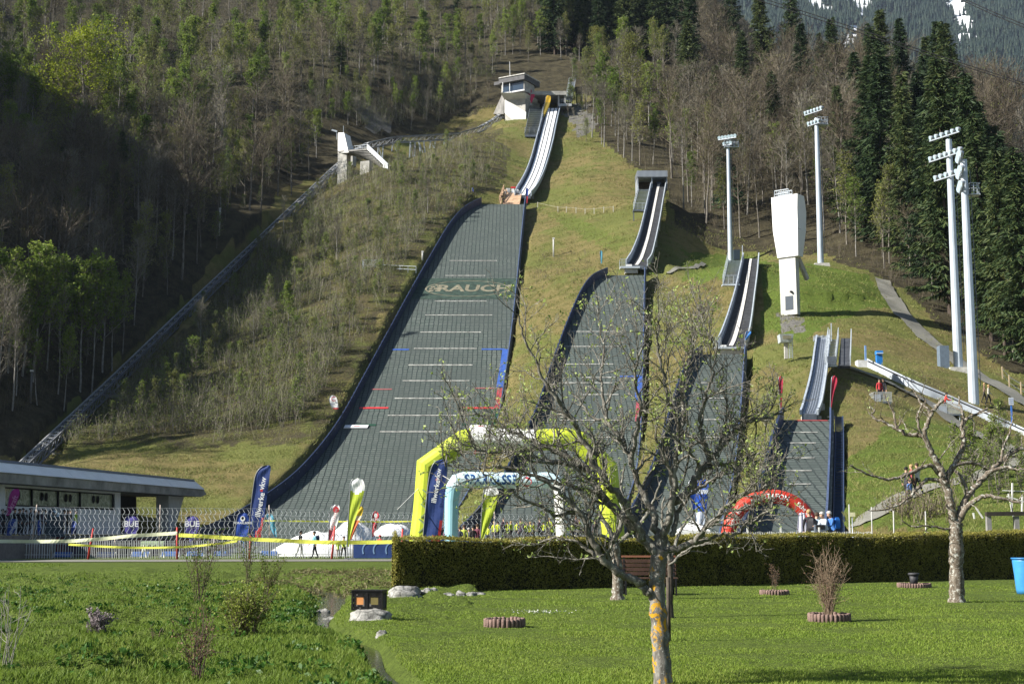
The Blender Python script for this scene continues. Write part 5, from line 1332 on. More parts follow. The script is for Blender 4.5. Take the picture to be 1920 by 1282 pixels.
def tape(label, pts, Y, m, w=.2):
    P = [at(a, b, Y + (q if len(r) == 0 else r[0])) for (a, b, *r), q in zip(pts, [0] * 9)]
    st = crom([tuple(p) for p in P], 8); c = st[len(st) // 2]
    t = thing('barrier_tape', label, 'tape', tuple(c), 0, 'yellow barrier tapes'); mb = WB()
    for i in range(len(st) - 1):
        tw = .35 * math.sin(i * .7); a, b = Vector(st[i]), Vector(st[i + 1]); u = Vector((0, math.sin(tw) * w / 2, math.cos(tw) * w / 2)); tw2 = .35 * math.sin((i + 1) * .7); u2 = Vector((0, math.sin(tw2) * w / 2, math.cos(tw2) * w / 2))
        e = Vector((0, .006, 0)); mb.hexa([a - u, b - u2, b - u2 + e, a - u + e, a + u, b + u2, b + u2 + e, a + u + e])
    mb.build('ribbon', [m], t, org=root_loc(t))
tape('pale yellow barrier tape sagging from the left edge to the second red pole', [(-30, 1014), (60, 1014.5), (120, 1014), (175, 1011), (250, 1004), (332, 999)], 89, TAPEP, .22)
tape('bright yellow barrier tape from the second red pole to the hedge', [(335, 1002.5), (400, 1006), (465, 1010), (540, 1013.5), (625, 1016.5), (745, 1015.5)], 89, TAPE, .24)
tape('lower yellow barrier tape hanging slack behind the first two red poles', [(128, 1020), (175, 1023), (240, 1026), (330, 1025.5), (400, 1020), (445, 1014)], 90, TAPE, .14)
tape('thin yellow line stretched high across the foot of the widest slope', [(496, 976), (600, 977), (700, 977.5), (775, 977)], 97.5, TAPE, .1)
for px, top, bot, ln, lab in ((170, 990, 1046, 5, 'leaning red pole, the left one carrying the yellow tape'), (332, 988, 1045, 0, 'upright red pole where two yellow tapes meet'), (469, 1004, 1046, 1, 'short red pole below the tallest navy flag'), (625, 986, 1046, 3, 'dark red pole beside the child in the lime shirt'), (754, 991, 1046, 1, 'red pole beside the end of the hedge')):
    p = at(px - ln, bot, 90.5); p.z = 0; q = at(px + ln, top, 90.5); t = thing('marker_pole', lab, 'pole', tuple(p), 0, 'red marker poles')
    mb = WB(); mb.tube([p, q], [.07, .055], 8); mb.build('shaft', [RPOLE], t, org=p); mb = WB(); mb.tube([q, q + Vector((0, 0, .06))], [.045, .02], 8); mb.build('cap', [DARK], t, org=p)
for i, (px, row) in enumerate([(30, 1045), (117, 1043), (198, 1042), (262, 1041), (318, 1039), (365, 1038), (415, 1037), (503, 1036), (552, 1035)]):
    Y = 95.6 + i * 1.1; p = at(px, row, Y); p.z = 0.0
    nm = ['leftmost', 'second', 'third', 'fourth', 'fifth', 'sixth', 'seventh', 'eighth', 'rightmost'][i]
    t = thing('ridge_trough', ('low blue ridged frame on the grass, %s of nine from the left' % nm) if i not in (0, 8) else ('low blue ridged frame on the grass, the %s of nine' % nm), 'frame', tuple(p), 0, 'blue ridged frames on the grass')
    mb = MB()
    for k in range(6):
        x0, x1 = -.5 + k * .19, -.5 + k * .19 + .17
        for a, b in (((0, -.25, .05), (0, 0, .36)), ((0, .25, .05), (0, 0, .36))):
            mb.hexa([(x0, a[1], a[2]), (x1, a[1], a[2]), (x1, b[1], b[2]), (x0, b[1], b[2]), (x0, a[1], a[2] + .03), (x1, a[1], a[2] + .03), (x1, b[1], b[2] + .03), (x0, b[1], b[2] + .03)])
    mb.build('slatted_panels', [paint((.02, .09, .32), .5)], t)
    mb = MB()
    for y in (-.25, .25): mb.bar((-.55, y, .0), (-.55, 0, .36), .05); mb.bar((.68, y, .0), (.68, 0, .36), .05)
    mb.build('end_frame', [paint((.45, .46, .45), .5)], t)
# trestle table with drape
p = at(287, 1030, 97); p.z = 0; t = thing('trestle_table', 'white legged trestle table draped with pale green cloth between the red poles', 'table', tuple(p))
mb = MB(); mb.box((0, 0, 1.05), (1.5, .7, .05)); mb.build('tabletop', [paint((.5, .55, .42), .6)], t)
mb = MB()
for i in range(12):
    x0 = -.75 + i * .125; mb.hexa([(x0, -.38, .75 + .07 * (i % 3)), (x0 + .12, -.38, .75 + .07 * ((i + 1) % 3)), (x0 + .12, -.36, .75 + .07 * ((i + 1) % 3)), (x0, -.36, .75 + .07 * (i % 3)), (x0, -.37, 1.09), (x0 + .12, -.37, 1.09), (x0 + .12, .36, 1.10), (x0, .36, 1.10)])
mb.build('drape', [paint((.45, .58, .34), .7, 0, .2, 5)], t)
for x in (-.6, .6):
    for s in (-1, 1): mb = MB(); mb.bar((x, 0, 1.02), (x + .25 * s, -.3 * s, 0), .07); mb.build('leg', [paint((.68, .68, .62), .6)], t)
# banner barrier near the hedge
p = at(698, 1046, 93.2); p.z = 0; t = thing('banner_barrier', 'navy banner with pale curved stripes hung on the fence beside the hedge', 'banner', tuple(p))
def _(mb): mb.box((p.x + .3, 93.0, .53), (3.0, .03, 1.0))
bn = sub('banner_cloth', t, [paint((.025, .055, .19), .6, 0, .15, 2)], _)
def _(mb):
    for cx in (-.55, .15, .95):
        for i in range(8):
            a, b = math.radians(100 + i * 14), math.radians(114 + i * 14); mb.bar((p.x + cx + .6 * math.cos(a) * .6 + .3, 92.97, .55 + .45 * math.sin(a)), (p.x + cx + .6 * math.cos(b) * .6 + .3, 92.97, .55 + .45 * math.sin(b)), .09, .01, up=(0, 1, 0))
sub('printed_stripes', bn, [paint((.20, .32, .55), .6)], _)
def _(mb):
    for x in (-1.25, .3, 1.85): mb.tube([(p.x + x, 93.08, 0), (p.x + x, 93.08, 1.3)], .03, 6)
sub('post', t, [POSTM], _)
# snow heaps
SNOW = NT('old_snow'); _p = SNOW.coord(); _n = SNOW.noise(_p, 3.0, 6, .7)
SNOW = SNOW.pbr(SNOW.ramp(_n, [(.3, (.45, .46, .47)), (.5, (.78, .79, .80)), (.8, (.84, .85, .86))]), .6, 0, SNOW.bump(_n, .8, .15), .3)
def heap(name, label, cat, cx, cy, z0, w, d, h, mat, seed=1, group=None, n=26, jag=.35):
    t = thing(name, label, cat, (cx, cy, z0), 0, group); V = []; idx = []; q = []
    for i in range(9):
        r = i / 8
        for k in range(n):
            a = 2 * math.pi * k / n; wob = 1 + jag * vnoise(np.array(math.cos(a) * 2 + seed * 7.3), np.array(math.sin(a) * 2 + r), seed)
            x = math.cos(a) * r * w / 2 * wob; y = math.sin(a) * r * d / 2 * wob; z = h * (1 - r ** 2.2) * (1 + jag * fbm(np.array(x * 2.2 / max(w, .3) * 3), np.array(y * 3 + seed), seed, 3)) - (.08 if i == 8 else 0)
            V.append((x, y, z))
    for i in range(8):
        for k in range(n): q.append((i * n + k, (i + 1) * n + k, (i + 1) * n + (k + 1) % n, i * n + (k + 1) % n))
    link_mesh('pile', np_mesh('pile', V, q, mats=[mat], smooth=True), t); return t
p = at(600, 1035, 118); heap('snow_heap', 'broad heap of old snow behind the children at the foot of the slope', 'snow', p.x, 118, .0, 8.6, 5, 1.55, SNOW, 3, 'heaps of old snow', jag=.5)
p = at(660, 1035, 121); heap('snow_heap', 'pointed heap of old snow between the white flag and the red flag', 'snow', p.x, 121, .15, 4.8, 3, 2.5, SNOW, 5, 'heaps of old snow', jag=.4)
p = at(737, 995, 126.5); heap('snow_heap', 'flat slab of old snow lying higher on the matting left of the lime arch', 'snow', p.x, 126.5, p.z - .35, 3.6, 3.2, .95, SNOW, 8, 'heaps of old snow', jag=.5)
p = at(600, 1040, 103); heap('snow_heap', 'thin strip of old snow just behind the walking spectators', 'snow', p.x, 104, .0, 6.5, 2, .8, SNOW, 9, 'heaps of old snow', jag=.5)
# blue mat edge along the hedge and white tent
p = at(845, 1046, 88); t = thing('padded_barrier', 'low dark blue padded barrier just above the hedge before the seated spectators', 'barrier', (p.x, 88, 0))
mb = WB(); a = at(775, 1006.5, 88); b = at(902, 1008, 88)
for i in range(5):
    c, e = a.lerp(b, i / 5), a.lerp(b, (i + .97) / 5); mb.hexa([(c.x, 87.9, 0), (e.x, 87.9, 0), (e.x, 88.2, 0), (c.x, 88.2, 0), (c.x, 87.9, c.z), (e.x, 87.9, e.z), (e.x, 88.2, e.z), (c.x, 88.2, c.z)])
mb.build('padding', [paint((.02, .05, .15), .6)], t, org=root_loc(t))
p = at(1300, 1060, 70); t = thing('event_tent', 'small white event tent half hidden behind the right limbs of the apple tree', 'tent', (p.x, 70, 0))
mb = MB(); ap = Vector((0, 0, 2.3)); e = [(-.75, -.75, 1.75), (.75, -.75, 1.75), (.75, .75, 1.75), (-.75, .75, 1.75)]
for i in range(4): mb.face([e[i], e[(i + 1) % 4], ap]); a, b = Vector(e[i]), Vector(e[(i + 1) % 4]); mb.face([a - Vector((0, 0, .3)), b - Vector((0, 0, .3)), b, a])
mb.build('canopy', [WHITEP], t)
for x in (-.72, .72):
    for y in (-.72, .72): mb = MB(); mb.box((x, y, .85), (.05, .05, 1.75)); mb.build('leg', [STEEL], t)

# ------------------------------------------------------------------ right hand side of the arena
WPK = paint((.64, .64, .62), .7, 0, .15, 4)
t = thing('picket_fence', 'low white picket fence behind the hedge in front of the red arch', 'fence', (9.5, 56, 0))
def _(mb):
    for i in range(98):
        x = 7.4 + i * .068 * 1.0; mb.box((x, 56, .92 + .02 * math.sin(i)), (.026, .02, 1.5), m=0)
    for z in (.5, 1.35): mb.bar((7.3, 56.03, z), (14.1, 56.03, z), .045, .02)
sub('pickets', t, [WPK], _)
for x in (7.3, 9.2, 10.5, 12.0, 13.2):
    def _(mb): mb.box((x, 56.06, .9), (.06, .06, 1.9))
    sub('post', t, [WPK], _)
t = thing('slat_fence', 'weathered grey chestnut paling fence leaning along the footpath', 'fence', (16, 58, 1))
fp = [(1565, 998, 57), (1600, 990, 57.5), (1640, 985, 58), (1700, 983, 58.5), (1760, 984, 59), (1785, 986, 59)]
st = crom([tuple(at(a, b, c)) for a, b, c in fp], 16)
def _(mb):
    for i in range(len(st)):
        x, y = st[i][0], st[i][1]; g = min(gz1(x, y), st[i][2]) - .05
        for k in range(2):
            xx = x + k * .03; ln = R.uniform(-.16, .1); h = R.uniform(.75, 1.0); mb.bar((xx, y, g), (xx + ln * h, y + R.uniform(-.05, .05), g + h + .25), .03, .02, up=(0, 1, 0))
    for zz in (.4, .9):
        for i in range(len(st) - 1): mb.bar((st[i][0], st[i][1], gz1(st[i][0], st[i][1]) + zz), (st[i + 1][0], st[i + 1][1], gz1(st[i + 1][0], st[i + 1][1]) + zz), .02)
sub('palings', t, [paint((.42, .41, .39), .85, 0, .25, 4)], _)
for px, row in ((1592, 945), (1634, 950), (1675, 957), (1735, 958)):
    p = at(px, 992, 58); def_z = gz1(p.x, 58)
    def _(mb): mb.tube([(p.x, 58, def_z - .1), (p.x + .03, 58, at(px, row, 58).z)], .026, 6)
    sub('post', t, [paint((.40, .40, .38), .6)], _)
p = at(1598, 990, 60); p.z = gz1(p.x, 60); t = thing('sign', 'small blank pale yellow sign on a thin post beside the footpath', 'sign', tuple(p))
mb = WB(); q = at(1598, 964, 60); mb.box(q, (.24, .02, .17)); mb.build('panel', [paint((.68, .66, .42), .6)], t, org=p)
mb = WB(); mb.tube([p - Vector((0, 0, .1)), q + Vector((0, .03, 0))], .02, 6); mb.build('post', [STEEL], t, org=p)
# timber beam and stakes on the far right
p = at(1890, 968, 57); g = gz1(p.x, 57); t = thing('timber_beam', 'long dark timber beam lying on blocks above the right end of the hedge', 'timber', (p.x, 57, g))
mb = WB(); mb.bar(at(1848, 963, 57), at(1960, 962, 57), .22, .16); mb.build('beam', [paint((.035, .03, .026), .9, 0, .3, 3)], t, org=root_loc(t))
for px in (1853, 1905):
    def _(mb): q = at(px, 967, 57.05); mb.box((q.x, 57.05, (q.z + g) / 2 - .15), (.18, .2, max(.3, q.z - g + .3)))
    sub('block', t, [CONCD], _)
t = thing('stake_fence', 'loose pale stakes and rails of an old fence in the reeds at the right edge', 'fence', (20, 62, 1.5))
for a, b in (((1891, 925), (1900, 962)), ((1898, 905), (1897, 960)), ((1917, 930), (1916, 955)), ((1827, 972), (1825, 955)), ((1830, 952), (1843, 965))):
    def _(mb): mb.bar(at(b[0], b[1] + 6, 62), at(*a, 62), .06)
    sub('stake', t, [WPK], _)
def _(mb): mb.bar(at(1888, 930, 62), at(1935, 945, 62), .05); mb.bar(at(1880, 919, 62.1), at(1930, 921, 62.1), .035)
sub('rail', t, [WPK], _)
# conveyor channel, bins, platforms
t = thing('conveyor_channel', 'pale concrete conveyor channel with a dark belt running down the grass to the right', 'channel', tuple(at(1640, 690, 126)))
cps = [(1622, 682, 128), (1700, 718, 125), (1780, 753, 122.3), (1860, 787, 119.8), (1925, 817, 117.5), (1990, 846, 115)]
def chan(a, b):
    p = hit(a, b + 5); return (p.x, p.y - .3, p.z + .42)
st = crom([chan(a, b) for a, b, c in cps], 8)
def _(mb):
    for i in range(len(st) - 1):
        a, b = Vector(st[i]), Vector(st[i + 1]); d = Vector((0, 0, -.75)); e = Vector((.12, .25, 0))
        mb.hexa([a + d, b + d, b + d + e, a + d + e, a, b, b + e, a + e]); u = Vector((.35, .95, .0)); mb.hexa([a + d + u, b + d + u, b + d + u + e, a + d + u + e, a + u + Vector((0, 0, .34)), b + u + Vector((0, 0, .34)), b + u + e + Vector((0, 0, .34)), a + u + e + Vector((0, 0, .34))])
sub('channel_walls', t, [paint((.40, .44, .49), .6, 0, .2, 1)], _)
def _(mb):
    for i in range(len(st) - 1):
        a, b = Vector(st[i]) + Vector((.13, .27, .13)), Vector(st[i + 1]) + Vector((.13, .27, .13)); u = Vector((.18, .60, 0)); d = Vector((0, 0, -.4)); mb.hexa([a + d, b + d, b + d + u, a + d + u, a, b, b + u, a + u])
sub('belt', t, [DARK], _)
def _(mb): p = Vector(st[0]); mb.box(p + Vector((-.3, .3, -.3)), (.9, 1.0, .7)); 
sub('end_block', t, [paint((.62, .62, .62), .6)], _)
def _(mb): p = Vector(st[0]); mb.box(p + Vector((0, 0, .6)), (.14, .14, 1.5))
sub('control_post', t, [paint((.16, .28, .52), .5)], _)
p = at(1648.5, 682, 128.5); p.z = min(p.z, gz1(p.x, 128.5) + .0); t = thing('control_cabinet', 'bright blue upright machine cabinet standing behind the top of the conveyor', 'cabinet', tuple(p))
mb = WB(); z0 = p.z; z1 = at(1648, 666, 128.5).z; z2 = at(1648, 658, 128.5).z
mb.box((p.x, 128.5, (z0 + z1) / 2), (.52, .5, z1 - z0)); mb.build('cabinet_body', [paint((.02, .17, .50), .4)], t, org=p)
mb = WB(); mb.box((p.x, 128.45, (z1 + z2) / 2 + .03), (.6, .6, z2 - z1 - .06)); mb.box((p.x, 128.13, (z1 + z2) / 2 - .05), (.62, .03, .05), m=1); mb.build('cabinet_lid', [paint((.03, .20, .55), .4), WHITEP], t, org=p)
p = at(1894, 797, 118); t = thing('sign', 'information sign with rows of small marks on a blue post beside the conveyor', 'sign', tuple(p))
mb = WB(); q = at(1896, 752, 118); mb.box(q, (.40, .03, .62)); pn = mb.build('panel', [paint((.56, .60, .66), .5)], t, org=p)
mb = WB()
for i in range(3):
    for j in range(3): mb.box(q + Vector((-.12 + i * .12, -.02, .16 - j * .15)), (.07, .008, .08))
mb.build('printed_mark', [paint((.15, .22, .4), .6)], pn, org=p)
mb = WB(); mb.box((q.x, 118.04, (p.z - .3 + q.z) / 2), (.13, .05, q.z - p.z + .3)); mb.build('post', [paint((.06, .18, .55), .5)], t, org=p)
for (x0, x1, top, bot, Y, lab) in ((1640, 1672, 735, 757, 109, 'small railed viewing box on the slope with one red jacketed person'), (1760, 1804, 757, 800, 114, 'scaffold viewing platform on long legs in front of the nearest floodlight')):
    c = at((x0 + x1) / 2, bot, Y); t = thing('viewing_platform', lab, 'platform', tuple(c), 0, 'viewing platforms on the slope')
    fl = bot - 4 if x0 < 1700 else 776
    def _(mb): pbox(mb, x0, x1, fl, fl + 2.5, Y, 1.5)
    sub('deck', t, [STEELD], _)
    def _(mb):
        h = at(x0, top, Y).z - at(x0, fl, Y).z; railing(mb, at(x0, fl, Y), at(x1, fl, Y), h, 14 if x0 < 1700 else 22, r=.03); A = at(x0, fl, Y); railing(mb, A, A + Vector((0, 1.5, 0)), h, 5, r=.03)
    sub('railing', t, [paint((.5, .53, .55), .4, .2)], _)
    def _(mb): pbox(mb, x0, x0 + (12 if x0 < 1700 else 16), top + 4, fl - .3, Y - .04, .03)
    sub('grey_cloth', t, [paint((.33, .36, .40), .6)], _)
    if x0 < 1700: legs = ((x0 + 1, 4), (x1 - 2, 4))
    else: legs = ((1761, 25), (1769, 38), (1778, 40), (1800, 16))
    for x, d in legs:
        def _(mb): q = at(x, fl + 2, Y); mb.box((q.x, Y + .1, q.z - d * .02), (.06, .06, d * .043))
        sub('leg', t, [LGREY], _)
t = thing('wire_fence', 'thin wire fence on wooden posts at the edge of the spruce wood', 'fence', tuple(hit(1890, 735)))
wp = [hit(*q) for q in ((1880, 712), (1893, 728), (1915, 742), (1940, 756))]
for q in wp:
    def _(mb): mb.bar(q - Vector((0, 0, .2)), q + Vector((0, 0, 1.3)), .1)
    sub('post', t, [paint((.42, .33, .22), .85)], _)
def _(mb):
    for z in (.5, 1.1):
        for a, b in zip(wp[:-1], wp[1:]): mb.bar(a + Vector((0, 0, z)), b + Vector((0, 0, z)), .03)
sub('wire', t, [STEELD], _)
# slim posts in a row on the slope below the second hut
t = thing('post_and_rope_fence', 'row of short pale posts with a rope crossing the slope right of the knoll', 'fence', tuple(hit(1100, 404)))
wp = [hit(*q) for q in ((1008, 390), (1046, 398), (1062, 400), (1080, 401), (1097, 402), (1114, 402), (1132, 400), (1150, 398))]
for q in wp:
    def _(mb): mb.bar(q - Vector((0, 0, .2)), q + Vector((0, 0, 1.0)), .12)
    sub('post', t, [paint((.5, .48, .40), .8)], _)
def _(mb):
    for a, b in zip(wp[:-1], wp[1:]): mb.bar(a + Vector((0, 0, .85)), b + Vector((0, 0, .85)), .03)
sub('rope', t, [paint((.35, .33, .28), .8)], _)
for (px, b, tt, lab) in ((411, 442, 391, 'pale slim post among the dark trees left of the lift'), (57, 755, 695, 'dark slim post in the shaded trees by the left edge'), (1038, 482, 447, 'white pole lamp on the grass right of the widest slope'), (887, 352, 352, ''), (792, 500, 472, 'thin grey post beside the upper edge of the widest slope')):
    if not lab: continue
    p = hit(px, b); q = at(px + 1, tt, p.y); t = thing('slim_post', lab, 'post', tuple(p), 0, None)
    mb = WB(); mb.tube([p - Vector((0, 0, .2)), (p.x, p.y, q.z)], .13, 6); mb.build('shaft', [paint((.5, .5, .48), .7) if px != 57 else paint((.12, .12, .12), .7)], t, org=p)
    mb = WB(); mb.box((p.x, p.y, q.z), (.34, .3, .2)); mb.build('cap', [paint((.6, .6, .6), .6)], t, org=p)
# overhead cables, top right
for lab, pts in (('upper of two parallel black cables slanting down over the spruce tops', [(1400, -12, 120), (1600, 52, 115), (1760, 105, 112), (1960, 168, 108)]), ('lower of two parallel black cables slanting down over the spruce tops', [(1400, -6, 120), (1600, 58, 115), (1760, 110, 112), (1960, 172, 108)]), ('upper of the two black cables crossing the top right corner', [(1790, -10, 100), (1860, 22, 97), (1960, 62, 93)]), ('lower of the two black cables crossing the top right corner', [(1790, -6, 100), (1860, 27, 97), (1960, 68, 93)])):
    st = crom([tuple(at(*q)) for q in pts], 6); t = thing('overhead_cable', lab, 'cable', tuple(st[len(st) // 2]), 0, 'overhead cables'); mb = WB(); mb.tube([Vector(q) for q in st], .035, 6); mb.build('wire', [DARK], t, org=root_loc(t))

# ------------------------------------------------------------------ people in the place
def put(px, row, Y, label, z=None, **kw):
    p = at(px, row, Y); p.z = gz1(p.x, p.y) if z is None else z
    return person(p, label, **kw)
TZ = 1.5
crowd = [(3, 'stand', (.02, .02, .025), 1.76), (9, 'stand', (.03, .03, .04), 1.66), (17, 'stand', (.10, .09, .10), 1.70), (26, 'photo', (.012, .012, .015), 1.80), (35, 'stand', (.03, .02, .03), 1.78), (41, 'stand', (.02, .025, .03), 1.84), (48, 'stand', (.04, .04, .05), 1.70), (56, 'stand', (.015, .014, .014), 1.86), (64, 'photo', (.03, .03, .035), 1.68),
         (70, 'stand', (.02, .02, .02), 1.70), (77, 'stand', (.03, .02, .04), 1.78), (84, 'stand', (.02, .02, .03), 1.74), (119, 'stand', (.12, .08, .16), 1.72), (125, 'stand', (.02, .02, .02), 1.70), (131, 'stand', (.015, .015, .018), 1.76)]
for i, (px, pose, topc, h) in enumerate(crowd):
    put(px, 1000, 98.6 + (i * 37 % 11) * .14, 'dark clad spectator standing in the row on the terrace before the white wall', z=TZ, pose=pose, top=topc, h=h, face=math.radians(70 + (i * 53 % 50)), hair=['black', 'brown', 'black'][i % 3], group='spectators on the terrace')
put(141, 1000, 99, 'terrace spectator in a lime green jacket at the right end of the row', z=TZ, top=(.28, .42, .04), h=1.72, face=1.5, hair='black')
put(562, 1040, 96, 'person in a black vest and pale trousers walking behind the tape', pose='walk', top=(.012, .012, .014), leg=(.55, .55, .52), h=1.78, face=1.2, hair='black')
put(590, 1042, 94.6, 'person in a pale blue jacket with a dark rucksack walking behind the net', pose='walk', top=(.20, .45, .58), leg=(.02, .022, .03), h=1.74, face=-1.2, hair='black', pack=(.03, .05, .12))
put(634, 1044, 94.2, 'small child in a lime shirt beside the dark red pole', pose='stand', top=(.42, .58, .05), leg=(.4, .3, .25), h=1.15, face=.3, hair='brown')
put(644, 1043, 94.4, 'older child in a lime shirt and dark trousers near the navy banner', pose='walk', top=(.45, .58, .04), leg=(.03, .03, .03), h=1.42, face=.6, hair='brown')
put(459, 1040, 96.4, 'person in a blue and white jacket raising both hands under the blue banner', pose='photo', top=(.05, .16, .38), leg=(.03, .06, .14), h=1.78, face=1.1, hair='brown')
for i, (px, c, lab, h, pose) in enumerate([(375, (.05, .04, .05), 'dark jacketed person left of the children by the fence', 1.6, 'stand'), (391, (.5, .55, .06), 'child in a yellow bib with an orange bag by the fence', 1.3, 'stand'), (402, (.35, .30, .30), 'adult in a pale brown jacket among the children in bibs', 1.68, 'stand'), (417, (.52, .58, .03), 'child in a bright yellow bib seen from behind', 1.38, 'stand'), (428, (.12, .10, .10), 'child in a dark top beside the yellow bib', 1.35, 'walk'), (434, (.45, .5, .1), 'child in a pale lime bib near the blue banner', 1.34, 'stand')]):
    put(px, 1034, 101 + i * .3, lab, top=c, h=h, pose=pose, face=R.uniform(0, 3), hair='brown', leg=(.10, .12, .2) if i % 2 else (.03, .03, .03))
for px, c, lab in ((712, (.45, .05, .06), 'person in a red hat seen behind the navy banner'), (808, (.012, .012, .013), 'tall dark clad person standing at the foot of the lime arch'),):
    put(px, 1040, 88.5 if px > 800 else 95.2, lab, top=c, h=1.72 if px > 800 else 1.5, face=2.6, cap=(.45, .04, .05) if px == 712 else None, hair='brown')
seat = [(838, (.16, .03, .10), 'woman in a plum jacket'), (846, (.05, .06, .06), 'spectator in dark grey'), (853, (.08, .12, .10), 'spectator in a dull green jacket'), (862, (.02, .03, .05), 'spectator in a navy jacket'), (870, (.42, .50, .08), 'child in a pale lime top'), (879, (.18, .20, .22), 'tall spectator in grey'), (887, (.03, .025, .025), 'spectator in black'), (895, (.12, .03, .05), 'spectator in dark red')]
for i, (px, c, lab) in enumerate(seat):
    put(px, 1036, 91.2 + (i % 3) * .7, lab + ' behind the blue padded barrier below the pale blue arch', z=.36, top=c, h=1.60 + (i * 7 % 5) * .06, face=math.pi + R.uniform(-.6, .6), hair=['brown', 'grey', 'black', 'brown'][i % 4], group='spectators behind the hedge')
p = at(866, 1040, 92); t = thing('spectator_deck', 'low timber deck under the spectators behind the padded barrier', 'deck', (p.x, 92, 0)); mb = MB(); mb.box((0, 0, .32), (3.4, 3.2, .08)); mb.build('boards', [WOOD], t)
for x in (-1.5, 1.5):
    for y in (-1.4, 1.4): mb = MB(); mb.box((x, y, .14), (.1, .1, .28)); mb.build('leg', [WOOD], t)
TMm = HS['medium']
for i in range(24):
    px = 915 + i * 8.6 + (i * 13 % 5); bib = i % 4 != 3
    Yk = 107.5 + (i * 29 % 7) * .35; put(px, 1020, Yk, 'child in a lime bib in the row behind the hedge' if bib else 'dark jacketed adult among the children in lime bibs behind the hedge', top=(.46, .55, .04) if bib else (.06, .03, .05), z=float(np.interp(Yk, TMm['y'][::-1], TMm['z'][::-1])), h=1.32 + (i * 11 % 6) * .05 + (0 if bib else .25), face=math.pi + R.uniform(-1, 1), hair=['brown', 'blond', 'black', 'brown'][i % 4], group='children in lime bibs behind the hedge' if bib else 'adults among the children')
p = at(1543, 1040, 61); t = thing('viewing_deck', 'low plank deck under the group standing beside the red arch', 'deck', (p.x, 61, 0)); mb = MB(); mb.box((0, 0, .74), (2.0, 2.4, .08)); mb.build('boards', [WOOD], t)
for x in (-.9, .9):
    for y in (-1.1, 1.1): mb = MB(); mb.box((x, y, .35), (.1, .1, .7)); mb.build('leg', [WOOD], t)
put(1519, 1040, 61.5, 'person in a black jacket with fair hair seen from behind at the white pickets', z=.78, top=(.012, .012, .016), h=1.82, face=2.7, hair='blond', leg=(.015, .015, .02))
put(1527.5, 1040, 60.8, 'person in a grey top with a dark rucksack next to the black jacket', z=.78, pose='lean', top=(.34, .42, .50), h=1.74, face=2.2, hair='brown', pack=(.02, .02, .025))
put(1551, 1040, 60.5, 'balding man in a pale grey blue jacket leaning over the console', z=.78, pose='lean', top=(.56, .62, .70), h=1.76, face=-1.1, hair='grey')
put(1566, 1040, 61.0, 'grey haired person with a bright blue rucksack beside the console', z=.78, pose='lean', top=(.05, .16, .45), h=1.80, face=-1.3, hair='grey', pack=(.02, .15, .55))
p = at(1538, 1040, 60.2); t = thing('console_desk', 'dark grey standing console on two legs before the leaning man', 'desk', (p.x, 60.2, .78)); mb = MB(); mb.box((0, 0, 1.05), (.42, .3, .3)); mb.box((0, -.16, 1.1), (.34, .02, .16), m=1); mb.build('console_box', [paint((.10, .12, .15), .5), DARK], t)
for x in (-.17, .17): mb = MB(); mb.box((x, 0, .45), (.05, .05, .9)); mb.build('leg', [STEELD], t)
p = at(1506, 1050, 62.5); t = thing('white_drape', 'white and lilac cloth hanging over a stand at the right foot of the red arch', 'cloth', (p.x, 62.5, .55))
mb = MB()
for i in range(8): x0 = -.3 + i * .075; y = .06 * math.sin(i * 1.7); y2 = .06 * math.sin((i + 1) * 1.7); mb.hexa([(x0 * 1.2, y, .25), (x0 * 1.2 + .09, y2, .25), (x0 * 1.2 + .09, y2 + .02, .25), (x0 * 1.2, y + .02, .25), (x0 * .45, y * .3, 1.95), (x0 * .45 + .034, y2 * .3, 1.95), (x0 * .45 + .034, y2 * .3 + .02, 1.95), (x0 * .45, y * .3 + .02, 1.95)])
mb.build('cloth', [paint((.66, .66, .76), .7, 0, .12, 4)], t); mb = MB(); mb.box((0, .05, 1.0), (.04, .04, 2.0)); mb.build('stand_post', [STEEL], t)
put(1650, 757, 109.8, 'person in a red jacket standing in the small viewing box', z=at(1650, 752, 109.8).z, top=(.48, .04, .05), h=1.72, face=.2, hair='black')
put(1657, 757, 109.9, 'second person in dark clothes with a pale scarf in the viewing box', z=at(1650, 752, 109.9).z, top=(.10, .09, .11), h=1.70, face=-.2, hair='brown')
put(1772, 776, 114.7, 'person in a bright red jacket bending over the scaffold railing', z=at(1770, 776, 114.7).z, pose='bend', top=(.55, .05, .04), h=1.75, face=1.3, hair='black')
p = hit(1846, 758); person(p, 'walker in a brown and khaki jacket left of the pair by the conveyor', pose='walk', top=(.16, .11, .08), leg=(.04, .035, .03), h=1.74, face=1.2, hair='blond')
p = hit(1854, 760); person(p, 'walker in a pale patterned jacket right of the pair by the conveyor', pose='walk', top=(.44, .43, .38), leg=(.02, .02, .02), h=1.80, face=1.0, hair='blond')
for px, row, c, lab, hr in ((1700, 930, (.03, .03, .035), 'person in dark clothes walking up the footpath', 'black'), (1712, 924, (.42, .10, .10), 'person in a red patterned top with light hair on the footpath', 'blond'), (1722, 922, (.6, .6, .6), 'person in a white jacket at the bend of the footpath', 'brown'), (1707, 936, (.10, .18, .4), 'child in a blue jacket between the adults on the footpath', 'brown')):
    p = hit(px, row + 8); person(p, lab, pose='walk', top=c, h=1.72 if 'child' not in lab else 1.2, face=R.uniform(-1, 1) + math.pi, hair=hr)
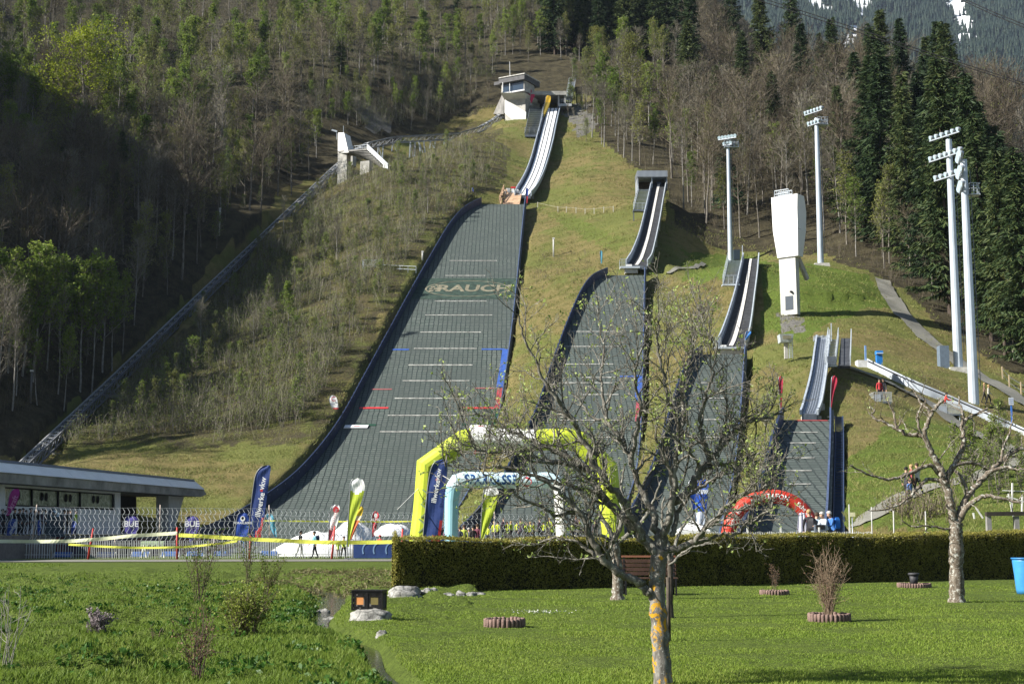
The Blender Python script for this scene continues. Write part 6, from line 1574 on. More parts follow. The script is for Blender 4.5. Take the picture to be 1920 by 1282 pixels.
# ------------------------------------------------------------------ trees with bare limbs in the garden
class Tubes:
    def __init__(s): s.V = []; s.Q = []; s.n = 0
    def add(s, pts, rad, n):
        P = np.asarray(pts, float); k = len(P); rad = np.asarray(rad, float)
        T = np.gradient(P, axis=0); T /= (np.linalg.norm(T, axis=1)[:, None] + 1e-9)
        ref = np.array([.31, .95, .1]); A = np.cross(T, ref); A /= (np.linalg.norm(A, axis=1)[:, None] + 1e-9); B = np.cross(T, A)
        a = np.arange(n) * 2 * np.pi / n
        V = P[:, None] + (A[:, None] * np.cos(a)[None, :, None] + B[:, None] * np.sin(a)[None, :, None]) * rad[:, None, None]
        i = s.n + np.arange(k * n).reshape(k, n); j = np.roll(i, -1, axis=1)
        s.Q.append(np.stack([i[:-1], j[:-1], j[1:], i[1:]], -1).reshape(-1, 4)); s.V.append(V.reshape(-1, 3)); s.n += k * n
    def mesh(s, name, mat): return np_mesh(name, np.concatenate(s.V), np.concatenate(s.Q), mats=[mat], smooth=True)

def leaf_np(C, size, asp=.6, rg=rng, droop=None):
    """small rhombic leaves at centres C with sizes; returns verts, quads"""
    n = len(C); d = rg.normal(size=(n, 3)); d /= np.linalg.norm(d, axis=1)[:, None]
    if droop is not None: d = d * (1 - droop) + np.array([0, 0, -1]) * droop; d /= np.linalg.norm(d, axis=1)[:, None]
    e = rg.normal(size=(n, 3)); e = np.cross(d, e); e /= np.linalg.norm(e, axis=1)[:, None]
    sz = np.asarray(size)[:, None] * np.ones((n, 1))
    V = np.stack([C - d * sz * .5, C + e * sz * asp * .5, C + d * sz * .5, C - e * sz * asp * .5], 1).reshape(-1, 3)
    return V, np.arange(4 * n).reshape(n, 4)

def bark(name, stops, lichen=None, moss=None, scale=18):
    t = NT(name); P = t.coord(); st = t.add('ShaderNodeMapping', i_Vector=P, i_Scale=(1, 1, .35)).outputs[0]
    n = t.noise(st, scale, 6, .7); c = t.ramp(n, stops)
    if lichen: c = t.mix(t.ramp(t.noise(P, lichen[1], 5, .75), [(lichen[2], (0, 0, 0)), (lichen[2] + .05, (1, 1, 1))]), c, lichen[0])
    if moss: c = t.mix(t.ramp(t.noise(P, moss[1], 4, .7, .5), [(moss[2], (0, 0, 0)), (moss[2] + .04, (1, 1, 1))]), c, moss[0])
    return t.pbr(c, .85, 0, t.bump(n, .8, .012), .15)
BARK1 = bark('apple_bark', [(.3, (.05, .046, .04)), (.52, (.145, .135, .115)), (.74, (.40, .39, .35))], ((.40, .40, .34), 26, .58))
BARKT = bark('apple_trunk_bark', [(.3, (.05, .046, .04)), (.5, (.14, .13, .115)), (.72, (.32, .31, .285))], ((.42, .42, .39), 30, .58), ((.46, .25, .02), 8, .54))
BARK2 = bark('old_bark', [(.3, (.04, .033, .027)), (.5, (.13, .105, .08)), (.75, (.34, .31, .27))], ((.42, .42, .38), 14, .55))
BARK3 = bark('dark_bark', [(.3, (.03, .024, .02)), (.6, (.09, .075, .06)), (.8, (.2, .18, .15))])
BUDS = leafmat('opening_buds', [(.15, (.22, .30, .06)), (.5, (.36, .45, .14)), (.85, (.60, .64, .36))], .4)

def garden_tree(name, label, Y0, trunk, limbs, barkt, barkb, seed, dens=1.0, bud=1.0, twig=1.0, top_shoots=14, group=None, shoot_len=.8, budsize=.026, lv2=.10):
    """trunk and limbs: measured outlines [(px, row)], widths in photo pixels, depth drift in m"""
    rg = np.random.default_rng(seed); k = Y0 / F
    base = at(trunk[0][0][0], trunk[0][0][1], Y0); base.z = 0
    t = thing(name, label, 'tree', tuple(base), 0, group); b = np.array(base)
    def poly(pts, d): 
        n = len(pts); return np.array([at(p[0], p[1], Y0 + d * (i / max(n - 1, 1)) ** 1.2) for i, p in enumerate(pts)]) - b
    tb = Tubes(); pts, w0, w1 = trunk
    P = crom(poly(pts, 0), 5); P[0, 2] = -.05; r = np.linspace(w0, w1, len(P)) / 2 * k; r[:3] *= np.array([1.35, 1.15, 1.04]); r *= 1 + .07 * rg.normal(size=len(P)); tb.add(P, r, 14); 
    tr = link_mesh('trunk', tb.mesh('trunk', barkt), t)
    br = Tubes(); L0 = []; buds = []
    for pts, w0, w1, d in limbs:
        P = crom(poly(pts, d), 6); P[1:] += rg.normal(size=(len(P) - 1, 3)) * .012; rr = np.linspace(w0, w1, len(P)) / 2 * k * (1 + .06 * rg.normal(size=len(P))); br.add(P, np.maximum(rr, .004), 9); L0.append((P, rr))
    def sub_branches(par, spacing, lmin, lmax, rfac, rmin, n, up, ang, start, level):
        out = []
        for P, rr in par:
            seg = np.linalg.norm(np.diff(P, axis=0), axis=1); s = np.concatenate([[0], np.cumsum(seg)]); Ltot = s[-1]
            pos = start * Ltot + rg.uniform(0, spacing)
            while pos < Ltot:
                i = min(np.searchsorted(s, pos) - 1, len(P) - 2); i = max(i, 0); f = (pos - s[i]) / (seg[i] + 1e-9); p = P[i] + (P[i + 1] - P[i]) * f
                d = P[i + 1] - P[i]; d /= np.linalg.norm(d) + 1e-9; q = rg.normal(size=3); q -= d * q.dot(d); q /= np.linalg.norm(q) + 1e-9
                a = rg.uniform(*ang); v = d * math.cos(a) + q * math.sin(a); v[2] += up * rg.uniform(.3, 1.2); v /= np.linalg.norm(v)
                L = rg.uniform(lmin, lmax) * (1 - .45 * pos / Ltot) * (1 if rg.random() > .12 else 1.5); m = max(3, int(L / .07)); m = min(m, 9); C = [p]; vv = v.copy()
                for _q in range(m):
                    vv = vv + rg.normal(size=3) * .22; vv[2] += up * .10; vv /= np.linalg.norm(vv); C.append(C[-1] + vv * L / m)
                C = np.array(C); r0 = min(rr[min(i, len(rr) - 1)] * rfac, .02 if level == 1 else .009); r0 = max(r0, rmin); r2 = np.linspace(r0, rmin * .7, len(C)); br.add(C, r2, n); out.append((C, r2))
                pos += spacing * rg.uniform(.5, 1.6) / dens
        return out
    L1 = sub_branches(L0, .15, .3, .95, .5, .005, 6, .35, (.5, 1.2), .22, 1)
    # straight water shoots from the upper limbs
    sh = []
    for _q in range(top_shoots):
        P, rr = L0[rg.integers(len(L0))]; i = rg.integers(len(P) // 2, len(P)); p = P[i]; v = np.array([rg.normal() * .3, rg.normal() * .3, 1]); L = rg.uniform(.4, 1) * shoot_len; C = [p]
        for _r in range(6): v = v + rg.normal(size=3) * .08; v /= np.linalg.norm(v); C.append(C[-1] + v * L / 6)
        r2 = np.linspace(.007, .003, 7); br.add(np.array(C), r2, 5); sh.append((np.array(C), r2))
    L1 += sh
    L2 = sub_branches(L1, lv2, .12, .42, .6, .003, 4, .25, (.4, 1.1), .2, 2)
    L3 = sub_branches(L2, .085, .04, .17, .7, .0022, 3, .2, (.4, 1.1), .15, 3) if twig > 0 else []
    br_o = link_mesh('branches', br.mesh('branches', barkb), t)
    for P, _r in (L3 or L2):
        if rg.random() < .42 * bud:
            for _k in range(rg.integers(2, 5)): buds.append(P[-1] + rg.normal(size=3) * .012)
    for P, _r in L2:
        if rg.random() < .6 * bud:
            for _k in range(4): buds.append(P[-1] + rg.normal(size=3) * .016)
    if buds:
        V, q = leaf_np(np.array(buds), rg.uniform(.6, 1.4, len(buds)) * budsize, .55, rg); link_mesh('opening_leaves', np_mesh('opening_leaves', V, q, mats=[BUDS]), t)
    return t

garden_tree('apple_tree', 'bare spreading apple tree with orange lichen on its slim trunk and opening buds', 15.5,
  ([(1244, 1280), (1240, 1230), (1237, 1180), (1233, 1130), (1232, 1085), (1236, 1045), (1240, 1030)], 34, 30),
  [([(1233, 1122), (1215, 1108), (1190, 1088), (1155, 1068), (1125, 1040), (1108, 1008), (1085, 960), (1045, 918), (990, 885), (930, 872)], 19, 4, -.5),
   ([(1155, 1068), (1120, 1046), (1085, 1018), (1040, 1008), (1000, 1020)], 10, 2.5, .3),
   ([(1238, 1040), (1210, 1012), (1182, 985), (1150, 950), (1125, 925), (1098, 880), (1050, 850), (990, 825), (925, 790), (870, 770)], 22, 3, .5),
   ([(1205, 1008), (1188, 970), (1160, 930), (1125, 890), (1092, 822), (1060, 770), (1022, 718), (992, 650), (968, 590)], 17, 2.5, -.6),
   ([(1238, 1038), (1233, 1000), (1222, 960), (1200, 920), (1184, 870), (1170, 830), (1148, 800), (1110, 780), (1075, 738)], 17, 3, .8),
   ([(1241, 1032), (1250, 985), (1260, 940), (1266, 880), (1271, 830), (1270, 790), (1254, 750), (1242, 700), (1232, 640), (1236, 590)], 16, 2.5, -.3),
   ([(1258, 945), (1285, 925), (1312, 885), (1335, 858), (1360, 828), (1390, 797), (1425, 786), (1452, 779), (1475, 770)], 16, 3.5, .2),
   ([(1248, 1032), (1290, 1020), (1312, 1004), (1345, 968), (1375, 935), (1415, 920), (1452, 902)], 14, 3, -.5),
   ([(1290, 1020), (1335, 1008), (1385, 995), (1432, 962), (1450, 950)], 7, 2.5, -.6),
   ([(1335, 858), (1318, 822), (1312, 780), (1325, 735), (1338, 690), (1345, 640)], 10, 2.5, -.3),
   ([(1271, 830), (1284, 785), (1276, 730), (1290, 680), (1302, 635), (1318, 590)], 9, 2.2, .5),
   ([(1170, 830), (1140, 790), (1131, 750), (1128, 700), (1131, 645), (1120, 595)], 9, 2, .4),
   ([(1098, 880), (1060, 868), (1010, 868), (955, 850), (905, 846), (850, 820)], 9, 2.2, -.4),
   ([(1125, 925), (1080, 912), (1020, 898), (940, 876), (880, 880), (832, 872)], 9, 2, .3),
   ([(1085, 960), (1040, 962), (985, 935), (935, 905), (905, 885)], 8, 2, -.4),
   ([(1262, 1005), (1268, 965), (1290, 930), (1330, 905), (1365, 880), (1420, 850), (1460, 838)], 10, 2.5, .7),
   ([(1312, 885), (1340, 872), (1372, 868), (1410, 868), (1445, 850)], 8, 2.2, .2),
   ([(1184, 870), (1195, 810), (1200, 760), (1190, 700), (1205, 650), (1215, 610)], 9, 2, -.6)],
  BARKT, BARK1, 5, dens=1.5, bud=.42, budsize=.034, top_shoots=70, shoot_len=1.0, lv2=.08)
garden_tree('apple_tree', 'old pruned apple tree with scaly trunk and thick gnarled limbs before the hedge', 34.0,
  ([(1794, 1128), (1794, 1100), (1793, 1060), (1793, 1020), (1792, 992), (1794, 978)], 28, 23),
  [([(1791, 985), (1784, 955), (1777, 918), (1768, 898), (1764, 880), (1748, 850), (1734, 820), (1737, 800), (1746, 778), (1755, 762), (1770, 750)], 17, 5, -.3),
   ([(1768, 896), (1745, 873), (1720, 880), (1690, 894), (1660, 897), (1625, 888), (1595, 872)], 9, 3, -.6),
   ([(1734, 818), (1720, 815), (1700, 814), (1680, 803), (1655, 790), (1636, 782), (1640, 768)], 9, 3, .4),
   ([(1680, 803), (1676, 780), (1668, 758), (1658, 738)], 5, 2.2, .2),
   ([(1772, 902), (1784, 880), (1799, 852), (1808, 826), (1804, 800), (1813, 785), (1833, 775), (1853, 764)], 13, 4, .5),
   ([(1804, 800), (1806, 775), (1800, 760), (1798, 745)], 6, 2.5, .3),
   ([(1782, 876), (1810, 868), (1838, 872), (1852, 884)], 8, 4, .3),
   ([(1795, 980), (1804, 952), (1815, 930), (1836, 905), (1856, 884), (1876, 866), (1902, 846), (1935, 838)], 16, 5, .3),
   ([(1856, 884), (1886, 877), (1905, 880), (1925, 878)], 8, 3, -.3),
   ([(1798, 976), (1812, 952), (1828, 938), (1850, 930), (1880, 935), (1915, 944)], 13, 4, -.6),
   ([(1815, 930), (1808, 905), (1795, 885), (1786, 878)], 8, 4, .4),
   ([(1774, 905), (1745, 898), (1730, 905), (1715, 922), (1698, 938), (1670, 952), (1630, 958)], 8, 2.5, -.5),
   ([(1790, 992), (1765, 990), (1735, 985), (1712, 988), (1692, 975)], 5, 2, -.4),
   ([(1745, 778), (1738, 765), (1725, 755), (1712, 730)], 6, 2.2, .3),
   ([(1876, 866), (1880, 840), (1892, 812), (1900, 785)], 6, 2.2, .4),
   ([(1733, 818), (1722, 800), (1722, 775), (1735, 752)], 6, 2.2, -.2)],
  BARK2, BARK2, 9, dens=.5, bud=.5, twig=1, top_shoots=6, shoot_len=.9, budsize=.05, lv2=.16)
garden_tree('fruit_tree', 'fruit tree with pale grey trunk standing before the hedge beside the bench', 35.5,
  ([(1158, 1124), (1158, 1095), (1157, 1060), (1153, 1030), (1150, 1012)], 22, 17),
  [([(1150, 1014), (1138, 985), (1120, 960), (1095, 935), (1070, 905)], 11, 3, .3), ([(1152, 1012), (1165, 980), (1172, 950), (1165, 910), (1172, 870)], 11, 3, .2), ([(1155, 1020), (1180, 1000), (1205, 975), (1225, 940), (1240, 900)], 10, 3, -.3), ([(1153, 1018), (1130, 1005), (1100, 1000), (1075, 985)], 8, 3, -.4)],
  BARK2, BARK1, 21, dens=.55, bud=.35, top_shoots=10, shoot_len=1.0, budsize=.045, lv2=.15)
garden_tree('fruit_tree', 'thin dark trunked fruit tree just behind the lichen covered trunk', 28.0,
  ([(1256, 1153), (1256, 1120), (1257, 1080), (1256, 1050)], 13, 10),
  [([(1256, 1052), (1250, 1015), (1240, 975), (1245, 930)], 8, 3, .2), ([(1256, 1055), (1268, 1015), (1285, 980), (1310, 950)], 8, 3, .3), ([(1256, 1060), (1275, 1040), (1300, 1025), (1330, 1015)], 6, 2.5, -.3)],
  BARK3, BARK1, 33, dens=.5, bud=.3, top_shoots=6, budsize=.04, lv2=.15)
p = at(1254, 1197, 21.8); p.z = 0; t = thing('tree_stake', 'thin dark stake in the lawn close behind the lichen covered trunk', 'stake', tuple(p)); mb = MB(); mb.tube([(0, 0, -.05), (0.0, 0, .95)], [.035, .03], 7); mb.build('shaft', [BARK3], t)

# ------------------------------------------------------------------ hedge
HG0 = Vector((-3.25, 39.4, 0)); HG1 = Vector((21.5, 53.4, 0)); HD = (HG1 - HG0).normalized(); HN = Vector((HD.y, -HD.x, 0)); HL = (HG1 - HG0).length; HT = 1.25
def htop(s): return 1.40 + .27 * s / HL + .03 * math.sin(s * 1.3) + .025 * math.sin(s * .53 + 1)
t = thing('hedge', 'long clipped olive green hedge between the garden lawn and the arena', 'hedge', tuple(HG0 + HD * HL / 2))
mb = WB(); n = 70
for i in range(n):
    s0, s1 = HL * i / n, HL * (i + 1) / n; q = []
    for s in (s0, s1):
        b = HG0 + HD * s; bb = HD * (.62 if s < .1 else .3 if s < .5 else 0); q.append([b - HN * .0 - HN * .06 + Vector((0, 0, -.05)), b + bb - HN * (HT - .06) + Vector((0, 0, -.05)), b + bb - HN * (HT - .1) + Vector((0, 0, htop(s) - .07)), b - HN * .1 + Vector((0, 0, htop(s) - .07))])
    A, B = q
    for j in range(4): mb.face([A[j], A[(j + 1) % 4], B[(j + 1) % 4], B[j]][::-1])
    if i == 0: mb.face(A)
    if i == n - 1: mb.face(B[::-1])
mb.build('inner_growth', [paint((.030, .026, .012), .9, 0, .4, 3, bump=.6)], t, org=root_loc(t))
N = 120000; s = rng.uniform(0, HL, N); kind = rng.random(N); u = rng.uniform(0, 1, N); tops = 1.40 + .27 * s / HL + .03 * np.sin(s * 1.3) + .025 * np.sin(s * .53 + 1)
lump = fbm(s * 2.2, u * 3.0, 4, 3) * .16
dep = np.where(kind < .66, -.02 + lump * .8 + rng.normal(size=N) * .03, np.where(kind < .93, -u * HT, 0)); zz = np.where(kind < .66, u * tops, np.where(kind < .93, tops + np.abs(rng.normal(size=N)) * .035 - .02 + lump * .45, u * tops)); ss = np.where(kind > .95, rng.normal(size=N) * .03 + .02, s); dep = np.where(kind > .95, -rng.uniform(0, HT, N), dep)
ss = np.where(kind > .95, ss - .5 * dep, ss); okh = (ss > -.5 * dep - .08); ss, dep, zz = ss[okh], dep[okh], zz[okh]; N = len(ss)
C = np.stack([HG0.x + HD.x * ss + HN.x * dep, HG0.y + HD.y * ss + HN.y * dep, zz], -1) - np.array(root_loc(t))
V, q = leaf_np(C, rng.uniform(.035, .075, N), .55)
HL_M = leafmat('hedge_leaves', [(.1, (.11, .085, .022)), (.36, (.20, .19, .04)), (.6, (.32, .29, .07)), (.85, (.44, .35, .14))], .3, 2.2, .35)
link_mesh('foliage', np_mesh('foliage', V, q, mats=[HL_M]), t)

# ------------------------------------------------------------------ planters, lantern, stones, barrel, bench
def ring_planter(px, row, wpx, label, filled=True, hgt=.17):
    Y = 1.6 * F / (row - 1000 + .01) ; p = at(px, row, Y); p.z = gz1(p.x, p.y) - .02; r = wpx / F * Y / 2
    t = thing('ring_planter', label, 'planter', tuple(p), 0, 'round palisade planters'); n = max(14, int(2 * math.pi * r / .075)); mb = MB()
    m = paint((.20, .135, .115), .9, 0, .3, 6, bump=.4)
    for i in range(n):
        a = 2 * math.pi * i / n; h = hgt * R.uniform(.92, 1.06); c = Vector((math.cos(a) * r, math.sin(a) * r, 0)); w = math.pi * r / n * .96; mb.tube([c - Vector((0, 0, .05)), c + Vector((0, 0, h - .012)), c + Vector((0, 0, h))], [w, w, w * .8], 8)
    mb.build('palisade_ring', [m], t)
    mb = MB(); mb.face([(math.cos(2 * math.pi * i / 20) * r, math.sin(2 * math.pi * i / 20) * r, hgt * .6) for i in range(20)]); mb.build('soil', [paint((.04, .03, .02), .95, 0, .3, 9, bump=.8)], t)
    return t, p, r
ring_planter(946, 1169, 70, 'round brown palisade planter standing empty in the middle of the lawn')
shr, ps, rs = ring_planter(1555, 1160, 72, 'round brown palisade planter holding the bare upright shrub')
ring_planter(1452, 1111, 50, 'low brown palisade planter close to the hedge behind the bare shrub', hgt=.14)
_t, pp, _r = ring_planter(1714, 1098, 58, 'low brown palisade planter with a dark pot beside the old apple tree', hgt=.15)
t = thing('flower_pot', 'small dark pot standing in the planter beside the old apple tree', 'pot', (pp.x, pp.y, .1)); mb = MB(); mb.tube([(0, 0, 0), (0, 0, .26)], [.11, .13], 14); mb.tube([(0, 0, .26), (0, 0, .33)], [.165, .165], 14); mb.build('pot_body', [paint((.045, .045, .05), .6)], t)
def stems(name, label, loc, n, h, spread, mat, r0=.008, fork=3, lean=.0, leaves=None, lsize=.04, nl=0, seed=2, cat='shrub', group=None, droop=None):
    rg = np.random.default_rng(seed); t = thing(name, label, cat, tuple(loc), 0, group); tb = Tubes(); tips = []
    for i in range(n):
        a = rg.uniform(0, 6.28); q = rg.uniform(0, .12) * spread * 2; p = np.array([math.cos(a) * q, math.sin(a) * q, -.03]); v = np.array([math.cos(a) * spread * rg.uniform(.1, .6) + lean, math.sin(a) * spread * rg.uniform(.1, .6), 1.0]); L = h * rg.uniform(.55, 1.05); C = [p]
        for k in range(7): v = v + rg.normal(size=3) * .09; v /= np.linalg.norm(v); C.append(C[-1] + v * L / 7); tips.append(C[-1])
        C = np.array(C); tb.add(C, np.linspace(r0, r0 * .4, len(C)), 5)
        for f in range(fork):
            j = rg.integers(2, 7); v2 = v + rg.normal(size=3) * .55; v2[2] = abs(v2[2]); v2 /= np.linalg.norm(v2); l2 = h * rg.uniform(.12, .35); D = np.array([C[j] + v2 * l2 * g + rg.normal(size=3) * .01 for g in (0, .35, .7, 1)]); D[0] = C[j]; tb.add(D, np.linspace(r0 * .55, r0 * .3, 4), 4); tips += list(D[1:])
    link_mesh('stems', tb.mesh('stems', mat), t)
    if leaves:
        tips = np.array(tips); c = tips[rg.integers(0, len(tips), nl)] + rg.normal(size=(nl, 3)) * .04 * max(.4, h); V, q = leaf_np(c, rg.uniform(.6, 1.4, nl) * lsize, .6, rg, droop); link_mesh('leaves', np_mesh('leaves', V, q, mats=[leaves]), t)
    return t
TWIG = paint((.24, .175, .12), .8, 0, .3, 8); TWIGD = paint((.12, .085, .065), .85, 0, .3, 8); TWIGG = paint((.30, .28, .25), .85, 0, .2, 8)
REDL = leafmat('reddish_buds', [(.2, (.10, .06, .04)), (.8, (.22, .13, .08))], .2); FRESH = leafmat('fresh_leaves', [(.2, (.05, .11, .012)), (.5, (.10, .17, .02)), (.85, (.20, .24, .04))], .35); SILV = leafmat('dry_heads', [(.2, (.16, .13, .14)), (.8, (.36, .31, .32))], .1); YELL = leafmat('yellow_buds', [(.2, (.07, .11, .018)), (.8, (.20, .24, .04))], .3)
stems('bare_shrub', 'bare tan shrub with many upright stems and reddish tips in the planter', (ps.x, ps.y, .08), 54, 1.3, .33, TWIG, .0062, 5, 0, REDL, .03, 700, 3)
p = at(1452, 1108, 39.5); stems('sapling', 'little reddish sapling in the low planter against the hedge', (p.x, 39.5, .05), 5, .75, .3, TWIGD, .008, 4, 0, REDL, .035, 120, 5)
# lantern on its stone
Yl = 27.2; p = at(692, 1143, Yl)
t = thing('garden_lantern', 'dark pierced metal box lantern with orange and olive panes on a rock', 'lantern', tuple(p), math.radians(-7)); w, d, h = .56, .36, .355; IRON = paint((.022, .021, .022), .45, .5, .3, 6); mb = MB()
for x in (-w / 2, 0, w / 2):
    for y in (-d / 2, d / 2): mb.box((x, y, h / 2), (.035, .035, h))
for z in (.02, h - .02):
    for y in (-d / 2, d / 2): mb.box((0, y, z), (w + .035, .03, .035))
    for x in (-w / 2, w / 2): mb.box((x, 0, z), (.03, d, .035))
mb.build('frame', [IRON], t)
mb = MB(); mb.box((0, 0, h + .01), (w + .06, d + .06, .02)); mb.build('lid', [IRON], t)
mb = MB(); nx, nz = 17, 12
for i in range(nx):
    for k in range(nz):
        cx = -w / 2 + (i + .5) * w / nx; cz = .03 + (k + .5) * (h - .06) / nz; inw = (.065 < abs(cx) < .225) and .105 < cz < .25
        if inw: continue
        if (i * 7 + k * 5 + (i * k) % 4) % 4 != 0: mb.box((cx, -d / 2 - .006, cz), (w / nx * 1.02, .006, (h - .06) / nz * 1.02))
mb.build('pierced_front', [IRON], t)
mb = MB(); mb.box((0, d / 2 - .03, h / 2), (w, .01, h - .04)); mb.build('back_plate', [paint((.16, .155, .15), .6)], t)
for cx, c, nm in ((-.145, (.62, .27, .10), 'orange_pane'), (.145, (.17, .14, .055), 'olive_pane')):
    mb = MB(); mb.box((cx, -d / 2 + .004, .178), (.15, .008, .14)); o = mb.build(nm, [paint(c, .3, 0, .12, 5)], t)
ROCKM = NT('weathered_rock'); _p = ROCKM.coord(); _n = ROCKM.noise(_p, 5, 8, .75); _v = ROCKM.add('ShaderNodeTexVoronoi', i_Vector=_p, i_Scale=4.0, feature='DISTANCE_TO_EDGE').outputs[0]
ROCKM = ROCKM.pbr(ROCKM.mix(ROCKM.ramp(_v, [(.0, (.75, .75, .75)), (.09, (0, 0, 0))]), ROCKM.ramp(_n, [(.3, (.10, .098, .09)), (.5, (.30, .295, .275)), (.7, (.50, .49, .46))]), (.05, .05, .045)), .85, 0, ROCKM.bump(_n, 1.0, .06), .2)
def rock(px, row, Y, w, h, d, label, seed, zb=-.05, group='stones by the stream', z0=None):
    p = at(px, row, Y); p.z = gz1(p.x, Y) + zb if z0 is None else z0; t = thing('rock', label, 'rock', tuple(p), 0, group); V = []; q = []; n, m = 22, 12
    for i in range(m + 1):
        th = math.pi / 2 * i / m * 1.25 
        for k in range(n):
            a = 2 * math.pi * k / n; x, y, z = math.sin(th) * math.cos(a), math.sin(th) * math.sin(a), math.cos(th)
            f = 1 + .38 * float(fbm(np.array(x * 1.7 + seed * 5.1), np.array(y * 1.7 + z * 2.3), seed, 4)); f = f * (1 - .12 * (abs(x) > .75)); V.append((x * f * w / 2, y * f * d / 2, max(z * f, -.25) * h))
    for i in range(m):
        for k in range(n): q.append((i * n + k, (i + 1) * n + k, (i + 1) * n + (k + 1) % n, i * n + (k + 1) % n))
    link_mesh('stone', np_mesh('stone', V, q, mats=[ROCKM], smooth=False), t)
rock(697, 1168, 27.0, 1.02, .30, .95, 'flat grey rock carrying the box lantern', 2, z0=-.095)
rock(757, 1127, 37.2, 1.15, .32, .9, 'largest pale rock at the left foot of the hedge', 4)
rock(865, 1120, 37.4, .36, .2, .3, 'upright pale stone standing third from the hedge corner', 6)
rock(800, 1121, 37.6, .4, .14, .35, 'flat pale stone between the largest rock and the dark one', 7); rock(812, 1118, 37.8, .32, .2, .3, 'dark shaded stone beside the largest pale rock', 11)
rock(882, 1119, 37.6, .42, .14, .35, 'low brownish stone at the right end of the stone row', 8); rock(840, 1122, 37.4, .5, .10, .3, 'long flat stone in the grass left of the upright one', 9); rock(900, 1116, 38.4, .4, .12, .3, 'rounded pale stone half sunk in grass under the hedge', 10)
rock(606, 1127, 34.5, .45, .22, .35, 'dark rounded stone on the left stream bank', 12); rock(622, 1141, 31.5, .5, .1, .4, 'flat dark slab at the water edge below the rounded stone', 13)
rock(716, 1187, 23.5, .22, .1, .2, 'small pale stone in the grass above the lower stream bend', 14)
# blue barrel at the right edge
Yb_ = 1.6 * F / 110; p = at(1925, 1110, Yb_); p.z = 0; t = thing('rain_barrel', 'bright blue plastic barrel cut by the right edge of the view before the hedge', 'barrel', tuple(p)); mb = MB(); mb.tube([(0, 0, 0), (0, 0, .12), (0, 0, .5), (0, 0, .86), (0, 0, .92)], [.25, .27, .30, .34, .34], 20); mb.build('barrel_body', [paint((.05, .25, .55), .4, 0, .1, 3)], t); mb = MB(); mb.tube([(0, 0, .92), (0, 0, .96)], [.37, .37], 20); mb.build('rim', [paint((.03, .17, .42), .4)], t)
# bench behind the trunk
p = at(1220, 1112, 38.0); p.z = 0; t = thing('garden_bench', 'dark brown garden bench with iron legs in front of the hedge', 'bench', tuple(p)); WD = paint((.075, .04, .028), .7, 0, .3, 6); mb = MB()
for k in range(4): mb.box((0, -.02 + k * .1, .44), (1.45, .085, .03))
mb.build('seat', [WD], t); mb = MB()
for k in range(4): mb.box((0, .42 + k * .02, .55 + k * .11), (1.45, .03, .09))
mb.build('backrest', [WD], t); mb = MB(); mb.box((0, .5, 1.0), (1.45, .04, .05)); mb.build('top_rail', [paint((.24, .10, .06), .7)], t)
for x in (-.66, .66):
    mb = MB(); mb.bar((x, -.05, .43), (x - .0, -.14, 0), .045); mb.bar((x, .38, .43), (x, .5, 0), .045); mb.bar((x, .4, .42), (x, .5, .98), .045); mb.bar((x, -.08, .25), (x, .44, .25), .03); mb.build('leg', [IRON], t)

# ------------------------------------------------------------------ herbs, shrubs and grass
def sh(px, row, **k): p = hit(px, row, 5); return (p.x, p.y, p.z)
stems('shrub', 'tall open twiggy shrub with dark leaf tips left of the stream', sh(372, 1130), 16, 1.75, .35, TWIGD, .008, 5, 0, FRESH, .05, 420, 4)
stems('shrub', 'airy shrub with sparse leaves before the blue banner', sh(465, 1090), 12, 1.9, .30, TWIGD, .008, 5, 0, FRESH, .06, 380, 6)
stems('shrub', 'rounded yellow green bush in the rough grass left of the stream', sh(460, 1190), 46, .85, .75, TWIGD, .006, 5, 0, YELL, .045, 2300, 8)
stems('shrub', 'slender shrub with yellow buds above the rounded bush', sh(500, 1115), 16, 1.05, .5, TWIGD, .006, 5, .1, YELL, .05, 700, 9)
stems('dry_flower_heads', 'clump of dry greyish lilac flower heads in the rough grass', sh(182, 1192), 22, .42, .6, TWIGG, .005, 3, 0, SILV, .045, 1100, 10, 'plant')
stems('dry_stalks', 'reddish dry stalks standing in the grass near the lower edge', sh(372, 1275), 16, .85, .45, TWIGD, .006, 5, 0, REDL, .03, 420, 11, 'plant')
stems('bare_twigs', 'thin grey bare twigs at the lower left corner', sh(8, 1255), 9, 1.0, .4, TWIGG, .006, 4, .05, None, 0, 0, 12, 'plant')
stems('dry_stalks', 'short tuft of dry pinkish stalks right of the dry flower heads', sh(292, 1200), 6, .3, .4, TWIG, .006, 2, 0, None, 0, 0, 13, 'plant')
MG = leafmat('lawn_blades', [(.1, (.09, .14, .018)), (.4, (.15, .235, .03)), (.62, (.21, .29, .042)), (.9, (.34, .36, .10))], .45, .35)
MW = leafmat('meadow_blades', [(.1, (.055, .09, .015)), (.38, (.11, .175, .025)), (.6, (.17, .24, .04)), (.78, (.25, .26, .08)), (.92, (.30, .24, .14))], .45, .7)
def sx(y): return np.interp(y, STREAM[::-1, 1], STREAM[::-1, 0])
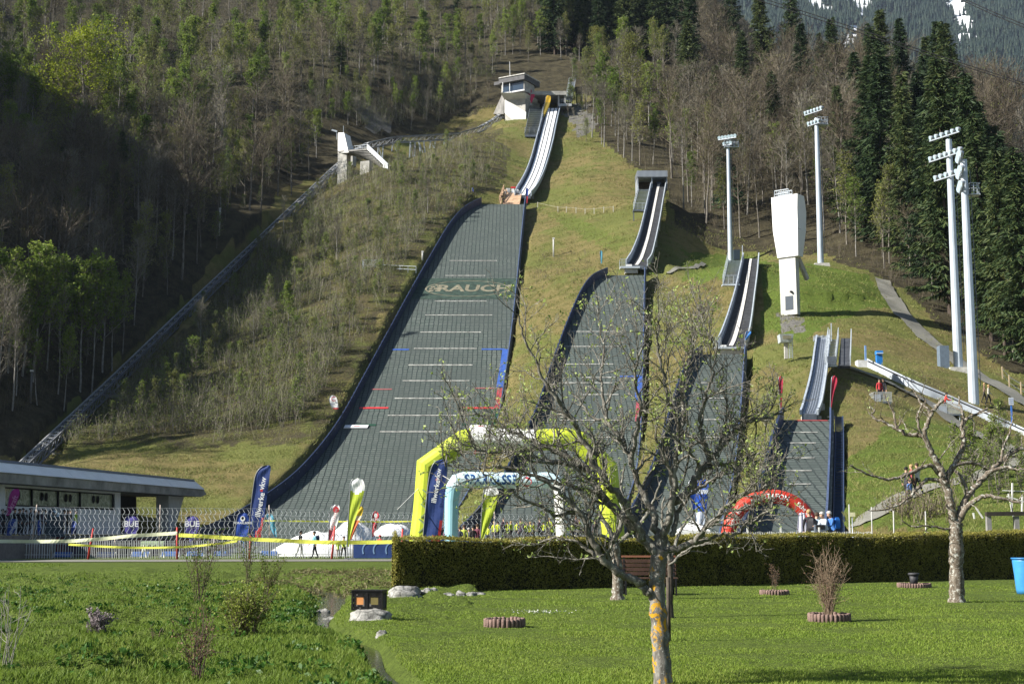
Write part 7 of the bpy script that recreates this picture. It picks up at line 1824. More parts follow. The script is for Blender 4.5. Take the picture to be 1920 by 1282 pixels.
def blades(N, y0, y1, side, hmin, hmax, wk, pw=1.6):
    u = rng.random(N * 2); a = y0 ** (1 - pw); b = y1 ** (1 - pw); y = (a + (b - a) * u) ** (1 / (1 - pw)); x = (rng.random(N * 2) * 2 - 1) * (y * .375 + .4)
    s = sx(y); sd = stream_d(x, y)
    if side > 0: ok = (x > s + .25)
    else: ok = (x < s - .12)
    hx = (x - HG0.x) * HD.x + (y - HG0.y) * HD.y; hn = (x - HG0.x) * HN.x + (y - HG0.y) * HN.y; ok &= ~((hn < .0) & (hx > -.1))
    if side > 0: ok &= ~((hx < 0) & (hn < 0) & (y > 44))
    x, y, sd = x[ok][:N], y[ok][:N], sd[ok][:N]; n = len(x); z = gz(x, y)
    cl = fbm(x * .9, y * .9, 41, 3); h = rng.uniform(hmin, hmax, n) * (1 + 1.1 * np.clip(cl, -.5, .8)); 
    th = rng.uniform(0, 2 * np.pi, n); w = wk * (.5 + y * .045) * rng.uniform(.7, 1.3, n); ln = rng.normal(size=(n, 2)) * .45 * h[:, None]
    P = np.stack([x, y, z - .01], -1); e = np.stack([np.cos(th) * w, np.sin(th) * w, np.zeros(n)], -1); tip = P + np.stack([ln[:, 0], ln[:, 1], h], -1); mid = P + np.stack([ln[:, 0] * .35, ln[:, 1] * .35, h * .6], -1)
    V = np.stack([P - e, P + e, mid + e * .8, tip, mid - e * .8], 1).reshape(-1, 3); i = np.arange(n)[:, None] * 5
    return V, np.concatenate([i + np.array([[0, 1, 2, 4]])]), np.concatenate([i + np.array([[4, 2, 3]])])
V, q, tr = blades(260000, 10.5, 47, 1, .016, .038, .0042); tag(link_mesh('lawn_grass', np_mesh('lawn_grass', V, q, tr, mats=[MG])), kind='stuff')
V, q, tr = blades(190000, 10.5, 78, -1, .03, .10, .0058); tag(link_mesh('meadow_grass', np_mesh('meadow_grass', V, q, tr, mats=[MW])), kind='stuff')
# broad leaved herbs in clumps
def herbs():
    n = 1500; y = rng.uniform(11.5, 48, n) ** .85 * 48 ** .15; x = sx(y) - .2 - rng.random(n) ** 1.2 * (y * .36 + sx(y) + .8); ok = fbm(x * .55, y * .55, 77, 3) > -.06; x, y = x[ok], y[ok]; C = []; D = []
    for a, b in zip(x, y):
        m = rng.integers(7, 22); r = rng.uniform(.05, .17); g = gz1(a, b)
        for _k in range(m): th = rng.uniform(0, 6.28); rr = r * rng.random() ** .6; C.append((a + math.cos(th) * rr, b + math.sin(th) * rr, g + rng.uniform(.02, .12) * (1 - rr / .25))); D.append(rng.uniform(.04, .11))
    V, q = leaf_np(np.array(C), np.array(D), .5)
    tag(link_mesh('meadow_herbs', np_mesh('meadow_herbs', V, q, mats=[leafmat('herb_leaves', [(.1, (.025, .07, .012)), (.5, (.05, .12, .018)), (.9, (.12, .19, .04))], .25, .8, .45)])), kind='stuff')
herbs()
def flowers():
    n = 130; x = rng.normal(size=n) * .34 + .55; y = rng.normal(size=n) * .22 + 29.4; V, q = leaf_np(np.stack([x, y, gz(x, y) + rng.uniform(.02, .07, n)], -1), rng.uniform(.015, .03, n), .9)
    tag(link_mesh('flower_patch', np_mesh('flower_patch', V, q, mats=[paint((.72, .72, .70), .7)])), kind='stuff')
flowers()
# dead thatch on the far stream bank
def thatch():
    n = 9000; x = rng.uniform(-9, -3.1, n); y = rng.uniform(44, 60, n); ok = ~((x > -3.4) & (y < 41)); x, y = x[ok], y[ok]; V, q = leaf_np(np.stack([x, y, gz(x, y) + rng.uniform(.0, .12, len(x))], -1), rng.uniform(.06, .2, len(x)), .22)
    tag(link_mesh('bank_grass', np_mesh('bank_grass', V, q, mats=[leafmat('bank_blades', [(.2, (.05, .06, .015)), (.5, (.16, .13, .07)), (.8, (.10, .13, .025))], .2, 1.5)])), kind='stuff')
thatch()
# ------------------------------------------------------------------ the wooded hillside
def sticks(A, B, w, rg):
    """thin flat slivers from A to B, tapering"""
    n = len(A); d = B - A; e = np.cross(d, rg.normal(size=(n, 3))); e /= np.linalg.norm(e, axis=1)[:, None] + 1e-9; w = np.asarray(w).reshape(-1, 1) * np.ones((n, 1)) * .5
    V = np.stack([A - e * w, A + e * w, B + e * w * .35, B - e * w * .35], 1).reshape(-1, 3); return V, np.arange(4 * n).reshape(n, 4)
def join(parts, name, mats):
    V = []; Q = []; M = []; k = 0
    for (v, q), m in parts: V.append(v); Q.append(q + k); M.append(np.full(len(q), m)); k += len(v)
    return np_mesh(name, np.concatenate(V), np.concatenate(Q), mats=mats, midx=np.concatenate(M))
BIRCHB = bark('birch_bark', [(.3, (.08, .072, .065)), (.48, (.21, .20, .185)), (.75, (.40, .39, .365))], scale=6)
GREYB = bark('grey_bark', [(.3, (.05, .044, .038)), (.5, (.15, .135, .115)), (.75, (.30, .28, .25))], scale=6)
DARKB = bark('spruce_bark', [(.3, (.03, .024, .02)), (.7, (.11, .085, .07))], scale=6)
TWB = leafmat('brown_twigs', [(.1, (.058, .047, .034)), (.5, (.115, .095, .066)), (.9, (.20, .17, .12))], .1)
TWG = leafmat('grey_twigs', [(.1, (.08, .07, .055)), (.5, (.16, .145, .115)), (.9, (.27, .25, .20))], .1)
LFB = leafmat('spring_leaves', [(.1, (.075, .13, .018)), (.5, (.15, .22, .034)), (.9, (.25, .31, .06))], .45)
LFO = leafmat('olive_buds', [(.1, (.105, .125, .03)), (.5, (.18, .205, .048)), (.9, (.27, .28, .08))], .4)
LFM = leafmat('maple_leaves', [(.1, (.12, .17, .012)), (.5, (.20, .255, .016)), (.9, (.30, .34, .03))], .45)
LFY = leafmat('yellow_green_leaves', [(.1, (.12, .14, .03)), (.5, (.20, .21, .05)), (.9, (.28, .28, .08))], .4)
NDL = leafmat('spruce_needles', [(.1, (.016, .032, .014)), (.5, (.036, .064, .022)), (.85, (.095, .115, .035))], .12)
NDY = leafmat('young_spruce_needles', [(.1, (.014, .04, .018)), (.5, (.03, .075, .03)), (.9, (.06, .11, .045))], .12)

def trunk_tube(h, r, rg, n=7, bend=.03, top=.95):
    k = 9; z = np.linspace(0, h * top, k); P = np.stack([np.cumsum(rg.normal(size=k) * bend * h / k), np.cumsum(rg.normal(size=k) * bend * h / k), z], -1); P[0] = (0, 0, -.6); P[:, :2] -= P[0, :2]
    tb = Tubes(); tb.add(P, np.linspace(r, r * .15, k), n); return tb, P, z
def on_trunk(P, z, h): return np.stack([np.interp(h, z, P[:, 0]), np.interp(h, z, P[:, 1]), h], -1)

def broad(seed, h, kind):
    """trunk mesh and crown mesh of a slim or spreading broad-leaved tree in early spring"""
    rg = np.random.default_rng(seed)
    cfg = dict(birch=(.10, .26, 40, .22, .6, 8, 2000, .25, BIRCHB, TWG, LFB), olive=(.12, .28, 40, .24, .6, 8, 1500, .23, GREYB, TWG, LFO), bare=(.17, .30, 40, .27, .8, 13, 0, .2, GREYB, TWB, LFO), greybare=(.15, .28, 40, .22, .6, 12, 0, .2, BIRCHB, TWG, LFO),
               maple=(.32, .22, 54, .36, .95, 10, 6200, .40, GREYB, TWB, LFM), yellow=(.22, .25, 50, .27, .8, 10, 2400, .34, GREYB, TWB, LFY), sap=(.05, .08, 30, .26, .5, 7, 620, .14, GREYB, TWG, LFB))[kind]
    r, low, nl, spread, ang, nt, nleaf, ls, bk, tw, lf = cfg
    tb, P, z = trunk_tube(h, r, rg)
    hh = low * h + (h * .94 - low * h) * np.sort(rg.random(nl)) ** .85; A = on_trunk(P, z, hh); f = (hh / h - low) / (1 - low)
    prof = np.sin(np.pi * np.clip(.18 + .82 * f, 0, 1)) ** .7 if kind in ('bare', 'maple', 'greybare') else (1 - f * .75)
    L = h * spread * prof * rg.uniform(.6, 1.15, nl); th = rg.uniform(0, 2 * np.pi, nl); up = np.clip(rg.normal(ang, .18, nl), .2, 1.3)
    D = np.stack([np.cos(th) * np.sin(up), np.sin(th) * np.sin(up), np.cos(up)], -1); E = A + D * L[:, None]; E[:, 2] += L * .12
    parts = [(sticks(A, A + (E - A) * .55, .055 + .035 * L / 3, rg), 0), (sticks(A + (E - A) * .5, E, .045, rg), 0)]
    # twigs fan out along each limb
    i = rg.integers(0, nl, nl * nt); f2 = rg.uniform(.15, 1, nl * nt); S = A[i] + (E[i] - A[i]) * f2[:, None]; v = D[i] + rg.normal(size=(nl * nt, 3)) * .6; v[:, 2] += .25; v /= np.linalg.norm(v, axis=1)[:, None]; l2 = L[i] * rg.uniform(.18, .5, nl * nt) + .2; T = S + v * l2[:, None]
    parts.append((sticks(S, T, .045, rg), 0))
    j = rg.integers(0, len(S), nl * nt * 2); S2 = S[j] + (T[j] - S[j]) * rg.uniform(.3, 1, (len(j), 1)); v = (T[j] - S[j]) / (l2[j][:, None]) + rg.normal(size=(len(j), 3)) * .55; v[:, 2] += .2; v /= np.linalg.norm(v, axis=1)[:, None]; T2 = S2 + v * (l2[j] * rg.uniform(.3, .7, len(j)))[:, None]
    parts.append((sticks(S2, T2, .032, rg), 0))
    if kind in ('bare', 'greybare'): nleaf = 130; ls = .16
    if nleaf:
        src = np.concatenate([T, T2]); c = src[rg.integers(0, len(src), nleaf)]
        if kind in ('maple', 'yellow'): c = src[rg.integers(0, len(src), nleaf)] + rg.normal(size=(nleaf, 3)) * np.array([.42, .42, .22])
        else: c = c + rg.normal(size=(nleaf, 3)) * .12
        parts.append((leaf_np(c, rg.uniform(.6, 1.3, nleaf) * ls, .65, rg), 1))
    me_t = tb.mesh('trunk', bk); me_c = join(parts, 'crown', [tw, lf]); return me_t, me_c

def spruce(seed, h, young=False, ragged=.2):
    rg = np.random.default_rng(seed); tb, P, z = trunk_tube(h, .26 * h / 26, rg, 7, .01, .99); parts = []; lev = int(h * 1.9); S = []; E = []; Wd = []; zs = h * (.10 + .89 * (np.arange(lev) / lev) ** .9)
    for q in zs:
        f = (q / h - .08) / .92; Lm = h * (.155 if not young else .23) * (1 - f) ** .82 + .25; nb = rg.integers(6, 10)
        for _b in range(nb):
            if rg.random() < ragged * .5: continue
            a = rg.uniform(0, 6.283); L = Lm * rg.uniform(.6, 1.15); o = on_trunk(P, z, np.array(q + rg.normal() * .2)); dz = .12 - .55 * (1 - f)
            pr = o; m = max(3, int(L / .55))
            for k in range(m):
                t = (k + 1) / m; nx = o + np.array([math.cos(a) * L * t, math.sin(a) * L * t, L * (dz * t + .28 * t * t)]); S.append(pr); E.append(nx); Wd.append(.22 + .3 * (1 - t) * L / 4); pr = nx
    S = np.array(S); E = np.array(E); Wd = np.array(Wd)
    # needle sprays: hanging and side slivers along every bough
    n = len(S); d = E - S; l = np.linalg.norm(d, axis=1)[:, None]; d = d / l
    for _k in range(8):
        c = S + (E - S) * rg.random((n, 1)); side = np.cross(d, np.array([0, 0, 1.])); side /= np.linalg.norm(side, axis=1)[:, None] + 1e-9; v = side * rg.choice([-1, 1], (n, 1)) * rg.uniform(.2, .9, (n, 1)) + d * .6 + np.array([0, 0, -1.]) * rg.uniform(.2, 1.0, (n, 1)); v /= np.linalg.norm(v, axis=1)[:, None]
        parts.append((sticks(c, c + v * (rg.uniform(.35, .95, (n, 1)) * (h / 26) ** .5), Wd * .66 * rg.uniform(.6, 1.3, n), rg), 0))
    parts.append((sticks(S, E, Wd * .4, rg), 0))
    return tb.mesh('trunk', DARKB), join(parts, 'crown', [NDY if young else NDL])

KIND = {'birch': [broad(s, h, 'birch') for s, h in ((1, 13), (2, 11), (3, 15), (4, 12))], 'olive': [broad(s, h, 'olive') for s, h in ((11, 13), (12, 15), (13, 12))], 'bare': [broad(s, h, 'bare') for s, h in ((21, 17), (22, 15), (23, 19))], 'greybare': [broad(s, h, 'greybare') for s, h in ((31, 15), (32, 17), (33, 13))],
        'sap': [broad(s, h, 'sap') for s, h in ((41, 5.5), (42, 4.6), (43, 6.2))], 'spruce': [spruce(s, h) for s, h in ((51, 26), (52, 28), (53, 24))], 'young': [spruce(61, 12, True)], 'maple': [broad(71, 24, 'maple')], 'yellow': [broad(72, 22, 'yellow')]}
HT0 = {'birch': [13, 11, 15, 12], 'olive': [13, 15, 12], 'bare': [17, 15, 19], 'greybare': [15, 17, 13], 'sap': [5.5, 4.6, 6.2], 'spruce': [26, 28, 24], 'young': [12], 'maple': [24], 'yellow': [22]}
NAME = {'birch': 'birch_tree', 'olive': 'alder_tree', 'bare': 'beech_tree', 'greybare': 'ash_tree', 'sap': 'sapling', 'spruce': 'spruce_tree', 'young': 'spruce_tree', 'maple': 'maple_tree', 'yellow': 'poplar_tree'}
LOOK = {'birch': 'slim pale trunked birch with fresh green haze', 'olive': 'slender tree with olive yellow buds', 'bare': 'bare brown twiggy tree', 'greybare': 'bare grey tree with pale trunk', 'sap': 'low sapling with tiny spring leaves', 'spruce': 'tall dark green spruce'}
def hit_many(px, py):
    Y = np.arange(56, 340, 1.0); out = []
    for c in range(0, len(px), 4000):
        a, b = px[c:c + 4000, None], py[c:c + 4000, None]; v = 641.0 - b; d = F * CT - v * ST; x = (a - 960.0) * Y / d; z = CZ + (F * ST + v * CT) * Y / d; fx = np.clip((x - GX0) / GS, 0, GNX - 2).astype(int); fy_ = np.clip((Y - GY0) / GS, 0, GNY - 2).astype(int); g = ZG[fy_[None], fx] * sstep(0, 14, Y - np.interp(x, YF_X, YF_Y)); m = g >= z; i = m.argmax(1); ok = m.any(1); r = np.arange(len(i)); f = np.random.default_rng(c).uniform(-.5, .5, len(i)); xx = x[r, i][ok]; yy = (Y[i] + f)[ok]; out.append(np.stack([xx, yy], -1))
    Q = np.concatenate(out); return np.column_stack([Q, gz(Q[:, 0], Q[:, 1])])
def hit_fast(px, py):
    Y = np.arange(60, 460, 1.2); v = 641.0 - py; d = F * CT - v * ST; x = (px - 960.0) * Y / d; z = CZ + (F * ST + v * CT) * Y / d; fx = np.clip((x - GX0) / GS, 0, GNX - 2).astype(int); fy_ = np.clip((Y - GY0) / GS, 0, GNY - 2).astype(int); g = ZG[fy_, fx]; yf = np.interp(x, YF_X, YF_Y); g = g * sstep(0, 14, Y - yf); b = np.nonzero(g >= z)[0]
    if len(b) == 0: return None
    i = b[0]; return (x[i], Y[i], float(gz(np.array([x[i]]), np.array([Y[i]]))[0]))
taken = []; FR = np.random.default_rng(77); COUNT = {}
def tree(kind, p, h, label, group=None, v=None):
    v = int(FR.integers(len(KIND[kind]))) if v is None else v; mt, mc = KIND[kind][v]; t = thing(NAME[kind], label, 'tree' if kind != 'sap' else 'sapling', tuple(p), FR.uniform(0, 6.28), group); s = h / HT0[kind][v]; w = s * FR.uniform(.85, 1.15); t.scale = (w, w, s)
    t.rotation_euler = (FR.normal() * .03, FR.normal() * .03, t.rotation_euler.z); link_mesh('trunk', mt, t); link_mesh('crown', mc, t); COUNT[kind] = COUNT.get(kind, 0) + 1; return t
KEEP = [[(925, 130), (1075, 130), (1060, 260), (1010, 390), (930, 390), (905, 330), (930, 215)], [(625, 240), (750, 250), (760, 330), (720, 350), (625, 355)]]
def scatter(poly, n, mix, hr, sp, where, tries=14):
    xs = [q[0] for q in poly]; ys = [q[1] for q in poly]; ks = list(mix); w = np.array([mix[k] for k in ks], float); w /= w.sum(); done = 0
    for _ in range(n * tries):
        if done >= n: break
        px, py = FR.uniform(min(xs), max(xs)), FR.uniform(min(ys), max(ys))
        if not inpoly(px, py, poly) or any(inpoly(px, py, k) for k in KEEP): continue
        p = hit_fast(px, py)
        if p is None: continue
        p = Vector(p)
        if taken:
            T = np.array(taken[-900:]); 
            if np.min(np.hypot(T[:, 0] - p.x, T[:, 1] - p.y)) < sp: continue
        # keep the lift track free
        ly = np.interp(p.y, LIFTY, LIFTX); 
        if 150 < p.y < 312 and abs(p.x - ly) < 3.5: continue
        k = ks[FR.choice(len(ks), p=w)]; lo, hi = hr[k] if isinstance(hr, dict) else hr
        taken.append((p.x, p.y)); tree(k, p, FR.uniform(lo, hi), LOOK[k] + ' ' + where, LOOK[k] + 's ' + where); done += 1
    return done
LIFTY = _L[:, 1]; LIFTX = _L[:, 0]
# single trees that stand out
tree('maple', hit(162, 318), 25, 'big bright yellow green maple rising above the shaded wood on the left')
tree('yellow', hit(1188, 262), 23, 'tall yellow green tree right of the start hall')
tree('yellow', hit(1120, 150), 13, 'smaller yellow green tree on the rim above the start hall', v=0)
tree('young', hit(1372, 395), 15.5, 'dense blue green young spruce behind the level lamp row')
tree('birch', hit(540, 640), 8.0, 'single fresh green young birch in the scrub beside the widest slope', v=1)
tree('sap', hit(358, 735), 6.5, 'pale green sapling standing alone right of the lift track', v=0)
for px, row, h in ((520, 300, 10), (690, 225, 7), (222, 215, 12), (480, 190, 10), (810, 150, 6), (425, 175, 11), (365, 240, 12)):
    tree('birch', hit(px, row), h, 'fresh light green birch standing out on the upper left slope', 'fresh light green birches on the upper left slope')
# fresh birches at the lower left edge
for px, row, h in ((15, 700, 15), (42, 705, 16), (62, 720, 17), (88, 700, 15), (108, 740, 18), (130, 700, 14), (150, 735, 17), (172, 745, 18), (192, 700, 15), (210, 690, 13), (30, 745, 12), (70, 760, 12), (-20, 720, 16), (230, 660, 11), (120, 770, 10)):
    p = hit(px, row); taken.append((p.x, p.y)); tree('birch', p, h, 'fresh green birch in the grove at the left edge', 'grove of fresh green birches at the left edge')
# big spruces on the right
for px, row, h in ((1620, 440, 29), (1655, 470, 31), (1692, 480, 28), (1712, 520, 25), (1745, 545, 27), (1782, 590, 33), (1802, 560, 30), (1830, 600, 31), (1860, 640, 27), (1885, 670, 24), (1905, 640, 26), (1765, 500, 28), (1725, 455, 27), (1845, 520, 26), (1890, 560, 24), (1930, 700, 25), (1680, 430, 27), (1575, 400, 22)):
    p = hit(px, row); taken.append((p.x, p.y)); tree('spruce', p, h, 'tall dark green spruce behind the pair of floodlight masts', 'spruces behind the pair of floodlight masts')
for px, row, h in ((1285, 255, 26), (1300, 200, 28), (1370, 160, 30), (1400, 260, 24), (1440, 190, 27), (1490, 200, 31), (1505, 260, 25), (1560, 260, 26), (1610, 330, 24), (1340, 300, 20), (1460, 330, 20), (1640, 300, 27), (1250, 120, 26)):
    p = hit(px, row); taken.append((p.x, p.y)); tree('spruce', p, h, 'tall dark green spruce among the bare trees on the ridge', 'spruces among the bare trees on the ridge')
for px, row, h in ((1540, 215, 19), (1575, 240, 18), (1600, 258, 18), (1630, 262, 24), (1665, 285, 30), (1700, 300, 29), (1735, 315, 26), (1760, 330, 30), (1790, 340, 31), (1815, 352, 27), (1660, 350, 27), (1730, 380, 26)):
    p = hit(px, row); taken.append((p.x, p.y)); tree('spruce', p, h, 'tall dark green spruce on the skyline below the snowy mountain', 'spruces on the skyline below the snowy mountain')
for px, row, h in ((1835, 355, 24), (1860, 365, 23), (1880, 370, 25), (1905, 372, 22), (1925, 385, 24), (1845, 395, 22), (1895, 410, 23), (1580, 280, 22), (1520, 255, 22), (1620, 300, 23), (1480, 235, 20)):
    p = hit(px, row); taken.append((p.x, p.y)); tree('bare', p, h, 'bare brown twiggy tree on the skyline at the right', 'bare brown trees on the skyline at the right')
for i in range(26):
    px = 1015 + i * 11 + FR.uniform(-5, 5); p = hit(px, 70 + FR.uniform(-25, 45) + max(0, (px - 1150)) * .12)
    if p is None: continue
    taken.append((p.x, p.y)); tree('spruce', p, FR.uniform(18, 27), 'dark spruce in the shaded stand above the start hall', 'spruces in the shaded stand above the start hall')
for px, row, h in ((225, 395, 14), (640, 140, 11), (118, 420, 13), (235, 300, 12), (860, 60, 14)): tree('spruce', hit(px, row), h, 'small dark spruce hidden in the bare wood on the left', 'small dark spruces in the left wood')
n1 = scatter([(-60, 60), (330, 40), (620, 20), (1010, 10), (1090, 60), (1080, 130), (930, 140), (760, 150), (560, 190), (420, 260), (230, 330), (-60, 420)], 330, {'birch': .46, 'olive': .36, 'bare': .08, 'greybare': .10}, {'birch': (9, 15), 'olive': (9, 15), 'bare': (12, 18), 'greybare': (11, 17)}, 2.3, 'on the upper left slope')
n2 = scatter([(-60, 420), (230, 330), (440, 270), (600, 260), (600, 330), (420, 480), (330, 600), (180, 700), (0, 800), (-60, 830)], 125, {'bare': .3, 'greybare': .24, 'birch': .22, 'olive': .24}, {'birch': (8, 13), 'olive': (9, 14), 'bare': (12, 19), 'greybare': (11, 17)}, 3.0, 'in the shaded wood left of the lift')
n3 = scatter([(560, 190), (760, 150), (930, 135), (915, 205), (830, 240), (700, 255), (580, 260)], 75, {'greybare': .35, 'bare': .3, 'birch': .2, 'olive': .15}, (4, 8), 2.0, 'between the lift station and the start tower')
n4 = scatter([(1085, 230), (1130, 140), (1290, 130), (1290, 330), (1250, 330), (1160, 305), (1110, 275)], 62, {'birch': .4, 'olive': .3, 'greybare': .3}, (8, 15), 2.2, 'right of the start hall')
n5 = scatter([(1290, 130), (1640, 190), (1900, 300), (1960, 420), (1700, 520), (1620, 495), (1540, 470), (1440, 470), (1300, 440), (1255, 350)], 230, {'bare': .42, 'greybare': .24, 'olive': .28, 'birch': .06}, {'bare': (13, 21), 'greybare': (12, 20), 'olive': (9, 15), 'birch': (9, 14)}, 2.9, 'in the wood behind the white tower')
n6 = scatter([(1560, 470), (1700, 520), (1770, 600), (1880, 680), (1960, 700), (1960, 560), (1750, 470)], 34, {'greybare': .4, 'olive': .3, 'bare': .3}, (6, 12), 2.2, 'at the foot of the spruces on the right')
n7 = scatter([(70, 850), (640, 345), (860, 270), (960, 300), (900, 365), (800, 440), (680, 640), (560, 800), (330, 835)], 130, {'sap': .78, 'olive': .1, 'greybare': .12}, {'sap': (2.5, 5.5), 'olive': (4, 7), 'greybare': (4, 7)}, 2.0, 'in the scrub beside the widest slope')
n11 = scatter([(930, 20), (1110, 20), (1100, 128), (1030, 128), (935, 128)], 60, {'olive': .4, 'birch': .25, 'greybare': .35}, (5, 11), 1.9, 'on the slope above the start tower')
n8 = scatter([(420, 480), (600, 330), (560, 260), (300, 480), (60, 820), (160, 760)], 40, {'sap': 1}, (3, 6), 2.0, 'left of the lift track')
n9 = scatter([(1010, 140), (1090, 120), (1130, 200), (1095, 290), (1080, 250)], 20, {'sap': .7, 'greybare': .3}, (3, 6), 1.8, 'around the rocks beside the start hall')
n10 = scatter([(1790, 905), (1870, 870), (1920, 880), (1920, 950), (1800, 955)], 24, {'sap': 1}, (2.0, 3.6), .8, 'in the reeds at the right edge', 30)
for i in range(44):          # unseen trees added past the left edge to break up the shadow edge
    yy = 128 + i * 3.4 + FR.uniform(-3, 3); xx = -.36 * yy - FR.uniform(30, 52); k = ('spruce', 'bare', 'olive')[i % 3]; tree(k, Vector((xx, yy, gz1(xx, yy))), FR.uniform(12, 20), LOOK[k] + ' on the flank beyond the left edge', LOOK[k] + 's on the flank beyond the left edge')
print('TREES', COUNT, n1, n2, n3, n4, n5, n6, n7, n8, n9, n10)

# the brushy young growth that nobody could count
def young_growth(name, polys, n, hr, leafm, twm, seed, ls=.14, nl=16, lvl=1.0):
    rg = np.random.default_rng(seed); pts = []
    for poly, m in zip(polys, n):
        xs = [q[0] for q in poly]; ys = [q[1] for q in poly]; px = rg.uniform(min(xs), max(xs), m * 3); py = rg.uniform(min(ys), max(ys), m * 3); ok = inpoly(px, py, poly); 
        for a, b in list(zip(px[ok], py[ok]))[:m]:
            p = hit_fast(a, b)
            if p is not None: pts.append(p)
    P = np.array(pts); 
    ok = np.ones(len(P), bool); lx = np.interp(P[:, 1], LIFTY, LIFTX); ok &= ~((P[:, 1] > 150) & (P[:, 1] < 312) & (np.abs(P[:, 0] - lx) < 1.5))
    ok &= fbm(P[:, 0] / 7, P[:, 1] / 7, seed, 3) > -.22; P = P[ok]; m = len(P); h = rg.uniform(*hr, m) * (1 + .6 * fbm(P[:, 0] / 9, P[:, 1] / 9, seed + 3, 2)); parts = []
    for k in range(4):
        d = rg.normal(size=(m, 3)) * np.array([.2, .2, 0]) + np.array([0, 0, 1.]); o = rg.normal(size=(m, 3)) * np.array([.25, .25, 0]); A = P + o + np.array([0, 0, -.2]); B = A + d * (h * rg.uniform(.6, 1, m))[:, None]; parts.append((sticks(A, B, .055 if k == 0 else .04, rg), 0))
        for j in range(2): f = rg.uniform(.3, .9, (m, 1)); S = A + (B - A) * f; v = d + rg.normal(size=(m, 3)) * .5; parts.append((sticks(S, S + v * (h * .3)[:, None] * rg.uniform(.5, 1, (m, 1)), .03, rg), 0))
        c = A[:, None] + (B - A)[:, None] * rg.uniform(.25, 1.05, (m, nl // 4, 1)) + rg.normal(size=(m, nl // 4, 3)) * .22; parts.append((leaf_np(c.reshape(-1, 3), rg.uniform(.6, 1.3, m * (nl // 4)) * ls, .5, rg), 1))
    tag(link_mesh(name, join(parts, name, [twm, leafm])), kind='stuff')
young_growth('undergrowth', [[(60, 850), (640, 350), (860, 275), (950, 300), (900, 360), (800, 440), (690, 620), (560, 800), (400, 840), (240, 830)], [(-40, 60), (1000, 40), (930, 140), (560, 190), (230, 330), (-40, 420)], [(560, 190), (930, 130), (915, 205), (700, 255)]], [3600, 3400, 900], (1.3, 4.2), leafmat('young_leaves', [(.1, (.09, .13, .026)), (.5, (.15, .20, .042)), (.9, (.25, .28, .07))], .4, .05), TWG, 5, .165, 28)
young_growth('brushwood', [[(-60, 420), (440, 270), (600, 300), (420, 500), (180, 720), (-60, 830)], [(1100, 240), (1290, 130), (1900, 300), (1960, 690), (1820, 640), (1620, 500), (1440, 470), (1270, 420)]], [900, 1500], (1.2, 3.4), LFO, TWB, 8, .13, 8)
young_growth('scrub', [[(1010, 470), (1100, 480), (1110, 520), (1050, 560), (1000, 540)], [(1230, 530), (1350, 545), (1350, 600), (1250, 620)], [(560, 800), (690, 620), (640, 800), (600, 850)], [(1250, 430), (1330, 440), (1370, 480), (1290, 460)], [(1590, 940), (1700, 985), (1790, 985), (1790, 915), (1680, 950)]], [130, 200, 90, 90, 120], (.4, 1.1), LFO, TWB, 12, .12, 12)

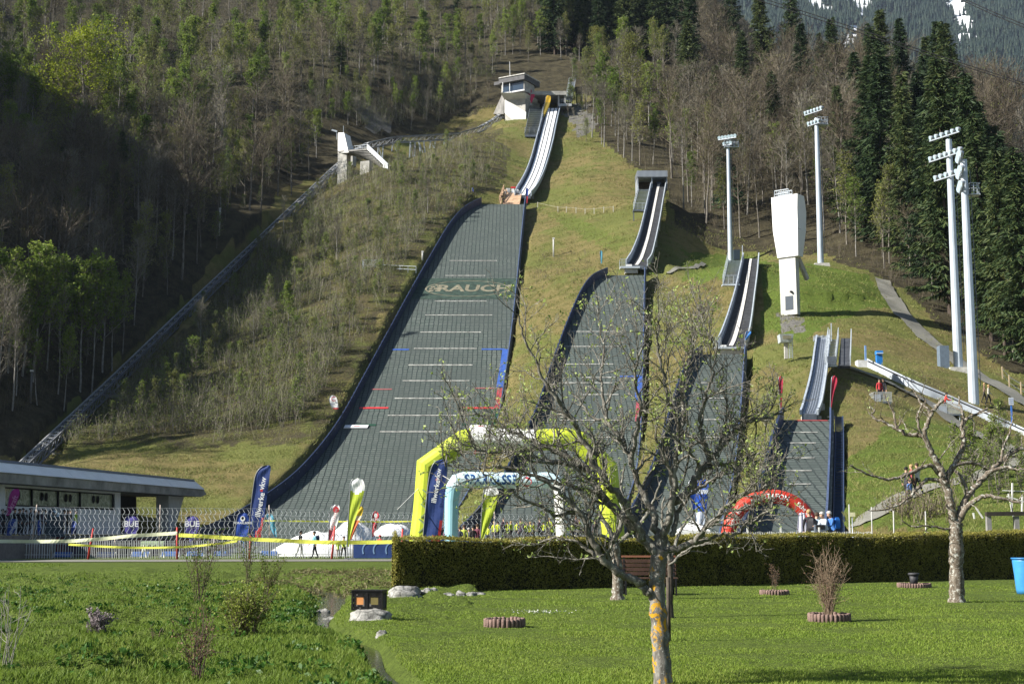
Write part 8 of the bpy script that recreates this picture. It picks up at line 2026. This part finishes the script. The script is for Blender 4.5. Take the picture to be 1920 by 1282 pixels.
# ------------------------------------------------------------------ the far mountain
def mountain():
    def mz(x, y): return 395 + .62 * (y - 1600) + 60 * fbm(x / 260, y / 260, 50, 4) + 14 * fbm(x / 50, y / 50, 60, 3) - .05 * x
    ys = np.linspace(1350, 4200, 200); xs = np.linspace(-600, 1900, 200); Yg, X = np.meshgrid(ys, xs, indexing='ij'); Z = mz(X, Yg); V = np.stack([X, Yg, Z], -1).reshape(-1, 3); nr, nc = X.shape; i = np.arange(nr * nc).reshape(nr, nc); q = np.stack([i[:-1, :-1], i[:-1, 1:], i[1:, 1:], i[1:, :-1]], -1).reshape(-1, 4)
    SN = [[(1440, -60), (1530, -40), (1545, 12), (1590, 30), (1570, 42), (1530, 24), (1500, 0)], [(1540, -60), (1650, -60), (1640, 5), (1615, 40), (1590, 62), (1565, 75), (1580, 95), (1600, 85), (1600, 70), (1625, 50)], [(1745, -60), (1805, -60), (1815, 30), (1838, 62), (1820, 85), (1800, 96), (1785, 70), (1790, 40), (1768, 10)], [(1660, 25), (1672, 25), (1668, 42)], [(1330, -60), (1345, -60), (1350, 10), (1335, 15)], [(1360, -20), (1400, -10), (1395, 5)]]
    def snow(P, j=9):
        px, py = proj(P[:, 0], P[:, 1], P[:, 2]); n = fbm(P[:, 0] / 22, P[:, 1] / 22, 71, 3) * j * 2; m = np.zeros(len(P), bool)
        for s in SN: m |= inpoly(px + n, py + n * .6, s)
        return m
    t = NT('mountain_surface'); a = t.add('ShaderNodeAttribute', attribute_name='snow'); P = t.coord(); n = t.noise(P, .045, 8, .78); k = t.math('ADD', a.outputs['Fac'], t.math('MULTIPLY', t.math('SUBTRACT', n, .5), 1.0)); m = t.pbr(t.mix(t.ramp(k, [(.36, (0, 0, 0)), (.66, (1, 1, 1))]), t.ramp(n, [(.3, (.02, .028, .016)), (.7, (.06, .06, .035))]), (.82, .84, .87)), .8, 0, t.bump(n, .6, 4), .2)
    me = np_mesh('mountain', V, q, mats=[m], smooth=True); at_ = me.attributes.new('snow', 'FLOAT', 'POINT'); at_.data.foreach_set('value', snow(V).astype(np.float32)); tag(link_mesh('mountain', me), kind='structure')
    rg = np.random.default_rng(4); n = 60000; x = rg.uniform(60, 1700, n); y = rg.uniform(1600, 3700, n); z = mz(x, y); px, py = proj(x, y, z); ok = (px > 1150) & (px < 2050) & (py > -140) & (py < 420) & ~(snow(np.stack([x, y, z], -1)) & (rg.random(n) < .93)) ; x, y, z = x[ok], y[ok], z[ok]; n = len(x); h = rg.uniform(15, 30, n); r = h * rg.uniform(.15, .2, n); Vs = []; Qs = []; T = []; k = 0; a = np.arange(7) * 2 * np.pi / 7
    for lv, (z0, z1, rr) in enumerate(((.05, .5, 1.0), (.3, .75, .72), (.55, 1.0, .45))):
        rot = rg.uniform(0, 1, (n, 1)); rad = r[:, None] * rr * rg.uniform(.75, 1.2, (n, 7)); ring = np.stack([x[:, None] + np.cos(a + rot) * rad, y[:, None] + np.sin(a + rot) * rad, z[:, None] + h[:, None] * (z0 + rg.uniform(-.04, .04, (n, 7)))], -1); tip = np.stack([x, y, z + h * z1], -1)[:, None]; Vs.append(np.concatenate([ring, tip], 1).reshape(-1, 3)); b = k + np.arange(n)[:, None, None] * 8; f = np.stack([np.arange(7), (np.arange(7) + 1) % 7, np.full(7, 7)], -1)[None]; T.append((b + f).reshape(-1, 3)); k += n * 8
    fm = leafmat('far_spruce_needles', [(.1, (.008, .016, .014)), (.5, (.014, .027, .02)), (.9, (.028, .042, .026))], 0.0)
    tag(link_mesh('mountain_forest', np_mesh('mountain_forest', np.concatenate(Vs), None, np.concatenate(T), mats=[fm])), kind='stuff')
mountain()
# tussocks of old grass on the open slopes
def tussocks():
    rg = np.random.default_rng(15); n = 220000; px = rg.uniform(-20, 1940, n); py = rg.uniform(200, 1010, n); ok = ~inpoly(px, py, [(-30, 190), (930, 190), (640, 320), (40, 850), (-30, 850)]) & ~inpoly(px, py, [(1100, 190), (1950, 190), (1950, 690), (1900, 700), (1820, 640), (1620, 495), (1440, 470), (1270, 420), (1240, 345), (1100, 230)]); px, py = px[ok], py[ok]; P = hit_many(px, py); P = P[(P[:, 1] > 56) & (P[:, 1] < 330)]
    bad = np.zeros(len(P), bool)
    for T in list(HS.values()) + list(RS.values()):
        yy = T['y'][::-1]; xl = np.interp(P[:, 1], yy, T['xl'][::-1]); xr = np.interp(P[:, 1], yy, T['xr'][::-1]); bad |= (P[:, 1] > yy[0] - 1) & (P[:, 1] < yy[-1] + 1) & (P[:, 0] > xl - .8) & (P[:, 0] < xr + .8)
    yf = np.interp(P[:, 0], YF_X, YF_Y); bad |= P[:, 1] < yf + 2; x, y = proj(P[:, 0], P[:, 1], P[:, 2])
    for pth in ([(1655, 528), (1700, 600), (1790, 675), (1920, 757), (1945, 757), (1800, 668), (1712, 590), (1668, 520)], [(1590, 1000), (1640, 955), (1740, 905), (1930, 838), (1930, 872), (1745, 930), (1650, 985)], [(1570, 684), (1640, 700), (1760, 760), (1900, 850), (1890, 880), (1750, 785), (1640, 720)]): bad |= inpoly(x, y, pth)
    P = P[~bad]; m = len(P); h = rg.uniform(.05, .22, m) * (P[:, 1] / 130) ** .5 * (1 + 1.2 * np.clip(fbm(P[:, 0] / 4, P[:, 1] / 4, 19, 3), -.5, 1)); d = rg.normal(size=(m, 3)) * np.array([.7, .7, 0]) + np.array([0, 0, 1.]); V, q = sticks(P - np.array([0, 0, .03]), P + d * h[:, None], .05 * (P[:, 1] / 120), rg)
    tag(link_mesh('slope_grass', np_mesh('slope_grass', V, q, mats=[leafmat('slope_blades', [(.12, (.085, .12, .025)), (.4, (.155, .185, .045)), (.6, (.24, .235, .08)), (.85, (.33, .285, .125))], .3, .16)])), kind='stuff')
tussocks()
# ------------------------------------------------------------------ the air
def haze():
    mb = MB(); mb.hexa([(-1500, -80, -3), (2600, -80, -3), (2600, 4600, -3), (-1500, 4600, -3), (-1500, -80, 2600), (2600, -80, 2600), (2600, 4600, 2600), (-1500, 4600, 2600)])
    m = bpy.data.materials.new('air'); m.use_nodes = True; n = m.node_tree.nodes; n.clear(); o = n.new('ShaderNodeOutputMaterial'); v = n.new('ShaderNodeVolumePrincipled'); v.inputs['Color'].default_value = (.62, .76, 1, 1); v.inputs['Density'].default_value = .000045; v.inputs['Anisotropy'].default_value = .2
    m.node_tree.links.new(v.outputs[0], o.inputs['Volume']); tag(mb.build('haze', [m]), kind='stuff')
haze()
# ------------------------------------------------------------------ camera, sun, sky
cam = bpy.data.cameras.new('camera'); co = bpy.data.objects.new('camera', cam); COL.objects.link(co)
co.location = (0, 0, CZ); co.rotation_euler = (math.pi / 2 + TH, 0, 0)
cam.lens = 50; cam.sensor_width = 36; cam.clip_start = .1; cam.clip_end = 9000
sc.camera = co
ELEV, BACK = math.radians(34), math.radians(17)
tosun = Vector((-math.cos(ELEV) * math.cos(BACK), -math.cos(ELEV) * math.sin(BACK), math.sin(ELEV)))
sl = bpy.data.lights.new('sun', 'SUN'); sl.energy = 5.0; sl.angle = math.radians(.5); sl.color = (1, .95, .86)
so = bpy.data.objects.new('sun', sl); COL.objects.link(so); so.rotation_euler = (-tosun).to_track_quat('-Z', 'Y').to_euler()
w = bpy.data.worlds.new('World'); sc.world = w; w.use_nodes = True
bg = w.node_tree.nodes['Background']; sky = w.node_tree.nodes.new('ShaderNodeTexSky'); sky.sky_type = 'NISHITA'; sky.sun_disc = False
sky.sun_elevation = ELEV; sky.sun_rotation = math.atan2(tosun.x, tosun.y); sky.altitude = 700
w.node_tree.links.new(sky.outputs[0], bg.inputs[0]); bg.inputs[1].default_value = .053
sc.view_settings.view_transform = 'Standard'; sc.view_settings.look = 'None'; sc.view_settings.exposure = 1.14; sc.view_settings.gamma = 1
sc.cycles.max_bounces = 6; sc.cycles.transparent_max_bounces = 8; sc.cycles.diffuse_bounces = 3
